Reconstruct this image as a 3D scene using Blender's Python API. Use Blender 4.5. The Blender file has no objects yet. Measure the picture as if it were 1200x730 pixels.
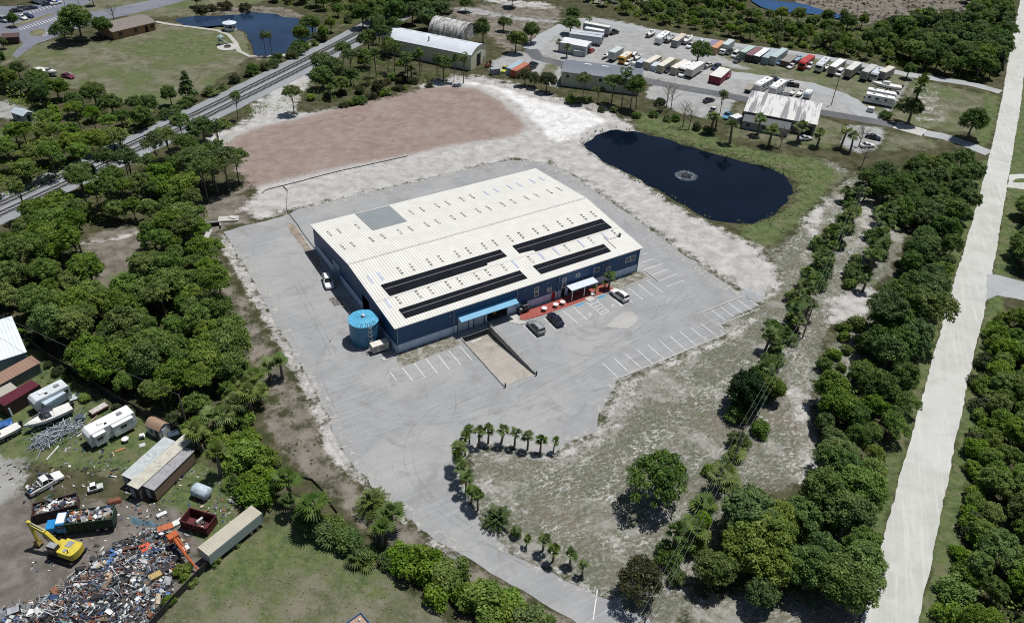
import bpy, math, random
import numpy as np
from mathutils import Vector, Matrix, Euler
from mathutils.geometry import tessellate_polygon
R_ = random.Random(11)
rng = np.random.default_rng(11)
sc = bpy.context.scene
col = sc.collection
PI = math.pi

# ------------------------------------------------------------------ camera
FPX, PITCH, ROLL, HGT = 946.08, math.radians(36.654), math.radians(3.352), 100.0
_cp, _sp, _cr, _sr = math.cos(PITCH), math.sin(PITCH), math.cos(ROLL), math.sin(ROLL)
_R0, _U0, FW = Vector((1, 0, 0)), Vector((0, _sp, _cp)), Vector((0, _cp, -_sp))
RT = _R0 * _cr + _U0 * _sr
UP = _R0 * -_sr + _U0 * _cr
cam_d = bpy.data.cameras.new('camera')
cam = bpy.data.objects.new('camera', cam_d)
col.objects.link(cam)
sc.camera = cam
cam_d.sensor_fit = 'HORIZONTAL'
cam_d.sensor_width = 36
cam_d.lens = 36 * FPX / 1200
cam_d.clip_start = 1
cam_d.clip_end = 8000
m4 = Matrix((RT, UP, -FW)).transposed().to_4x4()
m4.translation = (0, 0, HGT)
cam.matrix_world = m4


def P(x, y, z=0.0):
    """world point at height z that the survey photograph shows at (x, y)"""
    d = RT * ((x - 600) / FPX) + UP * ((365 - y) / FPX) + FW
    t = (HGT - z) / -d.z
    return Vector((d.x * t, d.y * t, z))


# warehouse frame: origin at its near left corner, u along the front, v to the back
WA = math.radians(34.332)
WO = P(465, 414)
WU = Vector((math.cos(WA), math.sin(WA), 0))
WV = Vector((-math.sin(WA), math.cos(WA), 0))


def WL(u, v, z=0.0):
    p = WO + WU * u + WV * v
    return Vector((p.x, p.y, z))


# ------------------------------------------------------------------ materials
class NT:
    def __init__(s, name):
        s.m = bpy.data.materials.new(name)
        s.m.use_nodes = True
        s.t = s.m.node_tree
        s.t.nodes.clear()
        s.out = s.t.nodes.new('ShaderNodeOutputMaterial')

    def put(s, sock, v):
        if isinstance(v, bpy.types.NodeSocket):
            s.t.links.new(v, sock)
        elif v is not None:
            if isinstance(v, (tuple, list)) and len(v) == 3 and len(sock.default_value) == 4:
                v = (*v, 1)
            sock.default_value = v

    def n(s, kind, o=0, props=None, **kw):
        nd = s.t.nodes.new('ShaderNode' + kind)
        for k, v in (props or {}).items():
            setattr(nd, k, v)
        for k, v in kw.items():
            key = int(k[1:]) if k[0] == 'i' and k[1:].isdigit() else k.replace('_', ' ')
            s.put(nd.inputs[key], v)
        return nd.outputs[o]

    def math(s, op, a, b=None, c=None, clamp=False):
        nd = s.t.nodes.new('ShaderNodeMath')
        nd.operation = op
        nd.use_clamp = clamp
        for i, v in enumerate((a, b, c)):
            if v is not None:
                s.put(nd.inputs[i], v)
        return nd.outputs[0]

    def mix(s, f, a, b, blend='MIX'):
        nd = s.t.nodes.new('ShaderNodeMix')
        nd.data_type = 'RGBA'
        nd.blend_type = blend
        s.put(nd.inputs[0], f)
        s.put(nd.inputs[6], a)
        s.put(nd.inputs[7], b)
        return nd.outputs[2]

    def noise(s, vec, scale, detail=3, rough=.55, dist=0.0):
        return s.n('TexNoise', 0, Vector=vec, Scale=scale, Detail=detail, Roughness=rough, Distortion=dist)

    def step(s, v, lo, hi):
        nd = s.t.nodes.new('ShaderNodeMapRange')
        nd.interpolation_type = 'SMOOTHSTEP'
        s.put(nd.inputs[0], v)
        nd.inputs[1].default_value = lo
        nd.inputs[2].default_value = hi
        return nd.outputs[0]

    def bsdf(s, color, rough=.8, metal=0.0, bump=None, bstr=.3, bdist=.1, spec=.3):
        b = s.t.nodes.new('ShaderNodeBsdfPrincipled')
        s.put(b.inputs['Base Color'], color)
        s.put(b.inputs['Roughness'], rough)
        s.put(b.inputs['Metallic'], metal)
        s.put(b.inputs['Specular IOR Level'], spec)
        if bump is not None:
            bn = s.t.nodes.new('ShaderNodeBump')
            bn.inputs['Strength'].default_value = bstr
            bn.inputs['Distance'].default_value = bdist
            s.put(bn.inputs['Height'], bump)
            s.t.links.new(bn.outputs[0], b.inputs['Normal'])
        s.t.links.new(b.outputs[0], s.out.inputs[0])
        return b

    def pos(s):
        return s.t.nodes.new('ShaderNodeNewGeometry').outputs['Position']

    def aniso(s, vec, th, sx, sy):
        return s.n('Mapping', 0, Vector=s.n('Mapping', 0, Vector=vec, Rotation=(0, 0, -th)), Scale=(sx, sy, 1))

    def obj(s):
        return s.t.nodes.new('ShaderNodeTexCoord').outputs['Object']


_mc = {}


def M(name, c, rough=.6, var=.12, scale=1.2, metal=0.0, dirt=0.0, dirtc=(.16, .12, .09), spec=.35):
    """plain painted / worn surface with mottling and optional dirt"""
    if name in _mc:
        return _mc[name]
    k = NT(name)
    o = k.obj()
    n1 = k.noise(o, scale, 4, .6)
    lo = tuple(x * (1 - var) for x in c)
    hi = tuple(min(1, x * (1 + var)) for x in c)
    cc = k.mix(k.step(n1, .3, .7), lo, hi)
    if dirt:
        n2 = k.noise(o, scale * .6 + .3, 5, .7, .6)
        cc = k.mix(k.step(n2, .72 - dirt * .4, .85 - dirt * .25), cc, dirtc)
    k.bsdf(cc, rough, metal, n1, .1, .02, spec)
    _mc[name] = k.m
    return k.m


def ribbed(name, c, axis='x', pitch=.6, depth=.35, rough=.45, dirt=0.0, dirtc=(.16, .12, .09), var=.06, metal=0.0):
    """ribbed metal sheet: real bump plus a narrow darker band of colour along each rib"""
    if name in _mc:
        return _mc[name]
    k = NT(name)
    o = k.obj()
    sep = k.t.nodes.new('ShaderNodeSeparateXYZ')
    k.put(sep.inputs[0], o)
    v = sep.outputs['xyz'.index(axis)]
    ph = k.math('FRACT', k.math('DIVIDE', v, pitch))
    tri = k.math('ABSOLUTE', k.math('SUBTRACT', ph, .5))
    rib = k.step(tri, .30, .44)
    n1 = k.noise(o, .35, 5, .65)
    cc = k.mix(k.step(n1, .3, .7), tuple(x * (1 - var) for x in c), tuple(min(1, x * (1 + var)) for x in c))
    cc = k.mix(k.math('MULTIPLY', rib, .22), cc, tuple(x * .45 for x in c))
    if dirt:
        mp = k.n('Mapping', 0, Vector=o, Scale=(1.2, .25, 1) if axis == 'x' else (.25, 1.2, 1))
        n2 = k.noise(mp, 1.0, 5, .7, .4)
        cc = k.mix(k.step(n2, .75 - dirt * .4, .9 - dirt * .3), cc, dirtc)
    k.bsdf(cc, rough, metal, rib, depth, .08, .3)
    _mc[name] = k.m
    return k.m


def glass(name='window_glass', c=(.02, .025, .03)):
    if name in _mc:
        return _mc[name]
    k = NT(name)
    k.bsdf(k.mix(k.noise(k.obj(), 2), tuple(x * .7 for x in c), c), .08, 0, spec=.6)
    _mc[name] = k.m
    return k.m


# ------------------------------------------------------------------ meshes
class MB:
    def __init__(s):
        s.v, s.f, s.mi = [], [], []
        s.k = 0

    def add(s, vs, fs):
        b = len(s.v)
        s.v += [tuple(x) for x in vs]
        for f in fs:
            s.f.append(tuple(b + i for i in f))
            s.mi.append(s.k)
        return s

    def box(s, c, d, rz=0.0, rx=0.0, ry=0.0, taper=1.0):
        E = Euler((rx, ry, rz)).to_matrix()
        c = Vector(c)
        vs = []
        for z in (-.5, .5):
            t = taper if z > 0 else 1
            for x, y in ((-.5, -.5), (.5, -.5), (.5, .5), (-.5, .5)):
                vs.append(c + E @ Vector((x * d[0] * t, y * d[1] * t, z * d[2])))
        return s.add(vs, [(3, 2, 1, 0), (4, 5, 6, 7), (0, 1, 5, 4), (1, 2, 6, 5), (2, 3, 7, 6), (3, 0, 4, 7)])

    def prism(s, pts, z0, z1):
        n = len(pts)
        vs = [(p[0], p[1], z0) for p in pts] + [(p[0], p[1], z1) for p in pts]
        fs = [tuple(range(n - 1, -1, -1)), tuple(range(n, 2 * n))]
        fs += [(i, (i + 1) % n, n + (i + 1) % n, n + i) for i in range(n)]
        return s.add(vs, fs)

    def tube(s, a, b, r0, r1=None, n=8, cap=True):
        a, b = Vector(a), Vector(b)
        r1 = r0 if r1 is None else r1
        d = (b - a)
        if d.length < 1e-6:
            return s
        d.normalize()
        x = d.cross(Vector((0, 0, 1)))
        if x.length < .05:
            x = Vector((1, 0, 0))
        x.normalize()
        y = d.cross(x)
        vs = []
        for p, r in ((a, r0), (b, r1)):
            for i in range(n):
                w = 2 * PI * i / n
                vs.append(p + x * (r * math.cos(w)) + y * (r * math.sin(w)))
        fs = [(i, i + n, (i + 1) % n + n, (i + 1) % n) for i in range(n)]
        if cap:
            fs += [tuple(range(n)), tuple(range(2 * n - 1, n - 1, -1))]
        return s.add(vs, fs)

    def path(s, pts, rs, n=6):
        for i in range(len(pts) - 1):
            s.tube(pts[i], pts[i + 1], rs[i], rs[i + 1], n, True)
        return s

    def lathe(s, prof, n=24, c=(0, 0, 0)):
        vs, fs = [], []
        for r, z in prof:
            for i in range(n):
                w = 2 * PI * i / n
                vs.append((c[0] + r * math.cos(w), c[1] + r * math.sin(w), c[2] + z))
        for j in range(len(prof) - 1):
            for i in range(n):
                fs.append((j * n + i, j * n + (i + 1) % n, (j + 1) * n + (i + 1) % n, (j + 1) * n + i))
        fs.append(tuple(range(n - 1, -1, -1)))
        fs.append(tuple((len(prof) - 1) * n + i for i in range(n)))
        return s.add(vs, fs)

    def loft(s, secs, cap=True):
        """list of rings (equal length), joined in order"""
        n = len(secs[0])
        vs = [p for q in secs for p in q]
        fs = []
        for j in range(len(secs) - 1):
            for i in range(n):
                fs.append((j * n + i, (j + 1) * n + i, (j + 1) * n + (i + 1) % n, j * n + (i + 1) % n))
        if cap:
            fs.append(tuple(range(n)))
            fs.append(tuple((len(secs) - 1) * n + i for i in range(n - 1, -1, -1)))
        return s.add(vs, fs)

    def quad(s, *p):
        return s.add(p, [tuple(range(len(p)))])

    def build(s, name, mats, parent=None, loc=None, rz=0, smooth=False, bevel=0):
        me = bpy.data.meshes.new(name)
        me.from_pydata(s.v, [], s.f)
        for m in (mats if isinstance(mats, (list, tuple)) else [mats]):
            me.materials.append(m)
        me.polygons.foreach_set('material_index', s.mi)
        if smooth:
            me.polygons.foreach_set('use_smooth', [True] * len(s.f))
        me.update()
        o = bpy.data.objects.new(name, me)
        col.objects.link(o)
        if parent:
            o.parent = parent
        if loc is not None:
            o.location = loc
        o.rotation_euler.z = rz
        if bevel:
            b = o.modifiers.new('bevel', 'BEVEL')
            b.width = bevel
            b.segments = 2
            b.limit_method = 'ANGLE'
        return o


def thing(name, label, cat, loc, rz=0.0, group=None):
    o = bpy.data.objects.new(name, None)
    col.objects.link(o)
    o.empty_display_size = .3
    o.location = loc
    o.rotation_euler.z = rz
    return tag(o, label, cat, group)


def tag(o, label, cat, group=None, kind=None):
    o['label'] = label
    o['category'] = cat
    if group:
        o['group'] = group
    if kind:
        o['kind'] = kind
    return o


def struct(o, kind='structure', label=None, cat=None):
    o['kind'] = kind
    if label:
        o['label'] = label
    if cat:
        o['category'] = cat
    return o


def line(p0, p1, z=0.0):
    """midpoint, heading, length of the ground line between two surveyed points"""
    a, b = P(*p0, z), P(*p1, z)
    d = b - a
    m = (a + b) / 2
    return Vector((m.x, m.y, 0)), math.atan2(d.y, d.x), d.length


def wob(p, amp, s):
    """smooth pseudo-random offset of a ground point"""
    x, y = p.x * s, p.y * s
    return Vector((math.sin(x * 1.7 + 2.1 * math.sin(y * 1.3)) + .6 * math.sin(x * 4.1 + y * 3.3 + 1), math.sin(y * 1.9 + 1.7 * math.sin(x * 1.1 + 2)) + .6 * math.sin(y * 4.7 - x * 2.9), 0)) * (amp * .6)


def ring(pts, step=2.0, amp=0.0, ws=.5, smooth=0):
    """resample and roughen a closed outline of world points"""
    pts = [Vector((p.x, p.y, 0)) for p in pts]
    for _ in range(smooth):
        q = []
        for i in range(len(pts)):
            a, b = pts[i], pts[(i + 1) % len(pts)]
            q += [a * .75 + b * .25, a * .25 + b * .75]
        pts = q
    out = []
    for i in range(len(pts)):
        a, b = pts[i], pts[(i + 1) % len(pts)]
        k = max(1, int((b - a).length / step))
        for j in range(k):
            p = a.lerp(b, j / k)
            out.append(p + wob(p, amp, ws) + Vector((R_.uniform(-1, 1), R_.uniform(-1, 1), 0)) * amp * .35 if amp else p)
    return out


def sheet(name, loops, z, mat, kind='structure'):
    loops = [[Vector((p.x, p.y, 0)) for p in l] for l in loops]
    tris = tessellate_polygon(loops)
    vs = [(p.x, p.y, z) for l in loops for p in l]
    fs = []
    for t in tris:
        a, b, c = (Vector(vs[i]) for i in t)
        fs.append(t if (b - a).cross(c - a).z > 0 else (t[0], t[2], t[1]))
    mb = MB().add(vs, fs)
    o = mb.build(name, mat)
    struct(o, kind)
    return o


def ribbon(left, right):
    return [P(*p) for p in left] + [P(*p) for p in reversed(right)]


def strip(pts, w):
    """outline of a band of width w round a centre line of surveyed points"""
    pts = [P(*p) for p in pts]
    L, Rr = [], []
    for i, p in enumerate(pts):
        d = (pts[min(i + 1, len(pts) - 1)] - pts[max(i - 1, 0)]).normalized()
        nn = Vector((-d.y, d.x, 0)) * (w / 2)
        L.append(p + nn)
        Rr.append(p - nn)
    return L + Rr[::-1]


def pip(poly, X, Y):
    """numpy point in polygon"""
    ins = np.zeros(X.shape, bool)
    n = len(poly)
    for i in range(n):
        x0, y0 = poly[i][0], poly[i][1]
        x1, y1 = poly[(i + 1) % n][0], poly[(i + 1) % n][1]
        if y0 == y1:
            continue
        c = ((y0 > Y) != (y1 > Y)) & (X < (x1 - x0) * (Y - y0) / (y1 - y0) + x0)
        ins ^= c
    return ins


def sdist(poly, X, Y):
    """signed distance, positive inside"""
    d = np.full(X.shape, 1e9)
    n = len(poly)
    for i in range(n):
        x0, y0 = poly[i][0], poly[i][1]
        x1, y1 = poly[(i + 1) % n][0], poly[(i + 1) % n][1]
        dx, dy = x1 - x0, y1 - y0
        t = np.clip(((X - x0) * dx + (Y - y0) * dy) / (dx * dx + dy * dy + 1e-9), 0, 1)
        d = np.minimum(d, (X - x0 - t * dx) ** 2 + (Y - y0 - t * dy) ** 2)
    d = np.sqrt(d)
    return np.where(pip(poly, X, Y), d, -d)
# ------------------------------------------------------------------ light, world, view
SUN_AZ = math.atan2(.74, .67)          # clockwise from +Y
SUN_EL = math.radians(71)
wd = bpy.data.worlds.new('World')
sc.world = wd
wd.use_nodes = True
bg = wd.node_tree.nodes['Background']
sky = wd.node_tree.nodes.new('ShaderNodeTexSky')
sky.sky_type = 'NISHITA'
sky.sun_disc = False
sky.sun_elevation = SUN_EL
sky.sun_rotation = SUN_AZ
wd.node_tree.links.new(sky.outputs[0], bg.inputs[0])
bg.inputs[1].default_value = 0.06
sl = bpy.data.lights.new('sun', 'SUN')
sl.energy = 5.0
sl.angle = math.radians(.5)
sl.color = (1, .98, .945)
so = bpy.data.objects.new('sun', sl)
col.objects.link(so)
sdir = Vector((math.sin(SUN_AZ) * math.cos(SUN_EL), math.cos(SUN_AZ) * math.cos(SUN_EL), math.sin(SUN_EL)))
so.rotation_euler = sdir.to_track_quat('Z', 'Y').to_euler()
so.location = (60, 60, 200)
sc.view_settings.view_transform = 'Standard'
sc.view_settings.look = 'None'
sc.view_settings.exposure = -0.2
sc.view_settings.gamma = 1
sc.view_settings.use_curve_mapping = False
sc.render.engine = 'CYCLES'
sc.cycles.max_bounces = 5
sc.cycles.diffuse_bounces = 2
sc.cycles.glossy_bounces = 2
sc.cycles.transparent_max_bounces = 4
sc.cycles.use_adaptive_sampling = True
sc.cycles.adaptive_threshold = .008
sc.cycles.use_denoising = False
sc.cycles.pixel_filter_type = 'BLACKMAN_HARRIS'
sc.cycles.filter_width = 1.05
sc.cycles.sample_clamp_indirect = 4

# ------------------------------------------------------------------ outlines (survey coordinates)
LOT = [(263, 272), (330, 254), (349, 246), (450, 222), (562, 195), (600, 188), (640, 191), (672, 206), (740, 254), (800, 298), (850, 332), (889, 358),
       (846, 377), (851, 391), (800, 412), (760, 429), (725, 444), (713, 461), (703, 485), (697, 507), (680, 514), (662, 521), (648, 533), (620, 529), (598, 524), (574, 521), (556, 525), (545, 537), (540, 556), (546, 578), (556, 602),
       (572, 624), (600, 648), (650, 673), (700, 696), (735, 714), (757, 724), (785, 750), (850, 812), (905, 880), (860, 900), (790, 830), (720, 768), (670, 726), (600, 686), (540, 650), (500, 626), (462, 596), (436, 569), (412, 543), (396, 516), (386, 490), (360, 441), (317, 366), (288, 315)]
POND = [(691, 168), (704, 158), (723, 153), (747, 155), (773, 161), (800, 169), (827, 177), (854, 184), (880, 191), (904, 198), (919, 206), (925, 216), (923, 224), (912, 237), (896, 250), (880, 257), (864, 256), (838, 254), (816, 243), (790, 228), (763, 213), (736, 199), (712, 186), (698, 177)]
POND2 = [(206, 22), (228, 19), (250, 19), (275, 17), (300, 14), (325, 18), (350, 23), (368, 31), (362, 43), (347, 54), (325, 62), (309, 66), (297, 62), (295, 48), (290, 35), (272, 29), (244, 31), (222, 29)]
RIVER = [(880, -12), (896, -1), (915, 1), (940, 3), (960, 10), (985, 16), (1003, 22), (985, 22), (960, 16), (932, 15), (905, 12), (888, 6), (868, -10)]
DITCH = [(405, 120), (418, 114), (434, 109), (452, 103), (468, 99), (470, 101), (454, 106), (437, 111.5), (421, 117), (409, 122)]
PAD = [(262, 172), (276, 160), (300, 150), (340, 141), (372, 133), (410, 124), (440, 117), (470, 110), (500, 104), (530, 101), (560, 104), (585, 118), (608, 138), (618, 150), (600, 161), (560, 166), (520, 172), (478, 182), (420, 192), (370, 203), (330, 212), (300, 219), (290, 221), (284, 205), (272, 188)]

# ground cover: (channel, weight, soft width m, outline)
COVER = [
    ('sand', 1.0, 8, [(490, 101), (530, 90), (560, 90), (600, 98), (650, 114), (705, 126), (740, 146), (705, 157), (690, 170), (650, 178), (625, 165), (612, 150), (588, 124), (560, 108)]),
    ('sand', .86, 5, [(232, 172), (250, 156), (290, 140), (300, 118), (330, 95), (360, 80), (372, 92), (352, 112), (345, 132), (400, 126), (470, 112), (520, 100), (530, 92), (560, 92), (600, 102), (650, 118), (700, 128), (742, 145), (745, 154), (705, 157), (688, 170), (700, 183), (760, 218), (800, 245), (850, 270), (890, 290), (912, 318), (918, 336), (890, 356), (850, 330), (740, 254), (672, 206), (640, 191), (600, 188), (349, 246), (300, 258), (280, 245), (300, 225), (262, 176)]),
    ('pink', 1.0, 5, PAD),
    ('pink', .35, 9, [(292, 224), (480, 184), (640, 158), (640, 185), (600, 186), (480, 214), (350, 245), (305, 245)]),
    ('bare', .8, 5, [(222, 240), (270, 222), (292, 224), (330, 250), (262, 270), (250, 290), (285, 350), (318, 400), (350, 450), (380, 500), (395, 540), (380, 560), (350, 530), (320, 470), (285, 410), (262, 350), (238, 290)]),
    ('sand', .9, 2.5, [(262, 274), (290, 318), (318, 368), (360, 442), (388, 494), (402, 525), (430, 560), (420, 562), (396, 546), (372, 512), (378, 500), (350, 450), (310, 380), (280, 325), (256, 285)]),
    ('bare', .9, 4, [(312, 470), (360, 505), (392, 545), (430, 590), (470, 612), (540, 655), (640, 712), (690, 745), (660, 750), (560, 690), (470, 645), (430, 620), (395, 585), (350, 550), (315, 510)]),
    # rough dry meadow round the island and east of the lot
    ('dry', 1.0, 5, [(545, 535), (575, 520), (650, 532), (690, 512), (706, 485), (724, 446), (800, 412), (851, 391), (848, 377), (889, 358), (918, 330), (905, 300), (935, 270), (985, 215), (1015, 200), (1045, 240), (1060, 275), (1035, 330), (975, 360), (960, 420), (950, 470), (960, 520), (955, 570), (900, 570), (850, 610), (815, 650), (800, 700), (800, 760), (760, 740), (735, 714), (650, 672), (600, 645), (560, 610), (545, 575)]),
    ('bare', .75, 5, [(870, 368), (935, 352), (945, 330), (960, 345), (935, 400), (900, 430), (880, 425), (905, 390), (860, 400)]),
    ('bare', .7, 3, [(745, 575), (790, 575), (803, 600), (790, 625), (760, 620)]),
    ('bare', .55, 4, [(700, 600), (760, 625), (800, 640), (790, 700), (735, 705), (690, 660)]),
    ('bare', .6, 4, [(890, 485), (940, 470), (930, 520), (890, 560), (860, 590), (830, 640), (810, 720), (780, 735), (800, 640), (850, 560)]),
    ('sand', .55, 6, [(560, 520), (650, 530), (690, 510), (720, 455), (740, 440), (760, 450), (742, 500), (700, 540), (660, 560), (600, 548), (565, 545)]),
    ('sand', .72, 1.6, [(572, 523), (600, 526), (650, 534), (690, 513), (708, 487), (728, 449), (800, 416), (852, 394), (866, 384), (880, 370), (892, 372), (866, 396), (800, 424), (738, 454), (722, 490), (700, 520), (655, 542), (600, 534), (575, 530)]),
    ('sand', .62, 4, [(545, 555), (575, 555), (592, 575), (580, 590), (555, 585)]),
    ('sand', .75, 4, [(936, 256), (965, 232), (978, 232), (965, 260), (950, 290), (944, 310), (938, 300), (948, 275)]),
    ('sand', .8, 4, [(970, 350), (990, 338), (1020, 335), (1032, 345), (1015, 372), (985, 380), (964, 385)]),
    ('sand', .72, 4, [(920, 455), (935, 445), (955, 470), (945, 500), (960, 540), (950, 575), (935, 560), (938, 520), (925, 490)]),
    ('sand', .5, 4, [(990, 240), (1030, 235), (1050, 260), (1030, 300), (1000, 320), (1010, 290), (985, 330), (975, 335), (1000, 270)]),
    ('dry', .9, 4, [(985, 385), (1030, 372), (1040, 420), (1005, 450), (965, 470), (950, 440), (960, 420)]),
    ('dry', .9, 4, [(800, 700), (860, 690), (960, 700), (1012, 690), (1000, 760), (800, 770)]),
    ('bare', .6, 4, [(1040, 250), (1062, 262), (1070, 290), (1050, 330), (1010, 345), (1030, 300)]),
    # pond banks
    ('green', .85, 5, [(740, 130), (800, 140), (850, 165), (900, 178), (960, 185), (990, 205), (960, 240), (930, 270), (905, 290), (860, 278), (870, 262), (912, 250), (935, 225), (925, 205), (880, 190), (790, 165), (745, 150)]),
    ('green', .7, 2.0, [(686, 170), (712, 187), (763, 214), (816, 245), (838, 258), (812, 246), (756, 216), (704, 188), (684, 174)]),
    ('dry', .8, 5, [(860, 272), (930, 250), (985, 215), (1000, 200), (960, 185), (940, 215), (925, 245), (890, 262)]),
    ('dry', .7, 4, [(860, 278), (915, 290), (940, 300), (915, 335), (900, 300)]),
    # gravel yards, upper right
    ('gravel', 1.0, 4, [(628, 58), (645, 40), (690, 20), (740, 28), (790, 42), (880, 58), (980, 72), (1070, 90), (1052, 120), (1030, 142), (970, 132), (860, 115), (760, 92), (700, 78), (665, 76), (640, 68)]),
    ('gravel', .9, 3, [(576, 72), (600, 60), (632, 62), (655, 75), (662, 90), (655, 104), (620, 92), (588, 88), (574, 82)]),
    ('gravel', .9, 3, [(762, 98), (800, 104), (840, 112), (862, 118), (850, 140), (820, 138), (790, 130), (770, 118), (755, 115)]),
    ('gravel', .95, 3, [(985, 170), (992, 146), (1034, 150), (1036, 162), (1028, 175), (1005, 180)]),
    ('bare', .75, 4, [(665, 70), (700, 64), (728, 50), (762, 62), (758, 76), (730, 80), (700, 78)]),
    ('lawn', .8, 3, [(745, 74), (800, 80), (880, 92), (965, 108), (1010, 122), (1030, 138), (1070, 90), (980, 72), (890, 62), (830, 52), (840, 66), (880, 82), (790, 68)]),
    ('gravel', .8, 3, [(790, 76), (880, 88), (950, 102), (1005, 122), (1030, 140), (1012, 138), (985, 122), (930, 112), (862, 112), (800, 96)]),
    ('lawn', .9, 3, [(640, 74), (655, 76), (650, 88), (632, 88)]),
    ('lawn', .75, 4, [(1062, 98), (1075, 92), (1160, 112), (1150, 160), (1085, 152), (1040, 140), (1052, 120)]),
    ('sand', .42, 8, [(1062, 98), (1110, 100), (1120, 150), (1085, 152), (1050, 135)]),
    ('green', .9, 3, [(1155, 108), (1173, 112), (1165, 160), (1155, 172), (1138, 165), (1150, 130)]),
    ('lawn', .7, 4, [(1036, 152), (1085, 160), (1110, 162), (1100, 175), (1040, 178), (1030, 176)]),
    ('lawn', .7, 3, [(862, 120), (970, 140), (992, 146), (985, 170), (960, 178), (850, 160)]),
    # road verges
    ('green', .95, 2.5, [(1066, 516), (1117, 333), (1138, 265), (1160, 183), (1120, 210), (1100, 300), (1085, 380), (1060, 480), (1030, 560), (1010, 640), (1020, 690)]),
    ('green', 1.0, 2.5, [(1076, 735), (1112, 547), (1120, 516), (1157, 350), (1168, 290), (1185, 183), (1200, 70), (1240, 70), (1215, 190), (1175, 360), (1140, 520), (1122, 640), (1112, 750)]),
    # upper middle clearing
    ('bare', .8, 6, [(520, 10), (600, 2), (660, 8), (656, 30), (630, 56), (590, 60), (570, 40), (530, 28)]),
    ('sand', .7, 4, [(560, -5), (640, 2), (655, 12), (620, 10), (570, 4)]),
    ('sand', .5, 5, [(680, 5), (700, -8), (760, -6), (770, 4), (730, 8)]),
    ('gravel', .7, 3, [(536, 8), (560, 10), (600, 18), (655, 24), (655, 29), (600, 24), (555, 17), (530, 12)]),
    ('bare', .75, 10, [(905, -12), (1000, -20), (1180, -30), (1170, 10), (1130, 30), (1060, 26), (1010, 30), (960, 20)]),
    ('green', .5, 6, [(880, 10), (930, 18), (1000, 28), (980, 40), (900, 28)]),
    # upper left lawn
    ('lawn', 1.0, 4, [(22, 66), (50, 48), (70, 50), (130, 50), (180, 30), (205, 26), (225, 32), (270, 32), (288, 38), (292, 62), (280, 78), (240, 105), (215, 118), (180, 128), (130, 118), (90, 104), (60, 96), (40, 85)]),
    ('lawn', .9, 3, [(60, -14), (240, -40), (300, -30), (320, 0), (220, 20), (200, 20), (110, 18), (85, 14)]),
    ('green', .6, 5, [(130, 60), (190, 40), (270, 36), (285, 60), (220, 70), (160, 70)]),
    ('bare', .8, 3, [(228, 16), (270, 8), (330, 8), (368, 22), (382, 34), (360, 52), (345, 60), (325, 66), (300, 72), (292, 66), (300, 66), (350, 52), (366, 32), (330, 20), (270, 18)]),
    ('green', .75, 3, [(300, 78), (340, 62), (400, 34), (470, 8), (478, 0), (470, -4), (420, 20), (360, 48), (320, 64)]),
    ('bare', .8, 4, [(470, 4), (490, -16), (520, -30), (500, -5), (480, 8)]),
    ('lawn', .9, 3, [(0, 85), (22, 66), (40, 48), (60, 50), (48, 42), (0, 58)]),
    ('green', .9, 4, [(-30, 152), (20, 150), (45, 140), (60, 145), (40, 155), (0, 165), (-30, 170)]),
    ('gravel', .7, 3, [(-20, 118), (10, 116), (40, 128), (46, 138), (30, 146), (0, 140), (-20, 136)]),
    # path and clearing inside the left wood
    ('bare', .85, 4, [(92, 285), (115, 272), (150, 262), (172, 268), (172, 300), (160, 340), (135, 345), (112, 330), (96, 305)]),
    ('sand', .7, 1.5, [(92, 284), (130, 278), (165, 270), (166, 275), (130, 283), (95, 289)]),
    ('lawn', .6, 3, [(112, 325), (140, 312), (165, 310), (160, 340), (130, 345)]),
    # junk yard
    ('green', .8, 3, [(-40, 350), (0, 372), (67, 430), (140, 478), (222, 514), (236, 540), (300, 560), (330, 585), (310, 606), (245, 655), (230, 640), (150, 560), (0, 540), (-60, 480)]),
    ('gravel', .55, 4, [(40, 455), (66, 430), (130, 470), (140, 490), (110, 485), (80, 470)]),
    ('gravel', .75, 3, [(-60, 560), (0, 522), (38, 500), (66, 474), (100, 478), (70, 505), (38, 545), (25, 590), (-60, 625)]),
    ('bare', .8, 3, [(120, 515), (150, 522), (160, 535), (135, 560), (110, 555)]),
    ('dirt', 1.0, 4, [(-80, 600), (0, 590), (30, 575), (44, 596), (110, 590), (160, 585), (210, 600), (225, 625), (240, 660), (200, 700), (170, 745), (-40, 760)]),
    ('gravel', .75, 4, [(-60, 600), (0, 590), (30, 570), (36, 580), (22, 620), (15, 690), (-20, 730), (-60, 720)]),
    # field at the bottom
    ('lawn', 1.0, 3, [(175, 750), (205, 700), (238, 668), (262, 648), (310, 610), (345, 602), (400, 632), (440, 665), (500, 705), (560, 760), (380, 800)]),
    ('green', .95, 7, [(225, 690), (262, 652), (320, 606), (385, 625), (440, 668), (480, 700), (420, 700), (350, 660), (310, 680), (260, 720)]),
    ('bare', .6, 6, [(300, 700), (345, 660), (380, 672), (470, 690), (540, 745), (330, 780)]),
]
CH = ['sand', 'pink', 'dry', 'green', 'lawn', 'gravel', 'dirt', 'bare']


def wpoly(pts):
    return [p if isinstance(p, Vector) else P(*p) for p in pts]


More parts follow.
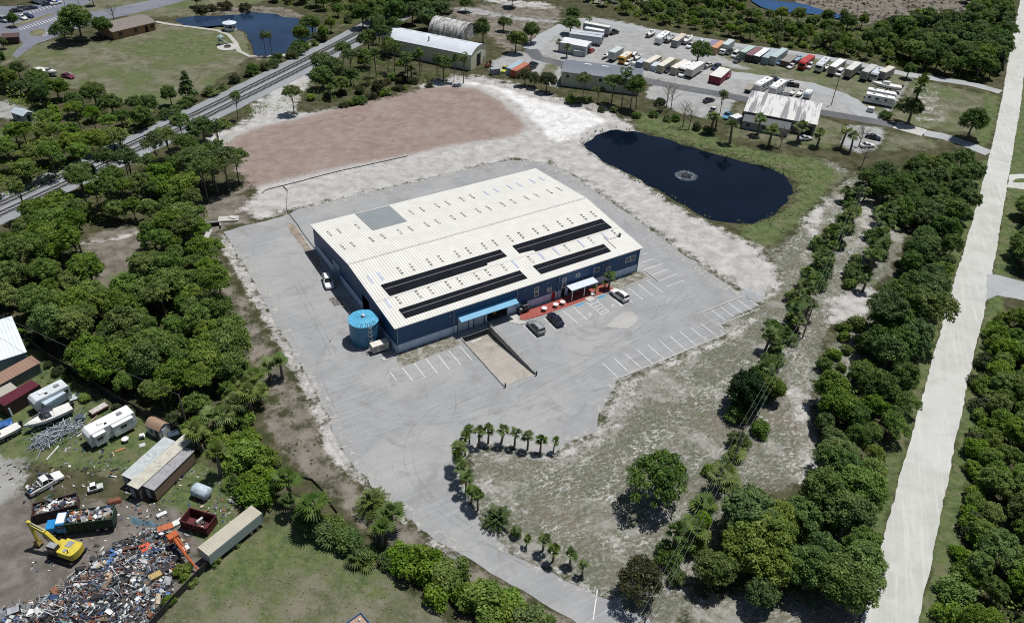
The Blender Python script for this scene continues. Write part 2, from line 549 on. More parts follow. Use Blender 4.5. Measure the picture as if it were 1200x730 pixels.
def terrain_mat():
    k = NT('terrain')
    p = k.pos()
    A = k.t.nodes.new('ShaderNodeAttribute'); A.attribute_name = 'cover_a'
    B = k.t.nodes.new('ShaderNodeAttribute'); B.attribute_name = 'cover_b'
    sa = k.t.nodes.new('ShaderNodeSeparateColor'); k.t.links.new(A.outputs['Color'], sa.inputs[0])
    sb = k.t.nodes.new('ShaderNodeSeparateColor'); k.t.links.new(B.outputs['Color'], sb.inputs[0])
    w = {'sand': sa.outputs[0], 'pink': sa.outputs[1], 'dry': sa.outputs[2], 'green': A.outputs['Alpha'],
         'lawn': sb.outputs[0], 'gravel': sb.outputs[1], 'dirt': sb.outputs[2], 'bare': B.outputs['Alpha']}
    big = k.noise(p, .07, 4, .6)
    mid = k.noise(p, .32, 5, .65)
    fin = k.noise(p, 1.7, 4, .7)
    vf = k.noise(p, 4.5, 2, .6)
    rag = k.math('ADD', k.math('MULTIPLY', k.math('SUBTRACT', mid, .5), 1.25), k.math('MULTIPLY', k.math('SUBTRACT', fin, .5), .8))

    def f(ch, lo=.32, hi=.68, sc_=1.0):
        v = k.math('ADD', w[ch], k.math('MULTIPLY', rag, k.math('MULTIPLY', k.math('MULTIPLY', w[ch], k.math('SUBTRACT', 1.12, w[ch])), 3.4 * sc_)))
        return k.step(v, lo, hi)

    def two(a, b, n, lo=.35, hi=.65):
        return k.mix(k.step(n, lo, hi), a, b)

    # tyre tracks: long wandering streaks in three headings
    def streak(rot, sx, sy, lo, hi):
        wv = k.n('VectorMath', 0, {'operation': 'ADD'}, i0=p, i1=k.n('VectorMath', 0, {'operation': 'SCALE'}, i0=k.n('TexNoise', 1, Vector=p, Scale=.035, Detail=2), Scale=22))
        mp = k.aniso(wv, -rot, sx, sy)
        return k.step(k.noise(mp, 1, 4, .7, .3), lo, hi)
    trk = k.math('MAXIMUM', streak(-.58, .03, .85, .55, .68), k.math('MAXIMUM', k.math('MULTIPLY', streak(.95, .03, .9, .58, .7), .8), k.math('MULTIPLY', streak(.2, .04, 1.2, .6, .7), .7)))

    c = two((.04, .043, .02), (.10, .088, .055), mid)
    c = k.mix(k.step(vf, .45, .75), c, (.055, .07, .025))
    bare = two((.112, .099, .082), (.222, .197, .168), mid)
    bare = k.mix(k.math('MULTIPLY', k.step(fin, .5, .75), .7), bare, (.10, .105, .055))
    c = k.mix(f('bare'), c, bare)
    dry = two((.092, .096, .066), (.175, .168, .132), fin, .3, .7)
    dry = k.mix(k.math('MULTIPLY', k.step(mid, .45, .7), .75), dry, (.088, .108, .058))
    dry = k.mix(k.math('MULTIPLY', k.step(big, .5, .62), .5), dry, (.17, .145, .115))
    dry = k.mix(k.math('MULTIPLY', k.step(k.noise(p, .11, 6, .72, .6), .50, .62), .62), dry, (.33, .32, .295))
    flk = k.noise(k.aniso(p, .6, .8, 1.5), 1.1, 6, .82, .4)
    cl2 = k.step(k.noise(p, .13, 5, .7), .44, .62)
    dry = k.mix(k.math('MULTIPLY', k.step(flk, .49, .60), k.math('ADD', .25, k.math('MULTIPLY', cl2, .72))), dry, (.47, .465, .445))
    dry = k.mix(k.math('MULTIPLY', k.step(k.noise(p, 1.5, 6, .8), .55, .75), .3), dry, (.055, .06, .04))
    c = k.mix(f('dry'), c, dry)
    grv = two((.27, .275, .275), (.36, .36, .35), mid, .3, .7)
    grv = k.mix(k.math('MULTIPLY', k.step(big, .5, .68), .55), grv, (.24, .215, .175))
    grv = k.mix(k.math('MULTIPLY', k.step(vf, .6, .75), .3), grv, (.2, .19, .165))
    c = k.mix(f('gravel'), c, grv)
    lawn = two((.085, .095, .048), (.185, .172, .125), k.noise(p, .2, 7, .78), .36, .62)
    lawn = k.mix(k.math('MULTIPLY', k.step(big, .44, .6), .7), lawn, (.088, .118, .038))
    lawn = k.mix(k.math('MULTIPLY', k.step(fin, .5, .72), .55), lawn, (.23, .215, .175))
    lawn = k.mix(k.math('MULTIPLY', k.step(vf, .45, .75), .3), lawn, (.075, .085, .04))
    lawn = k.mix(k.math('MULTIPLY', streak(.9, .05, 1.1, .58, .7), .4), lawn, (.22, .205, .17))
    c = k.mix(f('lawn'), c, lawn)
    grs = two((.045, .078, .026), (.12, .145, .055), k.noise(p, .45, 7, .8), .36, .62)
    grs = k.mix(k.math('MULTIPLY', k.step(k.noise(p, .22, 6, .75), .5, .62), .6), grs, (.15, .135, .085))
    grs = k.mix(k.math('MULTIPLY', k.step(k.noise(p, 1.2, 6, .8), .52, .64), .5), grs, (.20, .20, .15))
    grs = k.mix(k.math('MULTIPLY', k.step(mid, .5, .7), .5), grs, (.15, .15, .08))
    c = k.mix(f('green'), c, grs)
    dirt = two((.105, .093, .082), (.20, .18, .16), mid, .3, .7)
    dirt = k.mix(k.math('MULTIPLY', k.step(fin, .5, .75), .5), dirt, (.085, .075, .066))
    c = k.mix(f('dirt'), c, dirt)
    snd = k.mix(k.step(k.math('ADD', w['sand'], k.math('MULTIPLY', rag, .13)), .86, 1.0), two((.315, .305, .29), (.49, .478, .46), mid, .3, .7), two((.56, .55, .535), (.74, .735, .725), mid, .3, .7))
    snd = k.mix(k.math('MULTIPLY', k.step(fin, .5, .75), .55), snd, (.30, .28, .25))
    snd = k.mix(k.math('MULTIPLY', trk, .42), snd, (.30, .275, .245))
    dkp = k.math('MULTIPLY', k.step(k.noise(p, .7, 6, .78), .56, .66), k.step(k.noise(p, .06, 3), .42, .6))
    snd = k.mix(k.math('MULTIPLY', dkp, .75), snd, (.17, .16, .115))
    c = k.mix(f('sand'), c, snd)
    pnk = two((.225, .168, .148), (.30, .236, .21), mid, .3, .7)
    pnk = k.mix(k.math('MULTIPLY', k.math('MAXIMUM', trk, streak(-.52, .02, 1.6, .52, .62)), .5), pnk, (.18, .132, .115))
    pnk = k.mix(k.math('MULTIPLY', k.step(fin, .55, .75), .3), pnk, (.22, .165, .14))
    pnk = k.mix(k.math('MULTIPLY', k.step(big, .48, .7), .4), pnk, (.335, .285, .262))
    c = k.mix(f('pink', .3, .75), c, pnk)
    hgt = k.math('ADD', k.math('MULTIPLY', fin, .6), k.math('MULTIPLY', vf, .5))
    k.bsdf(c, .95, 0, hgt, .55, .22, .1)
    return k.m


def coords(lo, hi, core0, core1, step, far):
    c = list(np.arange(core0, core1, step))
    a, s = core0, step
    left = []
    while a > lo:
        s *= far
        a -= s
        left.append(a)
    b, s = c[-1], step
    right = []
    while b < hi:
        s *= far
        b += s
        right.append(b)
    return np.array(left[::-1] + c + right)


xs = coords(-3000, 3000, -125, 150, 1.15, 1.06)
ys = coords(-1200, 4000, 48, 270, 1.15, 1.05)
GX, GY = np.meshgrid(xs, ys)
wts = {c: np.zeros(GX.shape) for c in CH}
for ch, wgt, soft, pts in COVER:
    d = sdist([(p.x, p.y) for p in wpoly(pts)], GX, GY)
    t = np.clip(d / (2 * soft) + .5, 0, 1)
    wts[ch] = np.maximum(wts[ch], wgt * t * t * (3 - 2 * t))


def dig(poly, depth, out, inn):
    poly = ring(poly, 2.5, .9, .35)
    d = sdist([(p.x, p.y) for p in poly], GX, GY)
    t = np.clip((d + out) / (out + inn), 0, 1)
    return -depth * t * t * (3 - 2 * t)


GZ = np.zeros(GX.shape)
for pts, dep in ((POND, 1.8), (POND2, 1.5), (RIVER, 1.2), (DITCH, 1.5)):
    GZ = np.minimum(GZ, dig(wpoly(pts), dep, 2.8, 1.8))
# low swells on open land, well away from paved sheets
paved = sdist([(p.x, p.y) for p in wpoly(LOT)], GX, GY)
GZ += np.where(paved > 3, -1.9, 0) * (np.abs((GX - WO.x) * WU.x + (GY - WO.y) * WU.y - 16.5) < 8) * (((GX - WO.x) * WV.x + (GY - WO.y) * WV.y) > -22)
ny, nx = GX.shape
gv = np.stack([GX, GY, GZ], -1).reshape(-1, 3)
ii = (np.arange(ny - 1)[:, None] * nx + np.arange(nx - 1)[None]).ravel()
gf = np.stack([ii, ii + 1, ii + nx + 1, ii + nx], 1)


def np_mesh(name, verts, faces, smooth=False):
    me = bpy.data.meshes.new(name)
    n, k = faces.shape
    me.vertices.add(len(verts))
    me.vertices.foreach_set('co', np.ascontiguousarray(verts, np.float32).ravel())
    me.loops.add(n * k)
    me.loops.foreach_set('vertex_index', np.ascontiguousarray(faces, np.int32).ravel())
    me.polygons.add(n)
    me.polygons.foreach_set('loop_start', np.arange(0, n * k, k, dtype=np.int32))
    me.update(calc_edges=True)
    if smooth:
        me.polygons.foreach_set('use_smooth', np.ones(n, bool))
    return me


gm = np_mesh('ground', gv, gf, True)
for nm, chs in (('cover_a', CH[:4]), ('cover_b', CH[4:])):
    at = gm.attributes.new(nm, 'FLOAT_COLOR', 'POINT')
    at.data.foreach_set('color', np.stack([wts[c].ravel() for c in chs], -1).astype(np.float32).ravel())
gm.materials.append(terrain_mat())
ground = bpy.data.objects.new('ground', gm)
col.objects.link(ground)
struct(ground)


def water_mat(name, c, rough=.06, wave=.25, spec=.3):
    k = NT(name)
    p = k.pos()
    n1 = k.noise(p, 1.3, 3, .6)
    n2 = k.noise(p, .05, 3, .5)
    k.bsdf(k.mix(k.step(n2, .3, .7), c, tuple(x * 1.5 for x in c)), rough, 0, n1, wave, .05, spec)
    return k.m


def grow(pts, m):
    w = [Vector((p.x, p.y, 0)) for p in wpoly(pts)]
    c = sum(w, Vector()) / len(w)
    return [p + (p - c).normalized() * m for p in w]


wm = water_mat('dark_pond_water', (.002, .0045, .011), spec=.2)
wm2 = water_mat('blue_pond_water', (.014, .030, .062), .07, .35)
sheet('pond', [ring(grow(POND, 2.4), 3, 0, smooth=1)], -.55, wm)
sheet('pond', [ring(grow(POND2, 2.4), 3, 0, smooth=1)], -.5, wm2)
sheet('river', [ring(wpoly(RIVER), 3, 0, smooth=1)], -.35, water_mat('river_water', (.012, .045, .12), .08, .3))
sheet('ditch', [ring(wpoly(DITCH), 3, 0)], -.5, water_mat('ditch_water', (.006, .006, .005), .15, .3, .05))


# ------------------------------------------------------------------ paving
def paving_mat(name, c, stain, patch, crack=True, rot=-.6):
    k = NT(name)
    p = k.pos()
    big = k.noise(p, .045, 5, .6, .8)
    mid = k.noise(p, .22, 5, .65, .5)
    fin = k.noise(p, 2.5, 4, .7)
    cc = k.mix(k.step(mid, .3, .7), tuple(x * .9 for x in c), tuple(x * 1.07 for x in c))
    cc = k.mix(k.math('MULTIPLY', k.step(big, .46, .62), .75), cc, patch)
    cc = k.mix(k.math('MULTIPLY', k.step(k.noise(p, .11, 6, .75, 1.2), .52, .66), .7), cc, stain)
    cc = k.mix(k.math('MULTIPLY', k.step(fin, .5, .8), .22), cc, tuple(x * .62 for x in c))
    mp = k.aniso(p, -rot, .05, 1.1)
    cc = k.mix(k.math('MULTIPLY', k.step(k.noise(mp, 1, 4, .7, .4), .5, .66), .45), cc, tuple(x * 1.25 for x in c))
    cc = k.mix(k.math('MULTIPLY', k.step(k.noise(mp, 1.9, 4, .7, .4), .55, .68), .3), cc, tuple(x * .8 for x in c))
    if crack:
        bt_ = k.t.nodes.new('ShaderNodeTexBrick')
        k.put(bt_.inputs['Vector'], k.n('Mapping', 0, Vector=k.n('VectorMath', 0, {'operation': 'ADD'}, i0=p, i1=k.n('VectorMath', 0, {'operation': 'SCALE'}, i0=k.n('TexNoise', 1, Vector=p, Scale=.2, Detail=3), Scale=.35)), Rotation=(0, 0, -WA)))
        for q_, v_ in (('Scale', 1), ('Brick Width', 17), ('Row Height', 4.6), ('Mortar Size', .035), ('Mortar Smooth', .4)):
            bt_.inputs[q_].default_value = v_
        cc = k.mix(k.math('MULTIPLY', k.math('MULTIPLY', bt_.outputs['Fac'], k.step(k.noise(p, .08, 3), .34, .56)), .55), cc, tuple(x * .5 for x in c))
        for rt, lo, hi in ((.35, .60, .70), (1.2, .61, .70)):
            mp2 = k.aniso(k.n('VectorMath', 0, {'operation': 'ADD'}, i0=p, i1=k.n('VectorMath', 0, {'operation': 'SCALE'}, i0=k.n('TexNoise', 1, Vector=p, Scale=.03, Detail=1), Scale=30)), rt, .03, 1.0)
            cc = k.mix(k.math('MULTIPLY', k.step(k.noise(mp2, 1, 4, .7), lo - .03, hi), .3), cc, tuple(x * .55 for x in c))
        cc = k.mix(k.math('MULTIPLY', k.step(k.noise(p, .5, 5, .75), .64, .72), .35), cc, tuple(x * .6 for x in c))
        v = k.t.nodes.new('ShaderNodeTexVoronoi')
        v.feature = 'DISTANCE_TO_EDGE'
        k.put(v.inputs['Vector'], k.n('VectorMath', 0, {'operation': 'ADD'}, i0=p, i1=k.n('VectorMath', 0, {'operation': 'SCALE'}, i0=k.n('TexNoise', 1, Vector=p, Scale=.15, Detail=4), Scale=5)))
        v.inputs['Scale'].default_value = .09
        ck = k.step(v.outputs[0], .010, .0)
        cc = k.mix(k.math('MULTIPLY', k.math('MULTIPLY', ck, k.step(k.noise(p, .09, 3), .5, .62)), .3), cc, tuple(x * .45 for x in c))
    k.bsdf(cc, .9, 0, fin, .2, .03, .15)
    return k.m


m_lot = paving_mat('weathered_asphalt', (.292, .297, .30), (.235, .232, .225), (.352, .349, .338))
m_road = paving_mat('marl_road', (.46, .46, .43), (.40, .395, .365), (.51, .515, .49), False, -1.27)
sheet('footpath', [ring(strip([(182, 25.5), (200, 29), (225, 32), (255, 36), (268, 41), (276, 50), (280, 60), (292, 66), (330, 66), (366, 52)], 1.6), 2, .1)], .03, M('path_sand', (.40, .385, .35), .9, .15))
m_dark = paving_mat('asphalt_lane', (.115, .12, .13), (.10, .10, .10), (.16, .16, .165))
m_lane = paving_mat('gravel_lane', (.33, .345, .35), (.29, .28, .26), (.38, .385, .38), False)
m_conc = paving_mat('stained_concrete', (.36, .335, .30), (.24, .20, .165), (.44, .42, .385))
m_pale = paving_mat('pale_concrete', (.46, .45, .42), (.38, .37, .34), (.5, .49, .47), False)
RAMP = [WL(13.1, -18.05), WL(19.75, -18.2), WL(19.75, -2.0), WL(13.1, -2.0)]
lot_ring = ring(wpoly(LOT), 1.6, .32, .8)
sheet('parking_lot', [lot_ring, RAMP], .05, m_lot)
# loading ramp falling to the dock
rb = MB()
z_in = -1.25
rb.add([WL(13.1, -18.1, .048), WL(19.75, -18.2, .048), WL(19.75, -4.5, z_in), WL(13.1, -4.5, z_in)], [(0, 1, 2, 3)])
rb.add([WL(13.1, -4.5, z_in), WL(19.75, -4.5, z_in), WL(19.75, -.3, z_in), WL(13.1, -.3, z_in)], [(0, 1, 2, 3)])
struct(rb.build('ramp', m_conc))
MROAD_L = [(905, 1080), (985, 800), (1009, 730), (1030, 650), (1066, 516), (1092, 425), (1117, 333), (1138, 265), (1160, 183), (1175, 112), (1178, 92), (1186, 45), (1200, -20)]
MROAD_R = [(990, 1080), (1058, 800), (1076, 730), (1093, 650), (1120, 516), (1139, 425), (1157, 350), (1169, 285), (1186, 183), (1197, 118), (1199, 92), (1206, 45), (1215, -20)]
sheet('gravel_road', [ring(ribbon(MROAD_L, MROAD_R), 1.2, .16, 1.1, 1)], .05, m_road)
sheet('side_track', [ring(wpoly([(1183, 205), (1230, 203), (1230, 207), (1190, 210), (1186, 214), (1230, 216), (1230, 226), (1180, 220)]), 1.5, .15)], .054, m_road)
sheet('side_track', [ring(wpoly([(1157, 322), (1166, 322), (1200, 330), (1260, 345), (1260, 362), (1200, 352), (1168, 346), (1155, 352)]), 1.5, .15)], .054, m_lane)
sheet('yard_road', [ring(strip([(622, 58), (630, 68), (650, 73), (668, 77), (720, 87), (762, 96), (800, 103), (845, 111), (885, 119), (930, 127), (975, 134), (1010, 140), (1050, 147)], 5.2), 2.5, .15)], .03, m_dark)
sheet('yard_road', [ring(strip([(1083, 156), (1105, 160), (1130, 168), (1160, 180)], 5.2), 2.5, .15)], .03, m_lane)
sheet('concrete_crossing', [ring(strip([(1049.5, 146.6), (1083, 156)], 6.4), 3, 0)], .036, m_pale)
sheet('yard_lane', [ring(strip([(622, 58), (640, 42), (662, 30)], 6), 2.5, .3)], .028, m_lane)
sheet('yard_lane', [ring(strip([(662, 24), (700, 24), (745, 33), (800, 43), (860, 53), (905, 59), (960, 67), (1010, 76), (1060, 87), (1100, 93), (1140, 99), (1172, 108)], 5), 2.5, .3)], .024, m_lane)
sheet('yard_lane', [ring(strip([(790, 78), (850, 87), (900, 93), (950, 101), (985, 112), (1005, 126), (1022, 140)], 7), 2.5, .5)], .02, m_lane)
# car park, top left
m_cp = paving_mat('blue_grey_asphalt', (.17, .18, .215), (.15, .155, .18), (.21, .215, .24))
sheet('car_park', [ring(wpoly([(-60, 40), (0, 8), (30, 8), (60, 2), (100, -8), (150, -12), (118, -2), (95, 8), (82, 12), (110, 14), (190, -2), (240, -12), (240, -6), (200, 6), (150, 18), (120, 24), (100, 30), (80, 38), (60, 46), (42, 52), (20, 68), (14, 65), (28, 50), (16, 46), (-10, 60), (-60, 70)]), 2.5, .1)], .02, m_cp)
m_is = M('verge_soil', (.16, .15, .085), .95, .3, .4)
for pts in ([(2, 32), (20, 28), (60, 16), (66, 17), (40, 25), (16, 33)], [(32, 38), (46, 34), (54, 36), (52, 42), (38, 43)]):
    sheet('planting_island', [ring(wpoly(pts), 1.5, .1, smooth=1)], .05, m_is)

# ------------------------------------------------------------------ painted markings
m_wht = M('worn_white_paint', (.66, .66, .65), .8, .18, 1.5)
m_blu = M('blue_paint', (.09, .30, .48), .8, .15, 1.5)


def stroke(mb, a, b, w=.13, z=.056):
    d = (b - a)
    d.normalize()
    nn = Vector((-d.y, d.x, 0)) * w / 2
    q = [a - nn, b - nn, b + nn, a + nn]
    mb.quad(*[(p.x, p.y, z) for p in q])


mk = MB()
z6 = lambda x, y: (720 + x / 5.985, 280 + y / 5.985)
z7 = lambda x, y: (600 + x / 7.45, 330 + y / 7.45)
for a, b in [((485, 680), (522, 728)), ((557, 655), (618, 730)), ((627, 628), (695, 715)), ((697, 604), (765, 690)), ((765, 580), (833, 664)), ((830, 555), (900, 637)), ((895, 530), (967, 612))]:
    stroke(mk, P(360 + a[0] / 5, 300 + a[1] / 5), P(360 + b[0] / 5, 300 + b[1] / 5))
for a, b in [((25, 238), (100, 308)), ((80, 216), (158, 290)), ((133, 196), (210, 265)), ((185, 174), (262, 243)), ((237, 153), (315, 222)), ((290, 132), (367, 199)), ((340, 112), (418, 180)), ((388, 92), (465, 157)), ((436, 72), (512, 134)), ((483, 52), (560, 112)), ((483, 0), (605, 100))]:
    stroke(mk, P(700 + a[0] / 3.99, 366 + a[1] / 3.99), P(700 + b[0] / 3.99, 366 + b[1] / 3.99))
for a, b in [((195, 112), (228, 100)), ((188, 168), (278, 138)), ((200, 218), (335, 175)), ((258, 257), (382, 212)), ((308, 298), (436, 248)), ((365, 337), (492, 290)), ((95, 343), (200, 425)), ((165, 318), (272, 402)), ((232, 295), (340, 376)),
             ((672, 490), (788, 580)), ((732, 467), (848, 555)), ((795, 445), (908, 530)), ((852, 422), (970, 503)), ((905, 398), (1018, 478)), ((735, 600), (1020, 490)), ((0, 420), (60, 475)), ((100, 425), (128, 450))]:
    stroke(mk, P(*z6(*a)), P(*z6(*b)))
for a, b in [((98, 383), (210, 490)), ((270, 430), (300, 462)), ((275, 318), (390, 425)), ((440, 365), (475, 395)), ((445, 255), (572, 362)), ((535, 225), (655, 333)), ((655, 182), (780, 290)), ((725, 155), (848, 262)), ((780, 290), (848, 262)), ((690, 178), (725, 155)),
             ((685, 205), (745, 180)), ((710, 230), (770, 203)), ((735, 252), (795, 225)), ((758, 275), (820, 247)), ((865, 142), (970, 222))]:
    stroke(mk, P(*z7(*a)), P(*z7(*b)))
for x, y in ((680, 285), (882, 213)):
    c = P(*z7(x, y))
    for k_ in range(12):
        w0, w1 = PI * 2 * k_ / 12, PI * 2 * (k_ + 1) / 12
        stroke(mk, c + Vector((math.cos(w0), math.sin(w0), 0)) * .32, c + Vector((math.cos(w1), math.sin(w1), 0)) * .32, .1)
    stroke(mk, c + Vector((0, .1, 0)), c + Vector((.05, .75, 0)), .12)
struct(mk.build('parking_markings', m_wht))
mk = MB()
for a, b in (((562, 215), (625, 190)), ((755, 148), (812, 122))):
    stroke(mk, P(*z7(*a)), P(*z7(*b)), .55, .055)
struct(mk.build('blue_parking_markings', m_blu))
mk = MB()
stroke(mk, P(695, 726), P(700, 691), .16)
stroke(mk, WL(15.1, -2.6, 0), WL(17.4, -2.6, 0), .25, -1.24)
struct(mk.build('lane_markings', m_wht))
mk = MB()
for k_ in range(15):
    for (x0, y0, x1, y1, hx, hy) in ((6, 22, 62, 6, 3.0, 2.2), (22, 33, 70, 19, 4.0, 2.6), (48, 40, 92, 27, 4, 2.6), (85, 20, 100, 16, 4, 2)):
        t = k_ / 14
        x, y = x0 + (x1 - x0) * t, y0 + (y1 - y0) * t
        stroke(mk, P(x, y), P(x + hx, y + hy), .22, .03)
struct(mk.build('car_park_markings', m_wht))
# lighter blow-out of sand on the lot and grass plots beside the warehouse
m_sandy = paving_mat('sandy_patch', (.385, .375, .355), (.36, .355, .34), (.40, .395, .38), False)
sheet('sand_patch', [ring(wpoly([(722, 372), (730, 366), (742, 366), (748, 372), (745, 380), (736, 385), (722, 385), (711, 382), (714, 379)]), .8, .25, .9, 2)], .058, m_sandy)


def rough_grass(name, sandp):
    k = NT(name)
    p = k.pos()
    fin = k.noise(p, 1.6, 5, .7)
    mid = k.noise(p, .5, 4, .6)
    c = k.mix(k.step(fin, .35, .65), (.10, .10, .06), (.26, .245, .215))
    c = k.mix(k.math('MULTIPLY', k.step(mid, .55 - sandp * .2, .7), .8), c, (.42, .41, .38))
    k.bsdf(c, .95, 0, fin, .6, .15, .1)
    return k.m


m_rg = rough_grass('rough_grass', .4)
sheet('grass_plot', [ring([WL(-.4, -.15), WL(11.9, -.15), WL(11.9, -3.6), WL(-1.2, -4.1)], .8, .12, .9)], .07, m_rg)
sheet('grass_plot', [ring([WL(51.2, -.15), WL(59.6, -.15), WL(60.6, -3.1), WL(50.6, -3.7)], .8, .1, .9)], .07, m_rg)
sheet('dirt_strip', [ring(wpoly([(334, 262), (345, 262), (356, 280), (372, 303), (380, 316), (372, 316), (356, 292), (342, 275)]), 1, .25, .8)], .056, M('brown_soil', (.26, .215, .175), .95, .25, .5))
# sand blown over the edges of the lot, old tyre marks
def patchy(name, c, lo, hi, sc_, al):
    k = NT(name)
    p = k.pos()
    b = k.bsdf(k.mix(k.noise(p, 1.3, 4, .7), tuple(x * .85 for x in c), tuple(min(1, x * 1.12) for x in c)), .95, spec=.1)
    tp_ = k.t.nodes.new('ShaderNodeBsdfTransparent')
    mx_ = k.t.nodes.new('ShaderNodeMixShader')
    k.put(mx_.inputs[0], k.math('MULTIPLY', k.step(k.noise(p, sc_, 6, .75, .4), lo, hi), al))
    k.t.links.new(tp_.outputs[0], mx_.inputs[1])
    k.t.links.new(b.outputs[0], mx_.inputs[2])
    k.t.links.new(mx_.outputs[0], k.out.inputs[0])
    return k.m


m_drift = patchy('sand_drift', (.44, .425, .40), .46, .6, .7, .9)
for pts, w_ in (([(268, 280), (290, 318), (318, 366), (361, 441), (388, 490), (400, 517), (416, 543), (440, 569), (466, 594), (502, 624), (542, 648)], 3.2), ([(352, 247), (450, 223.5), (562, 197), (602, 190), (640, 193)], 2.6), ([(640, 193), (668, 207), (736, 255), (796, 299), (846, 333), (880, 355)], 3.0), ([(846, 378), (849, 390), (800, 411), (760, 428), (727, 442), (714, 461), (704, 486)], 2.0), ([(697, 505), (662, 519), (620, 527), (575, 519), (545, 535), (538, 556), (546, 580), (572, 622), (600, 646), (650, 671), (700, 694), (740, 714)], 2.2)):
    sheet('sand_drift', [ring(strip(pts, w_), 1.5, .5, .9)], .06, m_drift)
m_tyre_mark = patchy('tyre_mark', (.13, .118, .105), .34, .66, .25, .12)
mk = MB()
for pts in ([(424, 372), (398, 388), (383, 404), (376, 424), (378, 446), (388, 470), (404, 500)], [(418, 376), (394, 392), (379, 408), (371, 428), (373, 450), (383, 474), (398, 502)], [(420, 470), (470, 490), (540, 486), (620, 462), (690, 420), (760, 380), (800, 340)], [(416, 480), (468, 500), (542, 495), (624, 470), (696, 428), (766, 388), (806, 346)], [(560, 455), (520, 470), (480, 500), (470, 540), (490, 580), (540, 620), (620, 665)], [(568, 460), (530, 476), (490, 506), (481, 542), (500, 578), (548, 616), (628, 659)], [(350, 330), (372, 372), (392, 410)], [(345, 334), (367, 376), (387, 414)]):
    w_ = wpoly(pts)
    for _ in range(2):
        w_ = [w_[0]] + [q for a, b in zip(w_, w_[1:]) for q in (a * .75 + b * .25, a * .25 + b * .75)] + [w_[-1]]
    for a, b in zip(w_, w_[1:]):
        stroke(mk, a, b, .32, .0575)
struct(mk.build('tyre_marks', m_tyre_mark))
# brick forecourt
k = NT('red_pavers')
bt = k.t.nodes.new('ShaderNodeTexBrick')
k.put(bt.inputs['Vector'], k.n('Mapping', 0, Vector=k.pos(), Rotation=(0, 0, -WA)))
bt.inputs['Scale'].default_value = 1
bt.inputs['Brick Width'].default_value = .42
bt.inputs['Row Height'].default_value = .21
bt.inputs['Mortar Size'].default_value = .012
for i, c in ((1, (.30, .062, .05, 1)), (2, (.36, .09, .07, 1)), (3, (.22, .08, .07, 1))):
    bt.inputs[i].default_value = c
k.bsdf(k.mix(k.math('MULTIPLY', k.step(k.noise(k.pos(), .7, 4), .45, .7), .35), bt.outputs[0], (.33, .14, .115)), .85)
m_pav = k.m
fore = [WL(26.6, -2.6), WL(27.4, -1.2), WL(29.5, -.5), WL(38.4, -.45), WL(39.2, -.2), WL(46.6, -.2), WL(50.6, -.3), WL(50.4, -3.3), WL(43.9, -3.3), WL(43.3, -3.5), WL(36.6, -3.6), WL(30.2, -3.5), WL(27.6, -3.2)]
MB().prism([(p.x, p.y) for p in ring(fore, 2)], .0, .16).build('brick_forecourt', m_pav)
struct(bpy.data.objects['brick_forecourt'])
MB().prism([WL(24.9, -.2), WL(27.2, -.9), WL(26.2, -2.5), WL(27.3, -3.9), WL(25.6, -3.9), WL(24.2, -2.2)], .0, .14).build('concrete_apron', m_pale)
struct(bpy.data.objects['concrete_apron'])
kb = MB()
for a, b in (((26, -4.05), (50.6, -3.75)), ((51, -4.0), (60.4, -3.4)), ((61.15, -1.0), (61.15, -5.5)), ((33.1, -26.95), (61.2, -26.95)), ((61.3, -26.7), (61.7, -19.2)), ((61.5, -19.05), (73.5, -19.05))):
    p, q = WL(*a), WL(*b)
    d = q - p
    kb.box((p + q) / 2 + Vector((0, 0, .1)), (d.length, .22, .2), math.atan2(d.y, d.x))
struct(kb.build('kerb', m_pale))
ap = MB()
ap.box(WL(43.6, -3.75, .1), (1.8, 1.5, .19), WA)
struct(ap.build('kerb_ramp', m_pale))

# ------------------------------------------------------------------ railway
_rp = [P(*q) for q in ((0, 247), (57, 219), (150, 171), (240, 132), (310, 98), (380, 65), (460, 19), (490, 3))]
_rc = np.polyfit([p.y for p in _rp], [p.x for p in _rp], 2)


def rail(y, off):
    d = np.polyval(np.polyder(_rc), y)
    nn = Vector((1, -d, 0)).normalized()
    return Vector((float(np.polyval(_rc, y)), y, 0)) + nn * off


ry = list(np.arange(135, 480, 4.0))
mbal = paving_mat('ballast', (.25, .262, .275), (.21, .21, .21), (.29, .30, .31), False)
sheet('rail_ballast', [ring([rail(y, 6.6) for y in ry] + [rail(y, -6.2) for y in ry[::-1]], 2.5, .3, .5)], .06, mbal)
m_sl = M('concrete_sleeper', (.235, .235, .24), .9, .2, 1)
m_rail = M('rail_steel', (.085, .078, .072), .5, .2, 2, .3)
for off, la in ((-1.6, 'far track of the railway, steel rails on pale ballast on the lawn side'), (2.4, 'near track of the railway, steel rails on pale ballast on the warehouse side')):
    t = thing('railway_track', la, 'railway track', (0, 0, 0), 0, 'tracks of the railway')
    s_ = MB()
    y = 135.0
    while y < 478:
        a, b = rail(y, off), rail(y + .5, off)
        s_.box((a.x, a.y, .13), (2.5, .26, .16), math.atan2((b - a).y, (b - a).x) - PI / 2)
        y += .7
    s_.build('sleeper_bed', m_sl, t)
    for g in (-.75, .75):
        r_ = MB()
        for y in ry[:-1]:
            a, b = rail(y, off + g), rail(y + 4, off + g)
            d = b - a
            r_.box(((a.x + b.x) / 2, (a.y + b.y) / 2, .3), (d.length, .16, .2), math.atan2(d.y, d.x))
        r_.build('rail', m_rail, t)
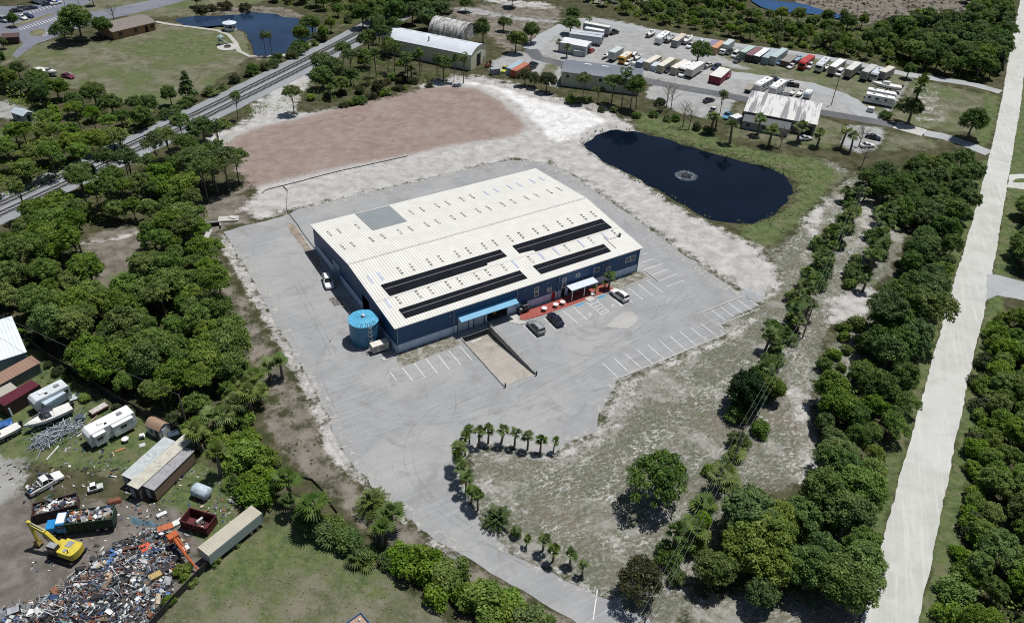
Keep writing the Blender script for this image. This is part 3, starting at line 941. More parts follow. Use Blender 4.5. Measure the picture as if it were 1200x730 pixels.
# ------------------------------------------------------------------ the warehouse
m_navy = ribbed('navy_siding', (.024, .082, .19), 'x', .35, .3, .5, .12, (.05, .09, .17))
m_navy_y = ribbed('navy_siding_end', (.024, .082, .19), 'y', .35, .3, .5, .12, (.05, .09, .17))
m_band = M('pale_blue_block', (.50, .60, .76), .8, .08, .8, 0, .2, (.34, .38, .44))
m_roof = ribbed('cream_metal_roof', (.70, .685, .63), 'x', .61, .9, .42, .2, (.58, .55, .48), .05)
m_trim = M('cream_trim', (.72, .70, .65), .5)
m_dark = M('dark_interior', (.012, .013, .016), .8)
m_solar = M('black_collector', (.006, .007, .012), .6, .3, .5, spec=.08)
m_rubber = M('black_rubber', (.02, .02, .02), .8)
m_aw = ribbed('blue_awning_metal', (.12, .36, .55), 'x', .4, .35, .4, .15, (.20, .42, .56))
m_white = M('white_paint', (.74, .74, .72), .4, .05)
m_steel = M('galvanised_steel', (.40, .41, .42), .45, .12, 2, .5)
GL = glass()
GLB = glass('blue_window_glass', (.05, .08, .12))
UL, VL, HE, SL = 59.5, 42.0, 6.3, .092


def RZ(v, off=0.0):
    return HE + SL * min(v, VL - v) + off


W = thing('warehouse', 'large blue metal warehouse with cream ribbed roof and black solar collector strips', 'warehouse', WO, WA)
sd = MB()
for a, b, z0, z1 in ((0, 13.4, 1.95, 6.3), (13.4, 26.4, 3.4, 6.3), (26.4, 39.6, 1.95, 6.3), (39.6, 46.4, 2.7, 6.3), (46.4, UL, 1.95, 6.3)):
    sd.box(((a + b) / 2, .15, (z0 + z1) / 2), (b - a, .3, z1 - z0))
sd.box((UL / 2, VL - .15, 4.1), (UL, .3, 4.4))
sd.build('front_siding', m_navy, W)
for u0 in (0, UL - .3):
    sd = MB()
    if u0 == 0:
        segs = ((0.3, 12.3), (15.8, 27.4), (31.2, VL - .3))
        for a, b in segs:
            sd.box((u0 + .15, (a + b) / 2, 4.1), (.3, b - a, 4.39))
        for a, b in ((12.3, 15.8), (27.4, 31.2)):
            sd.box((u0 + .15, (a + b) / 2, 5.3), (.3, b - a, 1.99))
    else:
        sd.box((u0 + .15, VL / 2, 4.1), (.3, VL - .6, 4.39))
    n = len(sd.v)
    sd.add([(u0, 0, 6.295), (u0, VL, 6.295), (u0, VL / 2, RZ(VL / 2) - .02), (u0 + .3, 0, 6.295), (u0 + .3, VL, 6.295), (u0 + .3, VL / 2, RZ(VL / 2) - .02)], [(0, 2, 1), (3, 4, 5), (0, 3, 5, 2), (1, 2, 5, 4)])
    sd.build('end_siding', m_navy_y, W)
bd = MB()
for a, b in ((-.04, 13.4), (26.4, 40.2), (46.0, UL + .04)):
    bd.box(((a + b) / 2, .13, .97), (b - a, .34, 1.94))
bd.box((UL / 2, VL - .13, .97), (UL + .08, .34, 1.94))
for a, b in ((.3, 12.3), (15.8, 27.4), (31.2, VL - .3)):
    bd.box((.13, (a + b) / 2, .97), (.34, b - a, 1.94))
bd.box((UL - .13, VL / 2, .97), (.34, VL - .6, 1.94))
bd.build('base_band', m_band, W)
# dock bay
for u_, w_ in ((16.8, 6.8), (25.7, 1.4)):
    MB().box((u_, .2, 1.68), (w_, .3, 3.4)).build('dock_wall', M('dock_blue_grey', (.52, .60, .70), .75, .1, .8, 0, .3, (.35, .36, .38)), W)
for u in (14.6, 18.3):
    o = MB().box((u, .03, 1.35), (2.4, .08, 2.5)).build('dock_door', M('dock_door_grey', (.38, .44, .52), .6, .08), W)
    for s_ in (-1.28, 1.28):
        MB().box((u + s_, -.04, 1.3), (.14, .1, 2.6)).build('door_seal', m_rubber, o)
dk = MB()
dk.box((16.4, -.02, -.62), (6.9, .28, 1.22))
for u in (13.7, 15.5, 17.4, 19.2):
    dk.box((u, -.25, -.3), (.3, .2, .5))
dk.build('dock_face', M('dark_dock_face', (.06, .05, .045), .9, .3), W)  # near-black brown face and bumpers below the dock doors
it = MB()
u0, u1, d, h = 20.25, 25.0, 6, 3.4
it.quad((u0, 0, .13), (u1, 0, .13), (u1, d, .13), (u0, d, .13))
it.quad((u0, d, .13), (u1, d, .13), (u1, d, h), (u0, d, h))
it.quad((u0, 0, h), (u0, d, h), (u1, d, h), (u1, 0, h))
it.quad((u0, 0, .13), (u0, d, .13), (u0, d, h), (u0, 0, h))
it.quad((u1, 0, .13), (u1, 0, h), (u1, d, h), (u1, d, .13))
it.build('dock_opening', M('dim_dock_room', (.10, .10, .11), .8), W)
# roof: two slopes, with ridge cap, seam and gutter
rf = MB()
for va, vb in ((-.3, VL / 2), (VL + .3, VL / 2)):
    za, zb = HE - .3 * SL + .1, RZ(VL / 2) + .1
    vs = [(-.35, va, za), (UL + .35, va, za), (UL + .35, vb, zb), (-.35, vb, zb)]
    lo = [(x, y, z - .14) for x, y, z in vs]
    fs = [(0, 1, 2, 3), (7, 6, 5, 4), (0, 4, 5, 1), (1, 5, 6, 2), (3, 2, 6, 7), (0, 3, 7, 4)]
    if va > vb:
        fs = [f[::-1] for f in fs]
    rf.add(vs + lo, fs)
roof = rf.build('roof', m_roof, W)
MB().box((UL / 2, VL / 2, RZ(VL / 2) + .11), (UL + .7, .5, .08)).build('ridge_cap', M('ridge_grey', (.50, .49, .46), .5), roof)
MB().box((UL / 2, 8.05, RZ(8.05) + .115), (UL + .5, .16, .05), 0, math.atan(SL)).build('roof_seam', M('seam_grey', (.52, .51, .48), .5), roof)
MB().box((UL / 2, -.36, HE - .05), (UL + .7, .16, .2)).box((UL / 2, VL + .36, HE - .05), (UL + .7, .16, .2)).build('gutter', m_trim, roof)
for u in (-.38, UL + .38):
    tr = MB()
    for va, vb in ((-.3, VL / 2), (VL + .3, VL / 2)):
        a, b = Vector((u, va, HE - .02)), Vector((u, vb, RZ(VL / 2) + .03))
        d = b - a
        tr.box((a + b) / 2, (.06, d.length, .26), 0, math.atan2(d.z, abs(d.y)) * (1 if vb > va else -1))
    tr.build('gable_trim', m_trim, roof)
zq = lambda v, o: RZ(v, .1 + o)


def roof_panel(name, pts, h, mat, lines=()):
    mb = MB()
    n = len(pts)
    mb.add([(u, v, zq(v, .02)) for u, v in pts] + [(u, v, zq(v, h)) for u, v in pts],
           [tuple(range(n - 1, -1, -1)), tuple(range(n, 2 * n))] + [(i, (i + 1) % n, n + (i + 1) % n, n + i) for i in range(n)])
    o = mb.build(name, mat, W)
    for u0, v0, u1, v1 in lines:
        MB().add([(u0, v0 - .05, zq(v0 - .05, h + .01)), (u1, v1 - .05, zq(v1 - .05, h + .01)), (u1, v1 + .05, zq(v1 + .05, h + .05)), (u0, v0 + .05, zq(v0 + .05, h + .05))], [(0, 1, 2, 3)]).build('header_pipe', M('pipe_grey', (.09, .095, .11), .5), o)
    return o


roof_panel('solar_collector', [(2.9, 8.4), (25.3, 8.75), (25.55, 9.35), (30.6, 9.55), (30.45, 12.15), (2.7, 12.15)], .14, m_solar, [(2.9, 10.6, 30.4, 10.7)])
roof_panel('solar_collector', [(33.6, 9.3), (37.0, 9.05), (37.15, 8.35), (58.0, 8.5), (57.8, 12.3), (33.6, 12.15)], .14, m_solar, [(33.7, 10.6, 57.8, 10.6)])
roof_panel('solar_collector', [(2.75, 1.3), (30.55, 1.5), (30.45, 4.3), (2.65, 4.1)], .14, m_solar, [(2.8, 2.8, 30.4, 3.0)])
roof_panel('solar_collector', [(33.9, 1.4), (52.3, 1.45), (52.4, 4.25), (33.8, 4.4)], .14, m_solar, [(33.9, 2.9, 52.3, 2.9)])
roof_panel('grey_roof_section', [(10.1, 32.2), (18.5, 32.3), (18.7, 42.15), (10.15, 42.25)], .03, ribbed('bare_grey_roof', (.26, .285, .29), 'x', .61, .9, .4, .3, (.36, .38, .385)))
ks = NT('dirty_skylight')
o_ = ks.obj()
gn = ks.t.nodes.new('ShaderNodeTexCoord').outputs['Generated']
sg_ = ks.t.nodes.new('ShaderNodeSeparateXYZ')
ks.put(sg_.inputs[0], gn)
nz_ = ks.math('MULTIPLY', ks.math('SUBTRACT', ks.noise(o_, .9, 3, .6), .5), .55)
sp_ = ks.step(ks.math('ABSOLUTE', ks.math('SUBTRACT', ks.math('FRACT', ks.math('MULTIPLY', sg_.outputs[1], 3.0)), .5)), .30, .16)
ks.bsdf(ks.mix(ks.math('MULTIPLY', sp_, ks.step(ks.math('ADD', ks.noise(o_, 2.3, 2, .6), nz_), .34, .46)), (.60, .58, .53), (.075, .07, .055)), .5)
m_sky1 = ks.m
m_sky2 = M('clean_skylight', (.46, .50, .60), .25, .12, 1.5)
cols_ = [1.65, 3.8] + [x for k_ in range(8) for x in (8.15 + 6.63 * k_, 10.9 + 6.63 * k_)]
for v, clean in ((36.0, lambda i: i > 11), (28.5, lambda i: False), (14.7, lambda i: i < 2), (6.6, lambda i: i in (0, 9, 11, 12, 14, 16))):
    for i, u in enumerate(cols_):
        if v > 30 and 9.5 < u < 19.2:
            continue
        c_ = clean(i)
        roof_panel('skylight', [(u - .24, v - 1.35), (u + .24, v - 1.35), (u + .24, v + 1.35), (u - .24, v + 1.35)], .06, m_sky2 if c_ else m_sky1)
vt = MB()
vt.lathe([(.22, 0), (.22, .5), (.34, .52), (.34, .7), (.1, .8)], 12, (57.6, 5.2, RZ(5.2) + .08))
vt.box((56.2, 5.2, RZ(5.2) + .14), (2.6, .07, .07)).box((54, 4.2, RZ(4.2) + .14), (.07, 4.5, .07), 0, .09)
vt.build('roof_vent', M('vent_dark', (.07, .07, .075), .5), W)
# windows, doors, downpipes, wall lamps
for u, z, w in ((32.0, 4.3, .9), (32.05, 3.05, .9), (35.25, 3.1, .9), (39.0, 4.35, .9), (39.05, 2.9, .9), (42.5, 4.4, .8), (47.6, 4.15, 1.0), (50.9, 3.4, .9), (56.25, 4.1, 1.15), (57.6, 4.1, 1.15)):
    f = MB().box((u, -.03, z), (w + .24, .1, w + .2)).build('window', m_trim, W)
    MB().box((u, -.07, z), (w, .06, w - .04)).build('pane', GLB, f)
for u, c in ((36.4, (.30, .02, .03)), (38.9, (.012, .012, .014))):
    f = MB().box((u, -.07, 1.2), (1.2, .1, 2.2)).build('door_frame', m_band, W)
    MB().box((u, -.12, 1.18), (.95, .06, 2.1)).build('door', M('door_red' if c[0] > .1 else 'door_black', c, .5), f)
for u in (.2, 12.4, 27.1, 37.55, 46.65, UL - .2):
    MB().box((u, -.14, 3.2), (.12, .14, 6.1)).build('downpipe', M('pipe_blue_grey', (.22, .29, .40), .5), W)
for u, z in ((11.5, 5.0), (29, 5.1), (34.6, 5.2), (49.2, 4.9), (53.5, 5.3), (44.6, 5.1)):
    MB().box((u, -.1, z), (.28, .2, .22)).build('wall_lamp', m_steel, W)
MB().box((.02, 29.3, 2.0), (.1, 3.6, 4.0)).build('roller_door', ribbed('roller_blue', (.26, .35, .48), 'z', .25, .3), W)
it = MB()
it.box((1.2, 14.05, 2.1), (.1, 3.4, 4.1)).box((.7, 12.35, 2.1), (1.1, .1, 4.1)).box((.7, 15.75, 2.1), (1.1, .1, 4.1)).box((.7, 14.05, 4.25), (1.2, 3.5, .1))
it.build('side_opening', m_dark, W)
# awnings
aw = MB()
aw.add([(13.2, -.02, 4.25), (26.6, -.02, 4.25), (26.6, -1.75, 3.75), (13.2, -1.75, 3.75), (13.2, -.02, 4.13), (26.6, -.02, 4.13), (26.6, -1.75, 3.6), (13.2, -1.75, 3.6)],
       [(3, 2, 1, 0), (4, 5, 6, 7), (3, 7, 6, 2), (2, 6, 5, 1), (0, 4, 7, 3), (0, 1, 5, 4)])
aw = aw.build('dock_awning', m_aw, W)
for u in (13.5, 17.8, 22.1, 26.3):
    MB().tube((u, -1.6, 3.62), (u, -.05, 2.9), .05, n=6).build('bracket', m_steel, aw)
cn = MB().box((42.8, -1.55, 2.95), (7.0, 2.1, .16), 0, .03).build('entrance_canopy', M('white_canopy', (.62, .68, .76), .35, .05), W)
for u in (39.6, 42.8, 46.0):
    MB().box((u, -2.45, 1.5), (.14, .14, 2.78)).build('post', m_white, cn)
en = MB()
en.box((43.1, .35, 1.4), (5.8, .1, 2.6))
en = en.build('entrance_glazing', GL, W)
MB().box((41.6, .22, 1.3), (.08, .14, 2.3)).box((43.1, .22, 1.3), (.08, .14, 2.3)).box((44.6, .22, 1.3), (.08, .14, 2.3)).box((43.1, .22, 2.42), (5.6, .14, .1)).build('mullion', m_steel, en)
MB().box((44.9, -2.9, .35), (.9, .5, .4)).box((44.9, -2.7, .65), (.9, .1, .5)).build('bench', m_white)
tag(bpy.data.objects['bench'], 'small white bench on the red brick forecourt by the entrance canopy', 'bench')
b_ = bpy.data.objects['bench']
b_.location, b_.rotation_euler.z = WO, WA

# ramp walls with end bollards
m_rw = M('ramp_wall_concrete', (.30, .29, .275), .9, .2, .8, 0, .4, (.12, .11, .10))
for u, la, hh in ((12.98, 'low concrete wall along the left side of the loading ramp', .25), (19.88, 'concrete wall with pipe rail along the right side of the loading ramp', .5)):
    t = thing('ramp_wall', la, 'retaining wall', WL(u, 0, 0), WA)
    mb = MB()
    mb.add([(-.11, -18.2, -.15), (.11, -18.2, -.15), (.11, -.3, -1.3), (-.11, -.3, -1.3), (-.11, -18.2, hh), (.11, -18.2, hh), (.11, -.3, hh), (-.11, -.3, hh)],
           [(3, 2, 1, 0), (4, 5, 6, 7), (0, 1, 5, 4), (1, 2, 6, 5), (2, 3, 7, 6), (3, 0, 4, 7)])
    mb.build('wall', m_rw, t)
    r_ = MB()
    if hh > .4:
        for v in np.linspace(-17.8, -.6, 9):
            r_.tube((0, v, hh), (0, v, hh + .55), .035, n=6)
        r_.tube((0, -17.8, hh + .55), (0, -.6, hh + .55), .04, n=6)
        r_.build('handrail', m_steel, t)
    t2 = MB().lathe([(.13, 0), (.13, 1.0), (.09, 1.08), (.02, 1.1)], 12).build('bollard', M('black_bollard', (.02, .02, .02), .5), None, WL(u, -18.55, .05))
    tag(t2, 'black bollard at the foot of the %s ramp wall' % ('left' if u < 15 else 'right'), 'bollard', 'bollards at the ramp foot')
for u, v in ((32.4, -2.4), (34.5, -2.2), (35.6, -1.9)):
    pass
for i, (x, y, la) in enumerate(((637.6, 364.6, 'white round table on the brick forecourt beside the dark utility cart'), (651, 360.2, 'middle white round table of three on the brick forecourt'), (659, 357.3, 'white round table on the brick forecourt next to the canopy shadow'))):
    t = thing('round_table', la, 'table', P(x, y) + Vector((0, 0, .16)), 0, 'white tables on the brick forecourt')
    MB().lathe([(.55, .66), (.57, .68), (.57, .71), (.54, .73)], 20).build('tabletop', m_white, t)
    MB().lathe([(.3, 0), (.28, .04), (.06, .08), (.06, .66)], 12).build('pedestal', m_steel, t)

# water tank
T = thing('water_tank', 'round blue water storage tank with conical lid at the warehouse corner', 'water tank', WL(-3.5, 6.9, .05))
m_tk = ribbed('tank_blue', (.055, .19, .33), 'z', 1.2, .1, .4, .18, (.10, .24, .36))
m_tl = M('tank_lid_blue', (.10, .40, .60), .4, .08, .7)
MB().lathe([(2.85, 0), (2.85, 4.9)], 48).build('tank_wall', m_tk, T)
lid = MB().lathe([(2.95, 4.86), (2.95, 4.98), (.35, 5.5), (.05, 5.52)], 48).build('lid', m_tl, T)
rb_ = MB()
for k_ in range(16):
    w = PI * 2 * k_ / 16
    a, b = Vector((2.9 * math.cos(w), 2.9 * math.sin(w), 5.0)), Vector((.4 * math.cos(w), .4 * math.sin(w), 5.5))
    rb_.tube(a, b, .035, n=4)
rb_.build('lid_rib', m_tk, lid)
MB().lathe([(.28, 5.5), (.28, 5.7), (.36, 5.74), (.3, 5.95), (.05, 6.05)], 14).build('vent', M('tank_vent', (.6, .6, .62), .4), T)
for w0 in (-1.02, 2.9):
    ld = MB()
    c, s_ = math.cos(w0), math.sin(w0)
    for o in (-.22, .22):
        a = Vector((3.02 * c - o * s_, 3.02 * s_ + o * c, .2))
        ld.tube(a, a + Vector((0, 0, 5.6)), .04, n=6)
    for j in range(16):
        z = .4 + j * .32
        ld.tube((3.02 * c + .22 * s_, 3.02 * s_ - .22 * c, z), (3.02 * c - .22 * s_, 3.02 * s_ + .22 * c, z), .03, n=5)
    if w0 < 0:
        for z in (2.2, 3.2, 4.2, 5.2):
            pts = [Vector(((3.02 + .7 * math.sin(q)) * c - .4 * math.cos(q) * s_, (3.02 + .7 * math.sin(q)) * s_ + .4 * math.cos(q) * c, z)) for q in np.linspace(0, PI, 7)]
            ld.path(pts, [.03] * 7, 5)
    ld.build('ladder', m_steel, T)
gr = MB()
for k_ in range(9):
    w = -1.75 + k_ * .16
    p = Vector((2.8 * math.cos(w), 2.8 * math.sin(w), 5.0))
    gr.tube(p, p + Vector((0, 0, .75)), .035, n=5)
    if k_:
        gr.tube(q + Vector((0, 0, .75)), p + Vector((0, 0, .75)), .035, n=5)
    q = p
gr.build('guard_rail', m_rubber, T)

# pale equipment trailer by the corner, pallet pads, grating
t = thing('equipment_trailer', 'small cream box trailer parked between blue tank and warehouse corner', 'trailer', WL(-2.5, 2.3, .05), WA - .02)
b_ = MB().box((0, 0, 1.15), (3.3, 1.5, 1.5)).build('body', M('cream_box', (.50, .48, .40), .5, .08, 1, 0, .3), t, bevel=.04)
MB().box((0, 0, 1.93), (3.36, 1.56, .08)).build('roof', M('cream_lid', (.66, .63, .55), .5), t)
MB().box((-1.2, -.76, 1.1), (.7, .05, .9)).box((.3, -.76, 1.2), (1.1, .05, .6)).build('louvre_panel', M('louvre_grey', (.28, .27, .24), .6), b_)
MB().path([(-1.6, -.5, .45), (-2.7, 0, .45), (-1.6, .5, .45)], [.06] * 3, 6).build('drawbar', m_rubber, t)
for sx in (-.5, .5):
    for sy in (-.62, .62):
        MB().lathe([(.3, -.1), (.32, -.06), (.32, .06), (.3, .1)], 16).build('wheel', m_rubber, t).matrix_local = Matrix.Translation((sx, sy, .33)) @ Matrix.Rotation(PI / 2, 4, 'X')
MB().box((0, 0, .3), (2.4, 1.2, .12)).build('chassis', m_rubber, t)
MB().prism([(-1.0, -.55), (1.2, -.5), (1.0, .45), (-1.1, .5)], 0, .1).build('concrete_pad', m_pale, None, WL(-2.2, -.4, .05), WA)
tag(bpy.data.objects['concrete_pad'], 'small pale concrete slab beside the cream box trailer', 'slab')
g_ = MB()
for k_ in range(9):
    g_.box((0, -1.4 + k_ * .35, .06), (1.9, .12, .1))
for x in (-.9, 0, .9):
    g_.box((x, 0, .02), (.12, 3, .06))
g_.build('timber_pallet', M('weathered_timber', (.22, .20, .175), .9, .2), None, WL(-3.6, 21.2, .05), WA)
tag(bpy.data.objects['timber_pallet'], 'flat timber pallet lying on the lot beside the warehouse shadow', 'pallet')
g_ = MB()
for k_ in range(12):
    g_.box((R_.uniform(-.5, .5), -2.6 + k_ * .45, .12 + R_.random() * .2), (R_.uniform(.5, 1.6), .1, .1), R_.uniform(-.4, .4))
g_.build('timber_offcuts', M('pale_offcut', (.42, .40, .36), .9, .2), None, WL(-2.4, 20.2, .05), WA + .1)
tag(bpy.data.objects['timber_offcuts'], 'loose row of pale timber offcuts along the warehouse shadow edge', 'timber')

# fountain
t = thing('fountain', 'white water fountain spraying a ring in the dark pond', 'fountain', P(804, 206, -.55) + Vector((0, 0, 0)))
MB().lathe([(.5, -.1), (.55, .05), (.3, .2), (.12, .3)], 14).build('float', m_rubber, t)
kf = NT('fountain_spray')
em = kf.bsdf(kf.mix(kf.noise(kf.obj(), 6), (.55, .6, .66), (.8, .83, .86)), .5)
tp = kf.t.nodes.new('ShaderNodeBsdfTransparent')
mx = kf.t.nodes.new('ShaderNodeMixShader')
mx.inputs[0].default_value = .13
kf.t.links.new(tp.outputs[0], mx.inputs[1])
kf.t.links.new(em.outputs[0], mx.inputs[2])
kf.t.links.new(mx.outputs[0], kf.out.inputs[0])
sp = MB()
for k_ in range(110):
    w = R_.uniform(0, 2 * PI)
    s_ = R_.random() ** .5
    rr = 2.2 * s_ * R_.uniform(.92, 1.05)
    z = .15 + 1.7 * (1 - (2 * s_ - .9) ** 2) * .5 * R_.uniform(.7, 1)
    z = max(.06, z if s_ < .93 else .1)
    d_ = R_.uniform(.04, .11)
    sp.box((rr * math.cos(w), rr * math.sin(w), z), (d_ * 2.6, d_, d_), w, 0, R_.uniform(-.8, .8))
sp.build('spray', kf.m, t)
kf2 = NT('surface_foam')
ob_ = kf2.obj()
rad = kf2.n('VectorMath', 1, {'operation': 'LENGTH'}, i0=kf2.n('VectorMath', 0, {'operation': 'MULTIPLY'}, i0=ob_, i1=(1, 1, 0)))
al = kf2.math('MULTIPLY', kf2.step(rad, .7, 2.5), kf2.step(rad, 3.4, 2.6))
al = kf2.math('ADD', al, kf2.math('MULTIPLY', kf2.step(rad, 1.0, .1), .8))
al = kf2.math('MULTIPLY', al, kf2.step(kf2.noise(ob_, 1.6, 5, .75, .8), .42, .66))
em = kf2.bsdf((.62, .68, .74), .6)
tp = kf2.t.nodes.new('ShaderNodeBsdfTransparent')
mx = kf2.t.nodes.new('ShaderNodeMixShader')
kf2.put(mx.inputs[0], kf2.math('MULTIPLY', al, .24))
kf2.t.links.new(tp.outputs[0], mx.inputs[1])
kf2.t.links.new(em.outputs[0], mx.inputs[2])
kf2.t.links.new(mx.outputs[0], kf2.out.inputs[0])
MB().lathe([(4.2, .012), (4.1, .02), (.05, .03)], 40).build('foam_ring', kf2.m, t)
# ------------------------------------------------------------------ builders for vehicles, boats and sheds
m_tyre = M('tyre_rubber', (.018, .018, .018), .85)
m_hub = M('wheel_hub', (.35, .35, .36), .35, .1, 3, .4)
m_lampc = M('lamp_clear', (.6, .6, .58), .2)
m_lampr = M('lamp_red', (.30, .02, .02), .3)
m_black = M('matt_black', (.02, .02, .022), .6)
_pc = {}


def paint(c, rough=.3):
    key = tuple(round(x, 3) for x in c) + (rough,)
    if key not in _pc:
        _pc[key] = M('vehicle_paint_%d' % len(_pc), c, rough, .05, .8, 0, .12, tuple(x * .7 + .03 for x in c), .5)
    return _pc[key]


def wheel(t, x, y, r=.33, w=.22, name='wheel'):
    o = MB().lathe([(r * .5, -w / 2), (r * .96, -w / 2), (r, -w * .3), (r, w * .3), (r * .96, w / 2), (r * .5, w / 2)], 18).build(name, m_tyre, t)
    o.matrix_local = Matrix.Translation((x, y, r)) @ Matrix.Rotation(PI / 2, 4, 'X')
    h = MB().lathe([(r * .52, -w * .52), (r * .3, -w * .56), (r * .3, w * .56), (r * .52, w * .52)], 12).build('rim', m_hub, o)
    return o


def wheels(t, xs_, hw, r=.33, w=.22):
    for x in xs_:
        for y in (-hw, hw):
            wheel(t, x, y, r, w)


def hullring(x, hw, z0, zb, ch=.07):
    return [(x, -hw * .9, z0), (x, -hw, z0 + .15), (x, -hw, zb - ch * 1.6), (x, -hw + ch, zb), (x, hw - ch, zb), (x, hw, zb - ch * 1.6), (x, hw, z0 + .15), (x, hw * .9, z0)]


def car(label, loc, rz, c, style='sedan', name=None, group=None, roofc=None):
    sp = {'sedan': (4.6, 1.8, .92, 1.45, .75, -1.45), 'suv': (4.7, 1.88, 1.05, 1.72, .95, -2.15), 'hatch': (4.2, 1.75, .95, 1.5, .85, -1.85),
          'pickup': (5.3, 1.95, 1.08, 1.82, 1.25, -.65), 'van': (5.2, 1.95, 1.15, 2.1, 1.75, -2.45)}[style]
    L, Wd, zb, H, xf, xr = sp
    cat = {'pickup': 'pickup truck', 'van': 'van', 'suv': 'suv'}.get(style, 'car')
    t = thing(name or ('parked_' + cat.split()[0] if style != 'pickup' else 'pickup_truck'), label, cat, loc, rz, group)
    pm = paint(c)
    hw = Wd / 2
    s = [hullring(L / 2, hw * .72, .36, .62), hullring(L / 2 - .12, hw * .88, .28, zb * .76), hullring(L / 2 - .7, hw, .24, zb * .9), hullring(xf, hw, .22, zb),
         hullring(xr, hw, .22, zb), hullring(-L / 2 + .12, hw * .94, .28, zb * .96), hullring(-L / 2, hw * .82, .38, zb * .8)]
    MB().loft(s).build('body', pm, t, smooth=False)
    wf, wr = xf - (.75 if style != 'van' else .45), xr + (.55 if style in ('sedan', 'hatch') else .18)
    g = MB()
    a, b = hw * .9, hw * .76
    vs = [(xf, -a, zb - .02), (xf, a, zb - .02), (xr, a, zb - .02), (xr, -a, zb - .02), (wf, -b, H - .06), (wf, b, H - .06), (wr, b, H - .06), (wr, -b, H - .06)]
    g.add(vs, [(0, 1, 5, 4), (1, 2, 6, 5), (2, 3, 7, 6), (3, 0, 4, 7), (4, 5, 6, 7)])
    g.build('window_band', GL, t)
    r_ = MB()
    r_.loft([[(wf + .02, -b, H - .08), (wf - .06, -b * .8, H), (wf - .06, b * .8, H), (wf + .02, b, H - .08)], [(wr - .02, -b, H - .08), (wr + .06, -b * .8, H), (wr + .06, b * .8, H), (wr - .02, b, H - .08)]])
    for sx0, sx1 in ((xf, wf), (xr, wr), ((xf + xr) / 2, (xf + xr) / 2)):
        for sg in (-1, 1):
            r_.tube((sx0, sg * a * 1.005, zb - .03), (sx1, sg * b * 1.01, H - .05), .05, .045, 5)
    r_.build('roof', paint(roofc) if roofc else pm, t)
    if style == 'pickup':
        bd = MB().box((-1.72, 0, zb - .25), (1.75, hw * 1.62, .5)).build('bed', m_black, t)
        bd.location.z = .04
    if style == 'suv':
        r_ = MB()
        for sg in (-1, 1):
            r_.box(((wf + wr) / 2, sg * b * .85, H + .05), (abs(wf - wr) * .8, .05, .05))
        r_.build('roof_rail', m_black, t)
    wheels(t, (L / 2 - .92, -L / 2 + .95), hw - .1, .35 if style in ('suv', 'pickup', 'van') else .32)
    for sg in (-1, 1):
        MB().box((L / 2 - .1, sg * hw * .66, zb * .68), (.16, .36, .14)).build('headlight', m_lampc, t)
        MB().box((-L / 2 + .05, sg * hw * .76, zb * .78), (.12, .2, .2)).build('tail_light', m_lampr, t)
        MB().box((xf - .25, sg * (hw + .07), zb + .05), (.14, .2, .14)).build('mirror', pm, t)
    return t


m_door = {}


def boxbody(t, L, Wd, z0, H, c, roofc=None, ribs=True, doors=True, rust=.2):
    """corrugated box with its own roof, door leaves and corner posts"""
    key = tuple(round(x, 2) for x in c)
    bm_ = ribbed('box_steel_%s_%s_%s' % key, c, 'x', .28, .5, .55, rust, (.17, .09, .055), .08) if ribs else paint(c, .45)
    MB().box((0, 0, z0 + H / 2), (L, Wd, H)).build('box_body', bm_, t)
    rc = roofc or tuple(min(.8, x * 1.25 + .03) for x in c)
    rk = tuple(round(x, 2) for x in rc)
    MB().box((0, 0, z0 + H + .035), (L * .995, Wd * .98, .07)).build('roof', ribbed('box_roof_%s_%s_%s' % rk, rc, 'x', .4, .3, .5, rust, (.22, .15, .10), .08), t)
    if doors:
        d = MB()
        for sg in (-1, 1):
            d.box((L / 2 + .03, sg * Wd * .24, z0 + H * .5), (.06, Wd * .45, H * .9))
            for q in (.1, .36):
                d.tube((L / 2 + .09, sg * Wd * q, z0 + H * .08), (L / 2 + .09, sg * Wd * q, z0 + H * .92), .025, n=5)
        d.build('door', bm_, t)
    p = MB()
    for sx in (-1, 1):
        for sy in (-1, 1):
            p.box((sx * (L / 2 - .06), sy * (Wd / 2 - .05), z0 + H / 2), (.16, .16, H + .06))
    p.build('corner_post', bm_ if ribs else m_steel, t)


def container(label, a, b, c, roofc=None, L=None, H=2.6, Wd=2.44, name='shipping_container', cat='container', group=None, rust=.2, z=0.0):
    loc, rz, ln = line(a, b, z)
    t = thing(name, label, cat, loc + Vector((0, 0, .06)), rz, group)
    boxbody(t, L or ln, Wd, 0, H, c, roofc, True, True, rust)
    return t


def trailer(label, a, b, c, roofc=(.7, .7, .68), L=None, H=2.6, Wd=2.5, group=None, ribs=False, name='box_trailer', z=0.0):
    loc, rz, ln = line(a, b, z)
    L = L or ln
    t = thing(name, label, 'trailer', loc, rz, group)
    boxbody(t, L, Wd, .95, H, c, roofc, ribs, True, .12)
    MB().box((0, 0, .82), (L * .96, .9, .22)).build('chassis', m_black, t)
    wheels(t, (L / 2 - 1.2, L / 2 - 2.3), Wd / 2 - .2, .48, .3)
    for sg in (-1, 1):
        MB().box((-L / 2 + 2.0, sg * .7, .45), (.14, .14, .86)).build('landing_leg', m_steel, t)
    return t


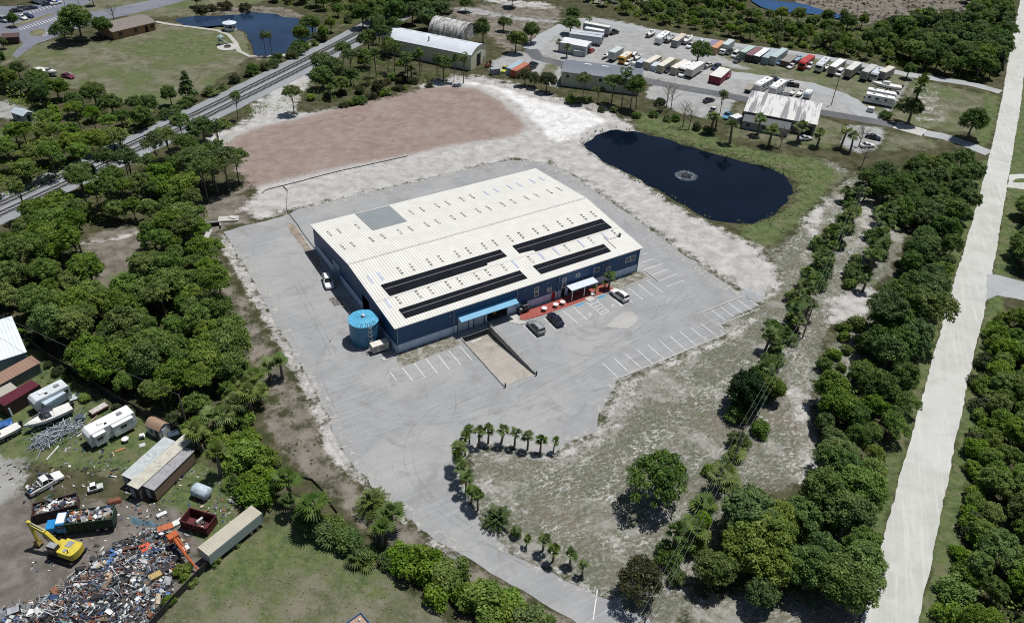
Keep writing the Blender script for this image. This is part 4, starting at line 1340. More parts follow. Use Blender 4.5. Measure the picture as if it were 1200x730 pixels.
def caravan(label, a, b, c=(.72, .72, .70), L=None, H=2.7, Wd=2.5, stripe=(.3, .33, .38), nose=.5, slide=None, name='travel_trailer', cat='travel trailer', group=None, cab=False, roofc=(.76, .76, .74), z=0.0, ac=2):
    """towed caravan or motor home, long axis x, front at +x"""
    loc, rz, ln = line(a, b, z)
    L = L or ln
    t = thing(name, label, cat, loc, rz, group)
    hw = Wd / 2
    z0 = .45
    prof = [(-L / 2, z0 + .25), (-L / 2, z0 + H - .2), (-L / 2 + .12, z0 + H), (L / 2 - .5, z0 + H), (L / 2 - .06, z0 + H - .45), (L / 2, z0 + H * .5), (L / 2 - nose * .5, z0), (-L / 2 + .3, z0)]
    MB().loft([[(x, -hw, z) for x, z in prof], [(x, hw, z) for x, z in prof]]).build('body', paint(c, .35), t, bevel=.05)
    rf = MB().box((-.2, 0, z0 + H + .025), (L - .8, Wd * .96, .05)).build('roof', M('caravan_roof_%d' % int(roofc[0] * 100), roofc, .5, .08, .8, 0, .25, (.45, .44, .41)), t)
    for k_ in range(ac):
        x = -L * .25 + k_ * L * .42
        MB().box((x, 0, z0 + H + .17), (.9, .65, .26), taper=.85).build('air_conditioner', m_white if k_ % 2 else M('vent_grey', (.25, .25, .26), .6), rf)
    MB().box((L * .08, hw * .45, z0 + H + .1), (.4, .4, .12)).build('roof_vent', m_black, rf)
    st = MB()
    for sg in (-1, 1):
        st.box((0, sg * (hw + .006), z0 + H * .36), (L * .96, .02, .16))
    st.build('stripe', paint(stripe), t)
    for sg in (-1, 1):
        for x, w in ((-L * .36, .9), (-L * .1, 1.1), (L * .2, .8)):
            f = MB().box((x, sg * (hw + .012), z0 + H * .64), (w + .1, .03, .72)).build('window', m_black, t)
            MB().box((x, sg * (hw + .03), z0 + H * .64), (w, .02, .6)).build('pane', GL, f)
    MB().box((L * .34, -hw - .012, z0 + H * .48), (.7, .03, H * .8)).build('door', paint(tuple(x * .85 for x in c)), t)
    if cab:
        MB().box((L / 2 - .02, 0, z0 + H * .66), (.16, Wd * .86, H * .34), 0, 0, -.12).build('windscreen', GL, t)
        wheels(t, (L / 2 - 1.1, -L / 2 + 1.7), hw - .12, .45, .28)
    else:
        wheels(t, (-.35, .55), hw - .12, .36, .24)
        MB().path([(L / 2 - .3, -.5, .5), (L / 2 + .9, 0, .48), (L / 2 - .3, .5, .5)], [.06] * 3, 5).tube((L / 2 + .7, 0, 0), (L / 2 + .7, 0, .6), .05).build('drawbar', m_black, t)
    if slide:
        for x, w, sg in slide:
            s_ = MB().box((x, sg * (hw + .35), z0 + H * .5), (w, .72, H * .78)).build('slide_out', paint(c, .35), t, bevel=.03)
            MB().box((x + .1, sg * (hw + .72), z0 + H * .6), (min(1.0, w * .5), .03, .5)).build('pane', GL, s_)
            MB().box((x, sg * (hw + .36), z0 + H * .9), (w + .06, .8, .05)).build('awning', M('awning_white', (.74, .74, .72), .5), s_)
    return t


def boat(label, a, b, c=(.72, .72, .70), L=None, bot=(.05, .05, .06), top=None, tower=False, engine=True, name='motor_boat', group=None, z=0.55, deckc=(.66, .65, .61), beam=None, cabin=False, cat='boat'):
    """bow towards b"""
    loc, rz, ln = line(a, b)
    L = L or ln
    bw = (beam or L * .3) / 2
    t = thing(name, label, cat, loc, rz, group)
    n = 12
    S = []
    for i in range(n + 1):
        f = i / n
        x = -L / 2 + L * f
        w = bw * (1 if f < .45 else max(.02, 1 - ((f - .45) / .55) ** 2.1))
        w *= .9 + .1 * min(1, f / .2)
        kz = z + (.0 if f < .5 else .75 * ((f - .5) / .5) ** 2.2) * L * .12
        sz = z + L * .125 + .28 * L * .1 * f ** 2
        S.append((x, w, kz, sz))
    MB().loft([[(x, -w, sz), (x, -w * .96, kz + (sz - kz) * .45), (x, -w * .72, kz + (sz - kz) * .15), (x, 0, kz), (x, w * .72, kz + (sz - kz) * .15), (x, w * .96, kz + (sz - kz) * .45), (x, w, sz)] for x, w, kz, sz in S]).build('hull', paint(c), t)
    bt = MB()
    bt.loft([[(x, -w * .97 - .01, kz + (sz - kz) * .42), (x, -w * .73 - .01, kz + (sz - kz) * .13), (x, 0, kz - .015), (x, w * .73 + .01, kz + (sz - kz) * .13), (x, w * .97 + .01, kz + (sz - kz) * .42)] for x, w, kz, sz in S[:-1]], False)
    bt.build('bottom_paint', paint(bot, .6), t)
    dk = MB()
    rings_ = []
    for i, (x, w, kz, sz) in enumerate(S[:-1]):
        f = i / n
        if f < .62:
            d = .38 + .02 * L
            rings_.append([(x, -w, sz + .03), (x, -w * .84, sz + .05), (x, -w * .8, sz - d), (x, w * .8, sz - d), (x, w * .84, sz + .05), (x, w, sz + .03)])
        else:
            u = .09 * L * .12
            rings_.append([(x, -w, sz + .03), (x, -w * .8, sz + .08), (x, -w * .4, sz + .12 + u), (x, w * .4, sz + .12 + u), (x, w * .8, sz + .08), (x, w, sz + .03)])
    x, w, kz, sz = S[-1]
    rings_.append([(x, -.01, sz + .03), (x, -.008, sz + .04), (x, -.004, sz + .05), (x, .004, sz + .05), (x, .008, sz + .04), (x, .01, sz + .03)])
    dk.loft(rings_, True).build('deck', M('boat_deck_%d' % int(deckc[2] * 100), deckc, .5, .08, 1.2, 0, .3, (.4, .37, .32)), t)
    zs = S[6][3]
    if cabin:
        q = MB()
        q.add([(-L * .1, -bw * .62, zs - .3), (L * .22, -bw * .5, zs), (L * .22, bw * .5, zs), (-L * .1, bw * .62, zs - .3), (-L * .1, -bw * .52, zs + .95), (L * .08, -bw * .42, zs + .95), (L * .08, bw * .42, zs + .95), (-L * .1, bw * .52, zs + .95)], [(4, 5, 6, 7), (0, 1, 5, 4), (1, 2, 6, 5), (2, 3, 7, 6), (3, 0, 4, 7)])
        q.build('cabin', paint(c), t)
        MB().box((L * .15, 0, zs + .5), (.04, bw * .8, .5), 0, 0, -.75).build('windscreen', GL, t)
    else:
        MB().box((L * .02, 0, zs + .12), (L * .09, bw * .62, 1.0), taper=.8).build('console', paint((.62, .62, .6)), t)
        q = MB()
        q.add([(L * .16, -bw * .66, zs + .06), (L * .16, bw * .66, zs + .06), (L * .1, bw * .6, zs + .5), (L * .1, -bw * .6, zs + .5), (L * .03, -bw * .7, zs + .06), (L * .03, bw * .7, zs + .06)], [(0, 1, 2, 3), (0, 3, 4), (1, 5, 2)])
        q.build('windscreen', GL, t)
    for sg in (-.45, .45):
        MB().box((-L * .3, sg * bw, zs - .28), (L * .1, bw * .5, .4)).build('seat', M('boat_seat', (.55, .53, .49), .6), t)
    if top:
        q = MB()
        q.loft([[(x, -bw * .7, zs + h), (x, -bw * .35, zs + h + .12), (x, bw * .35, zs + h + .12), (x, bw * .7, zs + h), (x, bw * .7, zs + h - .04), (x, -bw * .7, zs + h - .04)] for x, h in ((-L * .13, 1.25), (L * .02, 1.4), (L * .1, 1.3))])
        q = q.build('canopy', paint(top, .7), t)
        p = MB()
        for x in (-L * .12, L * .09):
            for sg in (-1, 1):
                p.tube((x, sg * bw * .68, zs - .1), (x, sg * bw * .66, zs + 1.27), .03, n=5)
        p.build('canopy_frame', m_steel, q)
    if engine:
        e = MB().box((-L / 2 - .3, 0, zs + .2), (.5, .4, .65), taper=.8).box((-L / 2 - .25, 0, zs - .45), (.25, .2, .9)).build('outboard_motor', m_black, t)
    r_ = MB()
    for sg in (-1, 1):
        pts = [(S[i][0], sg * S[i][1] * .9, S[i][3] + .42) for i in (7, 8, 9, 10, 11)] + [(S[12][0] - .05, 0, S[12][3] + .42)]
        r_.path(pts, [.022] * 6, 5)
        for i in (7, 9, 11):
            r_.tube((S[i][0], sg * S[i][1] * .9, S[i][3] + .05), (S[i][0], sg * S[i][1] * .9, S[i][3] + .42), .02, n=5)
    r_.build('bow_rail', m_steel, t)
    cr = MB()
    for sg in (-1, 1):
        cr.box((-.05 * L, sg * bw * .55, z * .62), (L * .85, .1, .12))
        for x in (-.35 * L, .0, .25 * L):
            cr.box((x, sg * bw * .55, (z + .1) / 2), (.12, .12, z + .25))
    cr.box((L * .42, 0, z * .62), (L * .3, .1, .12)).box((-.2 * L, 0, z * .6), (.14, bw * 1.3, .12))
    cr = cr.build('cradle', m_steel, t)
    for x in (-.18 * L, -.08 * L):
        for sg in (-1, 1):
            wheel(cr, x, sg * bw * .82, .3, .2)
    return t


def place3(A, B, C, h):
    """building from three eave corners seen at height h: origin, heading, length, depth"""
    a, b, c = P(*A, h), P(*B, h), P(*C, h)
    d = (b - a)
    L = d.length
    rz = math.atan2(d.y, d.x)
    nn = Vector((-d.y, d.x, 0)).normalized()
    dep = (c - a).dot(nn)
    if dep < 0:
        a, rz, dep = b, rz + PI, -dep
    return Vector((a.x, a.y, 0)), rz, L, dep


def shed(name, label, cat, A, B, C, h, wallc, roofc, kind='gable', rise=1.2, over=.25, group=None, wallm=None, roofm=None, openings=(), depth=None, fr=0.5):
    """ridge runs along x; openings: (side f/l/r/b, centre, width, z0, z1, material, partname)"""
    loc, rz, L, D = place3(A, B, C, h)
    D = depth or D
    t = thing(name, label, cat, loc, rz, group)
    wm_ = wallm or ribbed('shed_wall_%s_%s_%s' % tuple(round(x, 2) for x in wallc), wallc, 'x', .4, .3, .6, .2, tuple(x * .6 for x in wallc))
    rm_ = roofm or ribbed('shed_roof_%s_%s_%s' % tuple(round(x, 2) for x in roofc), roofc, 'x', .6, .4, .5, .25, tuple(x * .72 for x in roofc))
    N = 9 if kind == 'arch' else 3
    prof = []
    for i in range(N):
        f = i / (N - 1)
        if kind == 'flat':
            z = h + rise * f
        elif kind == 'arch':
            z = h + rise * math.sin(PI * f) ** .8
        else:
            z = h + rise * (1 - abs(2 * f - 1))
        prof.append((D * f, z))
    w = MB()
    low = [(0, 0), (D, 0)]
    ring_ = [(y, z - .06) for y, z in prof] + [(D, 0), (0, 0)]
    w.loft([[(x, y, z) for y, z in ring_] for x in (0, L)])
    w.build('wall', wm_, t)
    rp = [(prof[0][0] - over, prof[0][1] - (over * .2))] + prof[1:-1] + [(prof[-1][0] + over, prof[-1][1] - (over * .2 if kind != 'flat' else -.02))]
    rr = [(y, z + .1) for y, z in rp] + [(y, z) for y, z in rp[::-1]]
    rf = MB().loft([[(x, y, z) for y, z in rr] for x in (-over, L + over)]).build('roof', rm_, t)
    for side, c_, wd_, z0, z1, mat, pn in openings:
        m = MB()
        zc, hh = (z0 + z1) / 2, z1 - z0
        if side == 'f':
            m.box((c_ * L, -.03, zc), (wd_, .08, hh))
        elif side == 'b':
            m.box((c_ * L, D + .03, zc), (wd_, .08, hh))
        elif side == 'r':
            m.box((L + .03, c_ * D, zc), (.08, wd_, hh))
        else:
            m.box((-.03, c_ * D, zc), (.08, wd_, hh))
        m.build(pn, mat, t)
    t['_L'], t['_D'] = L, D
    del t['_L'], t['_D']
    return t, rf, L, D


def junk(mb, n, f, sizes, nm, zf=None):
    for _ in range(n):
        x, y, z = f()
        mb.k = R_.choices(range(nm), JW[:nm])[0]
        s_ = R_.uniform(*sizes)
        mb.box((x, y, z + s_ * .15), (s_ * R_.uniform(.5, 1.6), s_ * R_.uniform(.2, .8), s_ * R_.uniform(.05, .4)), R_.uniform(0, PI), R_.uniform(-.5, .5), R_.uniform(-.5, .5))
    mb.k = 0


JUNK = [M('junk_%s' % n_, c_, .7, .25, 2) for n_, c_ in (('white', (.66, .66, .64)), ('black', (.03, .03, .032)), ('grey', (.27, .28, .29)), ('pale', (.46, .47, .47)), ('rust', (.20, .085, .05)), ('navy', (.035, .06, .13)), ('brown', (.16, .115, .08)), ('blue', (.06, .16, .38)), ('tan', (.42, .35, .25)), ('orange', (.50, .13, .04)), ('slate', (.12, .14, .17)), ('teal', (.08, .20, .20)))]
JW = [16, 20, 15, 11, 10, 7, 9, 1.3, 5, 1, 11, 1.5]
# ------------------------------------------------------------------ placements
zA = lambda x, y: (640 + x / 7.45, 20 + y / 7.45)
zB = lambda x, y: (740 + x / 7.45, 20 + y / 7.45)
zC = lambda x, y: (860 + x / 7.45, 40 + y / 7.45)
zD = lambda x, y: (960 + x / 7.45, 60 + y / 7.45)
zE = lambda x, y: (820 + x / 7.45, 90 + y / 7.45)
zF = lambda x, y: (440 + x / 7.45, 20 + y / 7.45)
zG = lambda x, y: (x / 7.45, y / 7.45)
zH = lambda x, y: (580 + x / 6, 60 + y / 6)
zK = lambda x, y: (x / 7.3, 440 + y / 7.3)
zL = lambda x, y: (90 + x / 9.125, 470 + y / 9.125)
zM = lambda x, y: (130 + x / 7.3, 490 + y / 7.3)
zN = lambda x, y: (x / 7.45, 600 + y / 7.45)
zO = lambda x, y: (120 + x / 7.45, 590 + y / 7.45)
zP = lambda x, y: (x / 3.99, 547 + y / 3.99)
zQ = lambda x, y: (200 + x / 3.99, 547 + y / 3.99)


def pcar(label, a, b, c, style='sedan', **k):
    loc, rz, _ = line(a, b)
    return car(label, loc + Vector((0, 0, k.pop('z', .06))), rz, c, style, **k)


# customers' cars on the lot
pcar('silver grey estate car parked on the lot left of the navy car', z7(243, 455), z7(172, 385), (.22, .22, .23), 'suv', roofc=(.30, .31, .33), name='parked_car')
pcar('dark navy car parked beside the brick forecourt, right of the silver one', z7(415, 390), z7(340, 310), (.012, .014, .035), 'sedan')
pcar('white suv parked near the small palms by the entrance canopy', z7(985, 172), z7(890, 105), (.70, .70, .68), 'suv')
pcar('white car parked along the shadow of the warehouse left end', (383, 328), (386.5, 338.5), (.72, .72, .71), 'suv')
t = thing('utility_cart', 'black open utility cart parked on the forecourt by the blue awning', 'cart', P(612.5, 366) + Vector((0, 0, .16)), WA)
MB().box((0, 0, .55), (2.5, 1.3, .4)).build('body', m_black, t)
MB().box((.5, 0, 1.75), (1.5, 1.25, .06)).build('roof', M('cart_top', (.06, .06, .07), .5), t)
MB().box((-.5, 0, .95), (.8, 1.0, .4)).box((.35, 0, .9), (.5, 1.1, .5)).build('seat', M('cart_seat', (.30, .30, .29), .6), t)
p_ = MB()
for x in (-.2, 1.2):
    for y in (-.58, .58):
        p_.tube((x, y, .6), (x, y, 1.75), .03, n=5)
p_.build('roof_post', m_black, t)
wheels(t, (-.85, .85), .55, .26, .2)
t = thing('forklift', 'yellow forklift standing inside the open dock bay', 'forklift', WL(22.6, 1.6, .13), WA - PI / 2)
my_ = paint((.55, .38, .05), .45)
MB().box((-.3, 0, .75), (1.7, 1.05, .8)).box((-1.0, 0, .9), (.5, 1.05, .6)).build('body', my_, t, bevel=.05)
f_ = MB()
for y in (-.4, .4):
    f_.box((.75, y, 1.1), (.1, .1, 2.1)).box((1.25, y * .6, .1), (1.0, .12, .06))
f_.build('mast', m_black, t)
g_ = MB().box((-.2, 0, 2.05), (1.1, .95, .06))
for x in (-.7, .3):
    for y in (-.43, .43):
        g_.box((x, y, 1.6), (.06, .06, .9))
g_.build('overhead_guard', m_black, t)
wheels(t, (-.8, .35), .45, .28, .2)

# ------------------------------------------------------------------ upper right yard: buildings
op = m_dark
s_, rf, L, D = shed('arched_warehouse', 'grey arched roof warehouse of pale cream metal behind the pine row', 'warehouse', zH(470, 145), zH(1025, 213), zH(590, 75), 4.8, (.33, .34, .27), (.165, .18, .21), 'arch', 1.3,
     openings=[('f', .08, .9, 3.0, 4.0, GL, 'window'), ('f', .5, .9, 3.0, 4.0, GL, 'window'), ('r', .5, 3.6, 0, 3.8, M('pale_roller', (.42, .43, .38), .6), 'roller_door')], wallm=ribbed('cream_green_metal', (.56, .57, .45), 'x', .35, .3, .6, .15, (.27, .28, .21)), roofm=ribbed('slate_metal_roof', (.17, .185, .215), 'x', .5, .3, .45, .1, (.22, .23, .25)))
for x in (.30, .52):
    MB().box((L * x, D * .52, 6.2), (2.3, .7, .16)).build('skylight', m_white, rf)
s_, rf, L, D = shed('arched_warehouse', 'long white arched roof warehouse of cream metal beside the quonset hut', 'warehouse', zF(58, 178), zF(835, 335), zF(240, 108), 5.4, (.38, .37, .28), (.62, .65, .70), 'arch', 1.7,
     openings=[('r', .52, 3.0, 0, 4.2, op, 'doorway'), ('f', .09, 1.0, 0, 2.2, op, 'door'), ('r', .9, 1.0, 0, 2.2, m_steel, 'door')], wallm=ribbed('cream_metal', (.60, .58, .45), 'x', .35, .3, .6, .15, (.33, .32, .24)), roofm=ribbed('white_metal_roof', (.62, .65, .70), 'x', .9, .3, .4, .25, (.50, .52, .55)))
for x in (.18, .34, .5, .66, .82):
    MB().box((L * x, D * .62, 7.15), (3.0, .8, .12)).build('skylight', M('grey_skylight', (.48, .50, .53), .5), rf)
MB().tube((L * .5, D * .2, 6.2), (L * .5, D * .2, 8.0), .22).build('flue', m_black, rf)
# quonset hut
loc, rz, L = line(zF(525, 128), zF(820, 195))
t = thing('quonset_hut', 'streaked half round quonset hut behind the white arched warehouse', 'hut', loc, rz)
q_ = MB()
N = 18
ks = NT('streaked_hut_metal')
ob_ = ks.obj()
n_ = ks.noise(ks.n('Mapping', 0, Vector=ob_, Scale=(1.6, .35, .35)), .9, 5, .7, .4)
ks.bsdf(ks.mix(ks.step(n_, .42, .6), (.60, .60, .59), (.20, .185, .17)), .5, 0, n_, .2, .05)
R0 = 5.2
q_.loft([[(x, R0 * math.cos(PI * i / N), .6 + R0 * math.sin(PI * i / N)) for i in range(N + 1)] + [(x, R0 * math.cos(PI * i / N), 0) for i in (N, 0)] for x in np.linspace(-L / 2, L / 2, 2)])
q_.build('shell', ks.m, t)
MB().box((-L / 2 - .03, 0, 1.8), (.1, 3.4, 3.6)).build('door', op, t)
hb = MB()
for x in np.linspace(-L / 2, L / 2, 12):
    hb.path([(x, R0 * 1.01 * math.cos(PI * i / 10), .6 + R0 * 1.01 * math.sin(PI * i / 10)) for i in range(11)], [.07] * 11, 5)
hb.build('hoop', ks.m, t)
# striped shed with lean-to
ks = NT('rust_striped_roof')
ob_ = ks.obj()
sx_ = ks.t.nodes.new('ShaderNodeSeparateXYZ')
ks.put(sx_.inputs[0], ob_)
n_ = ks.noise(ks.n('Mapping', 0, Vector=ob_, Scale=(1.0, .06, .1)), .75, 4, .7)
c_ = ks.mix(ks.step(n_, .47, .56), (.60, .59, .57), (.23, .225, .235))
c_ = ks.mix(ks.math('MULTIPLY', ks.step(ks.noise(ob_, .8, 5, .7), .55, .7), .5), c_, (.28, .24, .22))
ks.bsdf(c_, .55, 0, n_, .2, .05)
s_, rf, L, D = shed('striped_roof_shed', 'workshop shed with white and grey striped metal roof above a dark lean-to', 'shed', zE(392, 300), zE(1020, 418), zE(515, 160), 3.9, (.20, .195, .185), (.5, .5, .5), 'flat', .9, .3, roofm=ks.m,
     openings=[('r', .4, 3.2, 0, 3.0, op, 'doorway'), ('f', .9, 2.8, 0, 2.8, op, 'doorway')])
lt = MB()
lt.add([(.3, -.02, 3.3), (L * .67, -.02, 3.3), (L * .67, -4.6, 2.5), (.3, -4.6, 2.5), (.3, -.02, 3.18), (L * .67, -.02, 3.18), (L * .67, -4.6, 2.38), (.3, -4.6, 2.38)], [(3, 2, 1, 0), (4, 5, 6, 7), (3, 7, 6, 2), (2, 6, 5, 1), (0, 4, 7, 3)])
lt.build('lean_to_roof', ribbed('dark_lean_roof', (.10, .105, .11), 'x', .5, .3, .6, .3, (.17, .165, .16)), s_)
lw = MB().box((L * .34, -4.25, 1.2), (L * .64, .12, 2.36)).box((.45, -2.2, 1.3), (.12, 4, 2.6))
lw = lw.build('lean_to_wall', ribbed('pale_lean_wall', (.34, .36, .36), 'x', .3, .2, .7, .3, (.26, .25, .24)), s_)
for x in (.1, .32, .5):
    MB().box((L * x, -4.33, 1.4), (1.1, .06, 1.0)).build('window', GL, lw)
shed('metal_store', 'white roofed metal store with small awning at the yard corner palms', 'shed', zA(118, 222), zA(350, 264), zA(186, 182), 3.6, (.42, .44, .45), (.68, .69, .71), 'gable', .3, .15, openings=[('r', .5, 2.4, 0, 2.6, op, 'doorway')])
container('small pale grey box below the white roofed yard store', zA(325, 345), zA(240, 335), (.40, .42, .42), (.55, .56, .57), H=1.9, Wd=2.0, name='storage_box', cat='box')
for a, b, la, c, h in ((zA(200, 215), zA(478, 252), 'long trailer with blue grey roof next to the white roofed yard store', (.42, .45, .47), 2.4), (zA(215, 195), zA(495, 228), 'long blue grey trailer, second behind the white roofed yard store', (.40, .44, .47), 2.3), (zA(335, 165), zA(495, 192), 'short white trailer between the long trailers and the big tank trailer', (.62, .63, .62), 2.2)):
    trailer(la, a, b, c, tuple(x * 1.2 for x in c), H=h, group='trailers at the back of the yard')
loc, rz, L = line(zA(325, 130), zA(550, 172))
t = thing('tank_trailer', 'large pale tank trailer with streaked top at the back of the yard', 'trailer', loc, rz)
MB().box((0, 0, 2.3), (L, 2.5, 2.7)).build('body', M('tank_grey', (.27, .28, .30), .6, .15), t, bevel=.25)
MB().box((0, 0, 3.68), (L * .97, 2.2, .1)).build('roof', M('patchy_white', (.66, .66, .63), .6, .2, .9, 0, .5, (.38, .36, .33)), t)
MB().box((0, 0, .8), (L * .95, .9, .25)).build('chassis', m_black, t)
wheels(t, (L / 2 - 1.2, L / 2 - 2.3, -L / 2 + 1.4), 1.05, .48, .3)
pcar('black tractor pickup beside the big tank trailer at the yard back', zA(560, 160), zA(620, 140), (.02, .02, .025), 'pickup', z=.0)
pcar('small red van behind the white roofed yard store', zA(370, 320), zA(410, 295), (.35, .04, .04), 'hatch', z=0)
trailer('pale grey box trailer standing alone near the orange bus', zA(640, 348), zA(562, 395), (.42, .46, .46), (.52, .56, .56), H=2.6)
boat('small white skiff next to the lone grey box trailer', zA(540, 345), zA(490, 378), L=5, engine=False, z=.4)
caravan('orange yellow bus with white roof parked in the yard', zA(722, 368), zA(652, 418), (.55, .27, .03), cab=True, name='bus', cat='bus', H=2.3, stripe=(.02, .02, .02), roofc=(.62, .58, .5), ac=0)
pcar('white delivery van right of the orange bus', zA(775, 352), zA(738, 388), (.68, .68, .66), 'van', z=0)
boat('white and black open boat right of the white delivery van', zA(770, 392), zA(830, 358), (.6, .6, .6), bot=(.03, .03, .03))
pcar('small white hatchback in front of the orange bus', zA(735, 402), zA(692, 428), (.66, .66, .64), 'hatch', z=0)
container('small slate blue box container beside the first cream container', zA(850, 415), zA(800, 448), (.17, .22, .29), (.42, .46, .50), H=2.0, Wd=2.2)
loc, _, _ = line(zA(755, 425), zA(775, 425))
o = MB().lathe([(.8, .3), (1.0, .5), (1.0, 1.3), (.8, 1.6), (.2, 1.7)], 18).build('water_drum', m_white, None, loc)
o.location.z = -.3
tag(o, 'round white plastic drum beside the small slate blue container', 'drum')
cream, cream_r = (.42, .39, .30), (.66, .62, .53)
container('cream container in the front yard row, nearest the slate blue box', zA(975, 402), zA(868, 462), cream, cream_r, group='cream containers in the front row')
container('low pale blue box between the two left cream containers', zA(968, 440), zA(928, 476), (.42, .50, .56), (.52, .58, .62), H=1.8, Wd=2.0, name='storage_box', cat='box')
boat('dark pink dinghy between the two left cream containers', zA(965, 425), zA(1012, 392), (.35, .05, .12), L=4.5, engine=False, z=.7)
container('cream container in the front yard row, second from the slate blue box', zA(1095, 422), zA(985, 492), cream, cream_r, group='cream containers in the front row')
pcar('dark suv squeezed between two cream containers', zA(1078, 462), zA(1035, 497), (.02, .025, .03), 'suv', z=0)
container('cream container in the front yard row, third from the slate blue box', zB(475, 442), zB(358, 510), cream, (.70, .67, .60), group='cream containers in the front row')
caravan('white motor home beside the yard palm, partly behind it', zB(540, 452), zB(432, 518), cab=True, name='motor_home', cat='motor home', H=2.5)
pcar('white pickup truck beside the yard palm', zB(480, 500), zB(425, 528), (.62, .62, .60), 'pickup', z=0)
trailer('cream box trailer hidden behind the yard palm', zB(600, 470), zB(492, 540), (.5, .48, .42), H=2.3)
pcar('dark blue suv behind the maroon yard shed', zB(770, 440), zB(700, 470), (.03, .04, .08), 'suv', z=0)
pcar('white car behind the yard palm next to the dark blue suv', zB(690, 425), zB(640, 445), (.6, .6, .6), 'sedan', z=0)
container('wide maroon shed with white roof right of the yard palm', zB(805, 512), zB(718, 588), (.19, .022, .04), (.68, .66, .62), H=2.6, Wd=4.2, name='storage_shed', cat='shed', rust=.05)
boat('maroon rowing boat beside the maroon yard shed', zB(818, 550), zB(868, 512), (.28, .03, .06), L=5, engine=False, z=.4, deckc=(.30, .06, .08))
# back row from left to right
boat('white motor boat alone at the left of the back row', zB(135, 185), zB(208, 148), cabin=True)
caravan('white caravan in the back row, left of the grey boat', zB(305, 188), zB(222, 246), H=2.4)
boat('weathered grey boat between caravan and tan roofed container', zB(300, 232), zB(372, 185), (.34, .36, .38), deckc=(.40, .41, .41))
container('grey container with tan streaked roof in the back row', zB(450, 208), zB(368, 270), (.24, .25, .26), (.58, .50, .42), group='containers of the back row')
boat('big white cabin cruiser in the back row', zB(445, 248), zB(530, 198), cabin=True, L=8.5)
pcar('white pickup with dark bed in front of the big white cruiser', zB(545, 248), zB(482, 284), (.6, .6, .6), 'pickup', z=0)
pcar('white van left of the blue violet container', zB(622, 228), zB(575, 264), (.66, .66, .66), 'suv', z=0, name='parked_van')
pcar('dark blue car close beside the blue violet container', zB(650, 250), zB(605, 292), (.04, .06, .11), 'sedan', z=0)
container('blue violet container with patchy roof in the back row', zB(735, 264), zB(642, 324), (.05, .07, .15), (.23, .20, .31), group='containers of the back row', rust=.35)
container('orange tan container in the back row', zB(785, 274), zB(708, 332), (.42, .30, .19), (.56, .29, .15), group='containers of the back row', rust=.4)
loc, rz, L = line(zB(862, 276), zB(782, 336))
t = thing('box_truck', 'box truck with white cab and grey green box in the back row', 'truck', loc, rz)
boxbody(t, L - 2.2, 2.4, .9, 2.5, (.38, .44, .44), (.48, .54, .54), False)
for o in list(t.children):
    o.location.x -= 1.1
MB().box((L / 2 - 1.05, 0, 1.2), (1.9, 2.1, 1.5)).box((L / 2 - .1, 0, .85), (.7, 1.9, .8)).build('cab', paint((.68, .68, .66)), t, bevel=.12)
MB().box((L / 2 - .12, 0, 1.55), (.1, 1.8, .6), 0, 0, -.25).build('windscreen', GL, t)
MB().box((0, 0, .75), (L * .94, .9, .25)).build('chassis', m_black, t)
wheels(t, (L / 2 - 1, -L / 2 + 1.7), 1.0, .42, .28)
pcar('dark suv right of the box truck with the white cab', zB(868, 305), zB(820, 342), (.03, .035, .045), 'suv', z=0)
pcar('white van in front of the pale green container', zB(930, 328), zB(880, 368), (.6, .61, .62), 'van', z=0)
pcar('wrecked dark car with open bonnet below the white van', zB(950, 378), zB(892, 412), (.06, .065, .07), 'sedan', z=0)
container('pale green container in the back row', zC(150, 168), zC(62, 222), (.27, .37, .32), (.40, .52, .46), group='containers of the back row')
container('dark maroon container right of the pale green one', zC(215, 178), zC(117, 247), (.07, .055, .05), (.22, .115, .12), group='containers of the back row')
container('dark container with bright white roof in the back row', zC(278, 188), zC(182, 257), (.07, .075, .065), (.74, .74, .72), group='containers of the back row')
container('grey container with blue grey roof in the back row', zC(348, 198), zC(257, 270), (.26, .31, .35), (.35, .42, .45), group='containers of the back row')
container('tall long container with cream end and pale blue side', zC(430, 200), zC(327, 275), (.42, .46, .44), (.42, .50, .50), H=3.1, group='containers of the back row')
pcar('small blue car in front of the dark timber carport', zC(410, 252), zC(380, 275), (.10, .18, .30), 'hatch', z=0)
container('low dark timber carport with patchy roof in the back row', zC(500, 240), zC(435, 290), (.11, .10, .085), (.27, .24, .22), H=2.0, Wd=3.4, name='carport', cat='carport', rust=.4)
boat('boat under a pale blue tarpaulin left of the red bus', zC(500, 278), zC(598, 212), (.3, .36, .42), deckc=(.28, .38, .46), engine=False, L=8, z=.7)
pcar('white hatchback in front of the blue tarpaulin boat', zC(520, 288), zC(472, 310), (.64, .64, .62), 'hatch', z=0)
caravan('long bright red bus in the back row', zC(665, 255), zC(577, 320), (.42, .03, .03), cab=True, name='bus', cat='bus', roofc=(.42, .05, .05), stripe=(.2, .02, .02), ac=0, H=2.6)
pcar('white suv right of the bright red bus', zC(682, 272), zC(634, 318), (.62, .63, .64), 'suv', z=0)
caravan('white motor home with dark windscreen right of the white suv', zC(802, 275), zC(724, 342), cab=True, name='motor_home', cat='motor home', roofc=(.55, .57, .6))
boat('small white boat right of the motor home with dark windscreen', zC(780, 332), zC(822, 292), L=5)
wt = (.30, .27, .25)
trailer('white roofed box trailer between small boat and white van', zC(930, 305), zC(837, 372), wt, (.72, .72, .70), group='box trailers of the back row')
pcar('white van between two white roofed box trailers', zC(938, 338), zC(897, 380), (.7, .7, .7), 'van', z=0)
trailer('box trailer with cream grey roof left of the dark suv', zC(1065, 330), zC(977, 397), wt, (.62, .62, .57), group='box trailers of the back row')
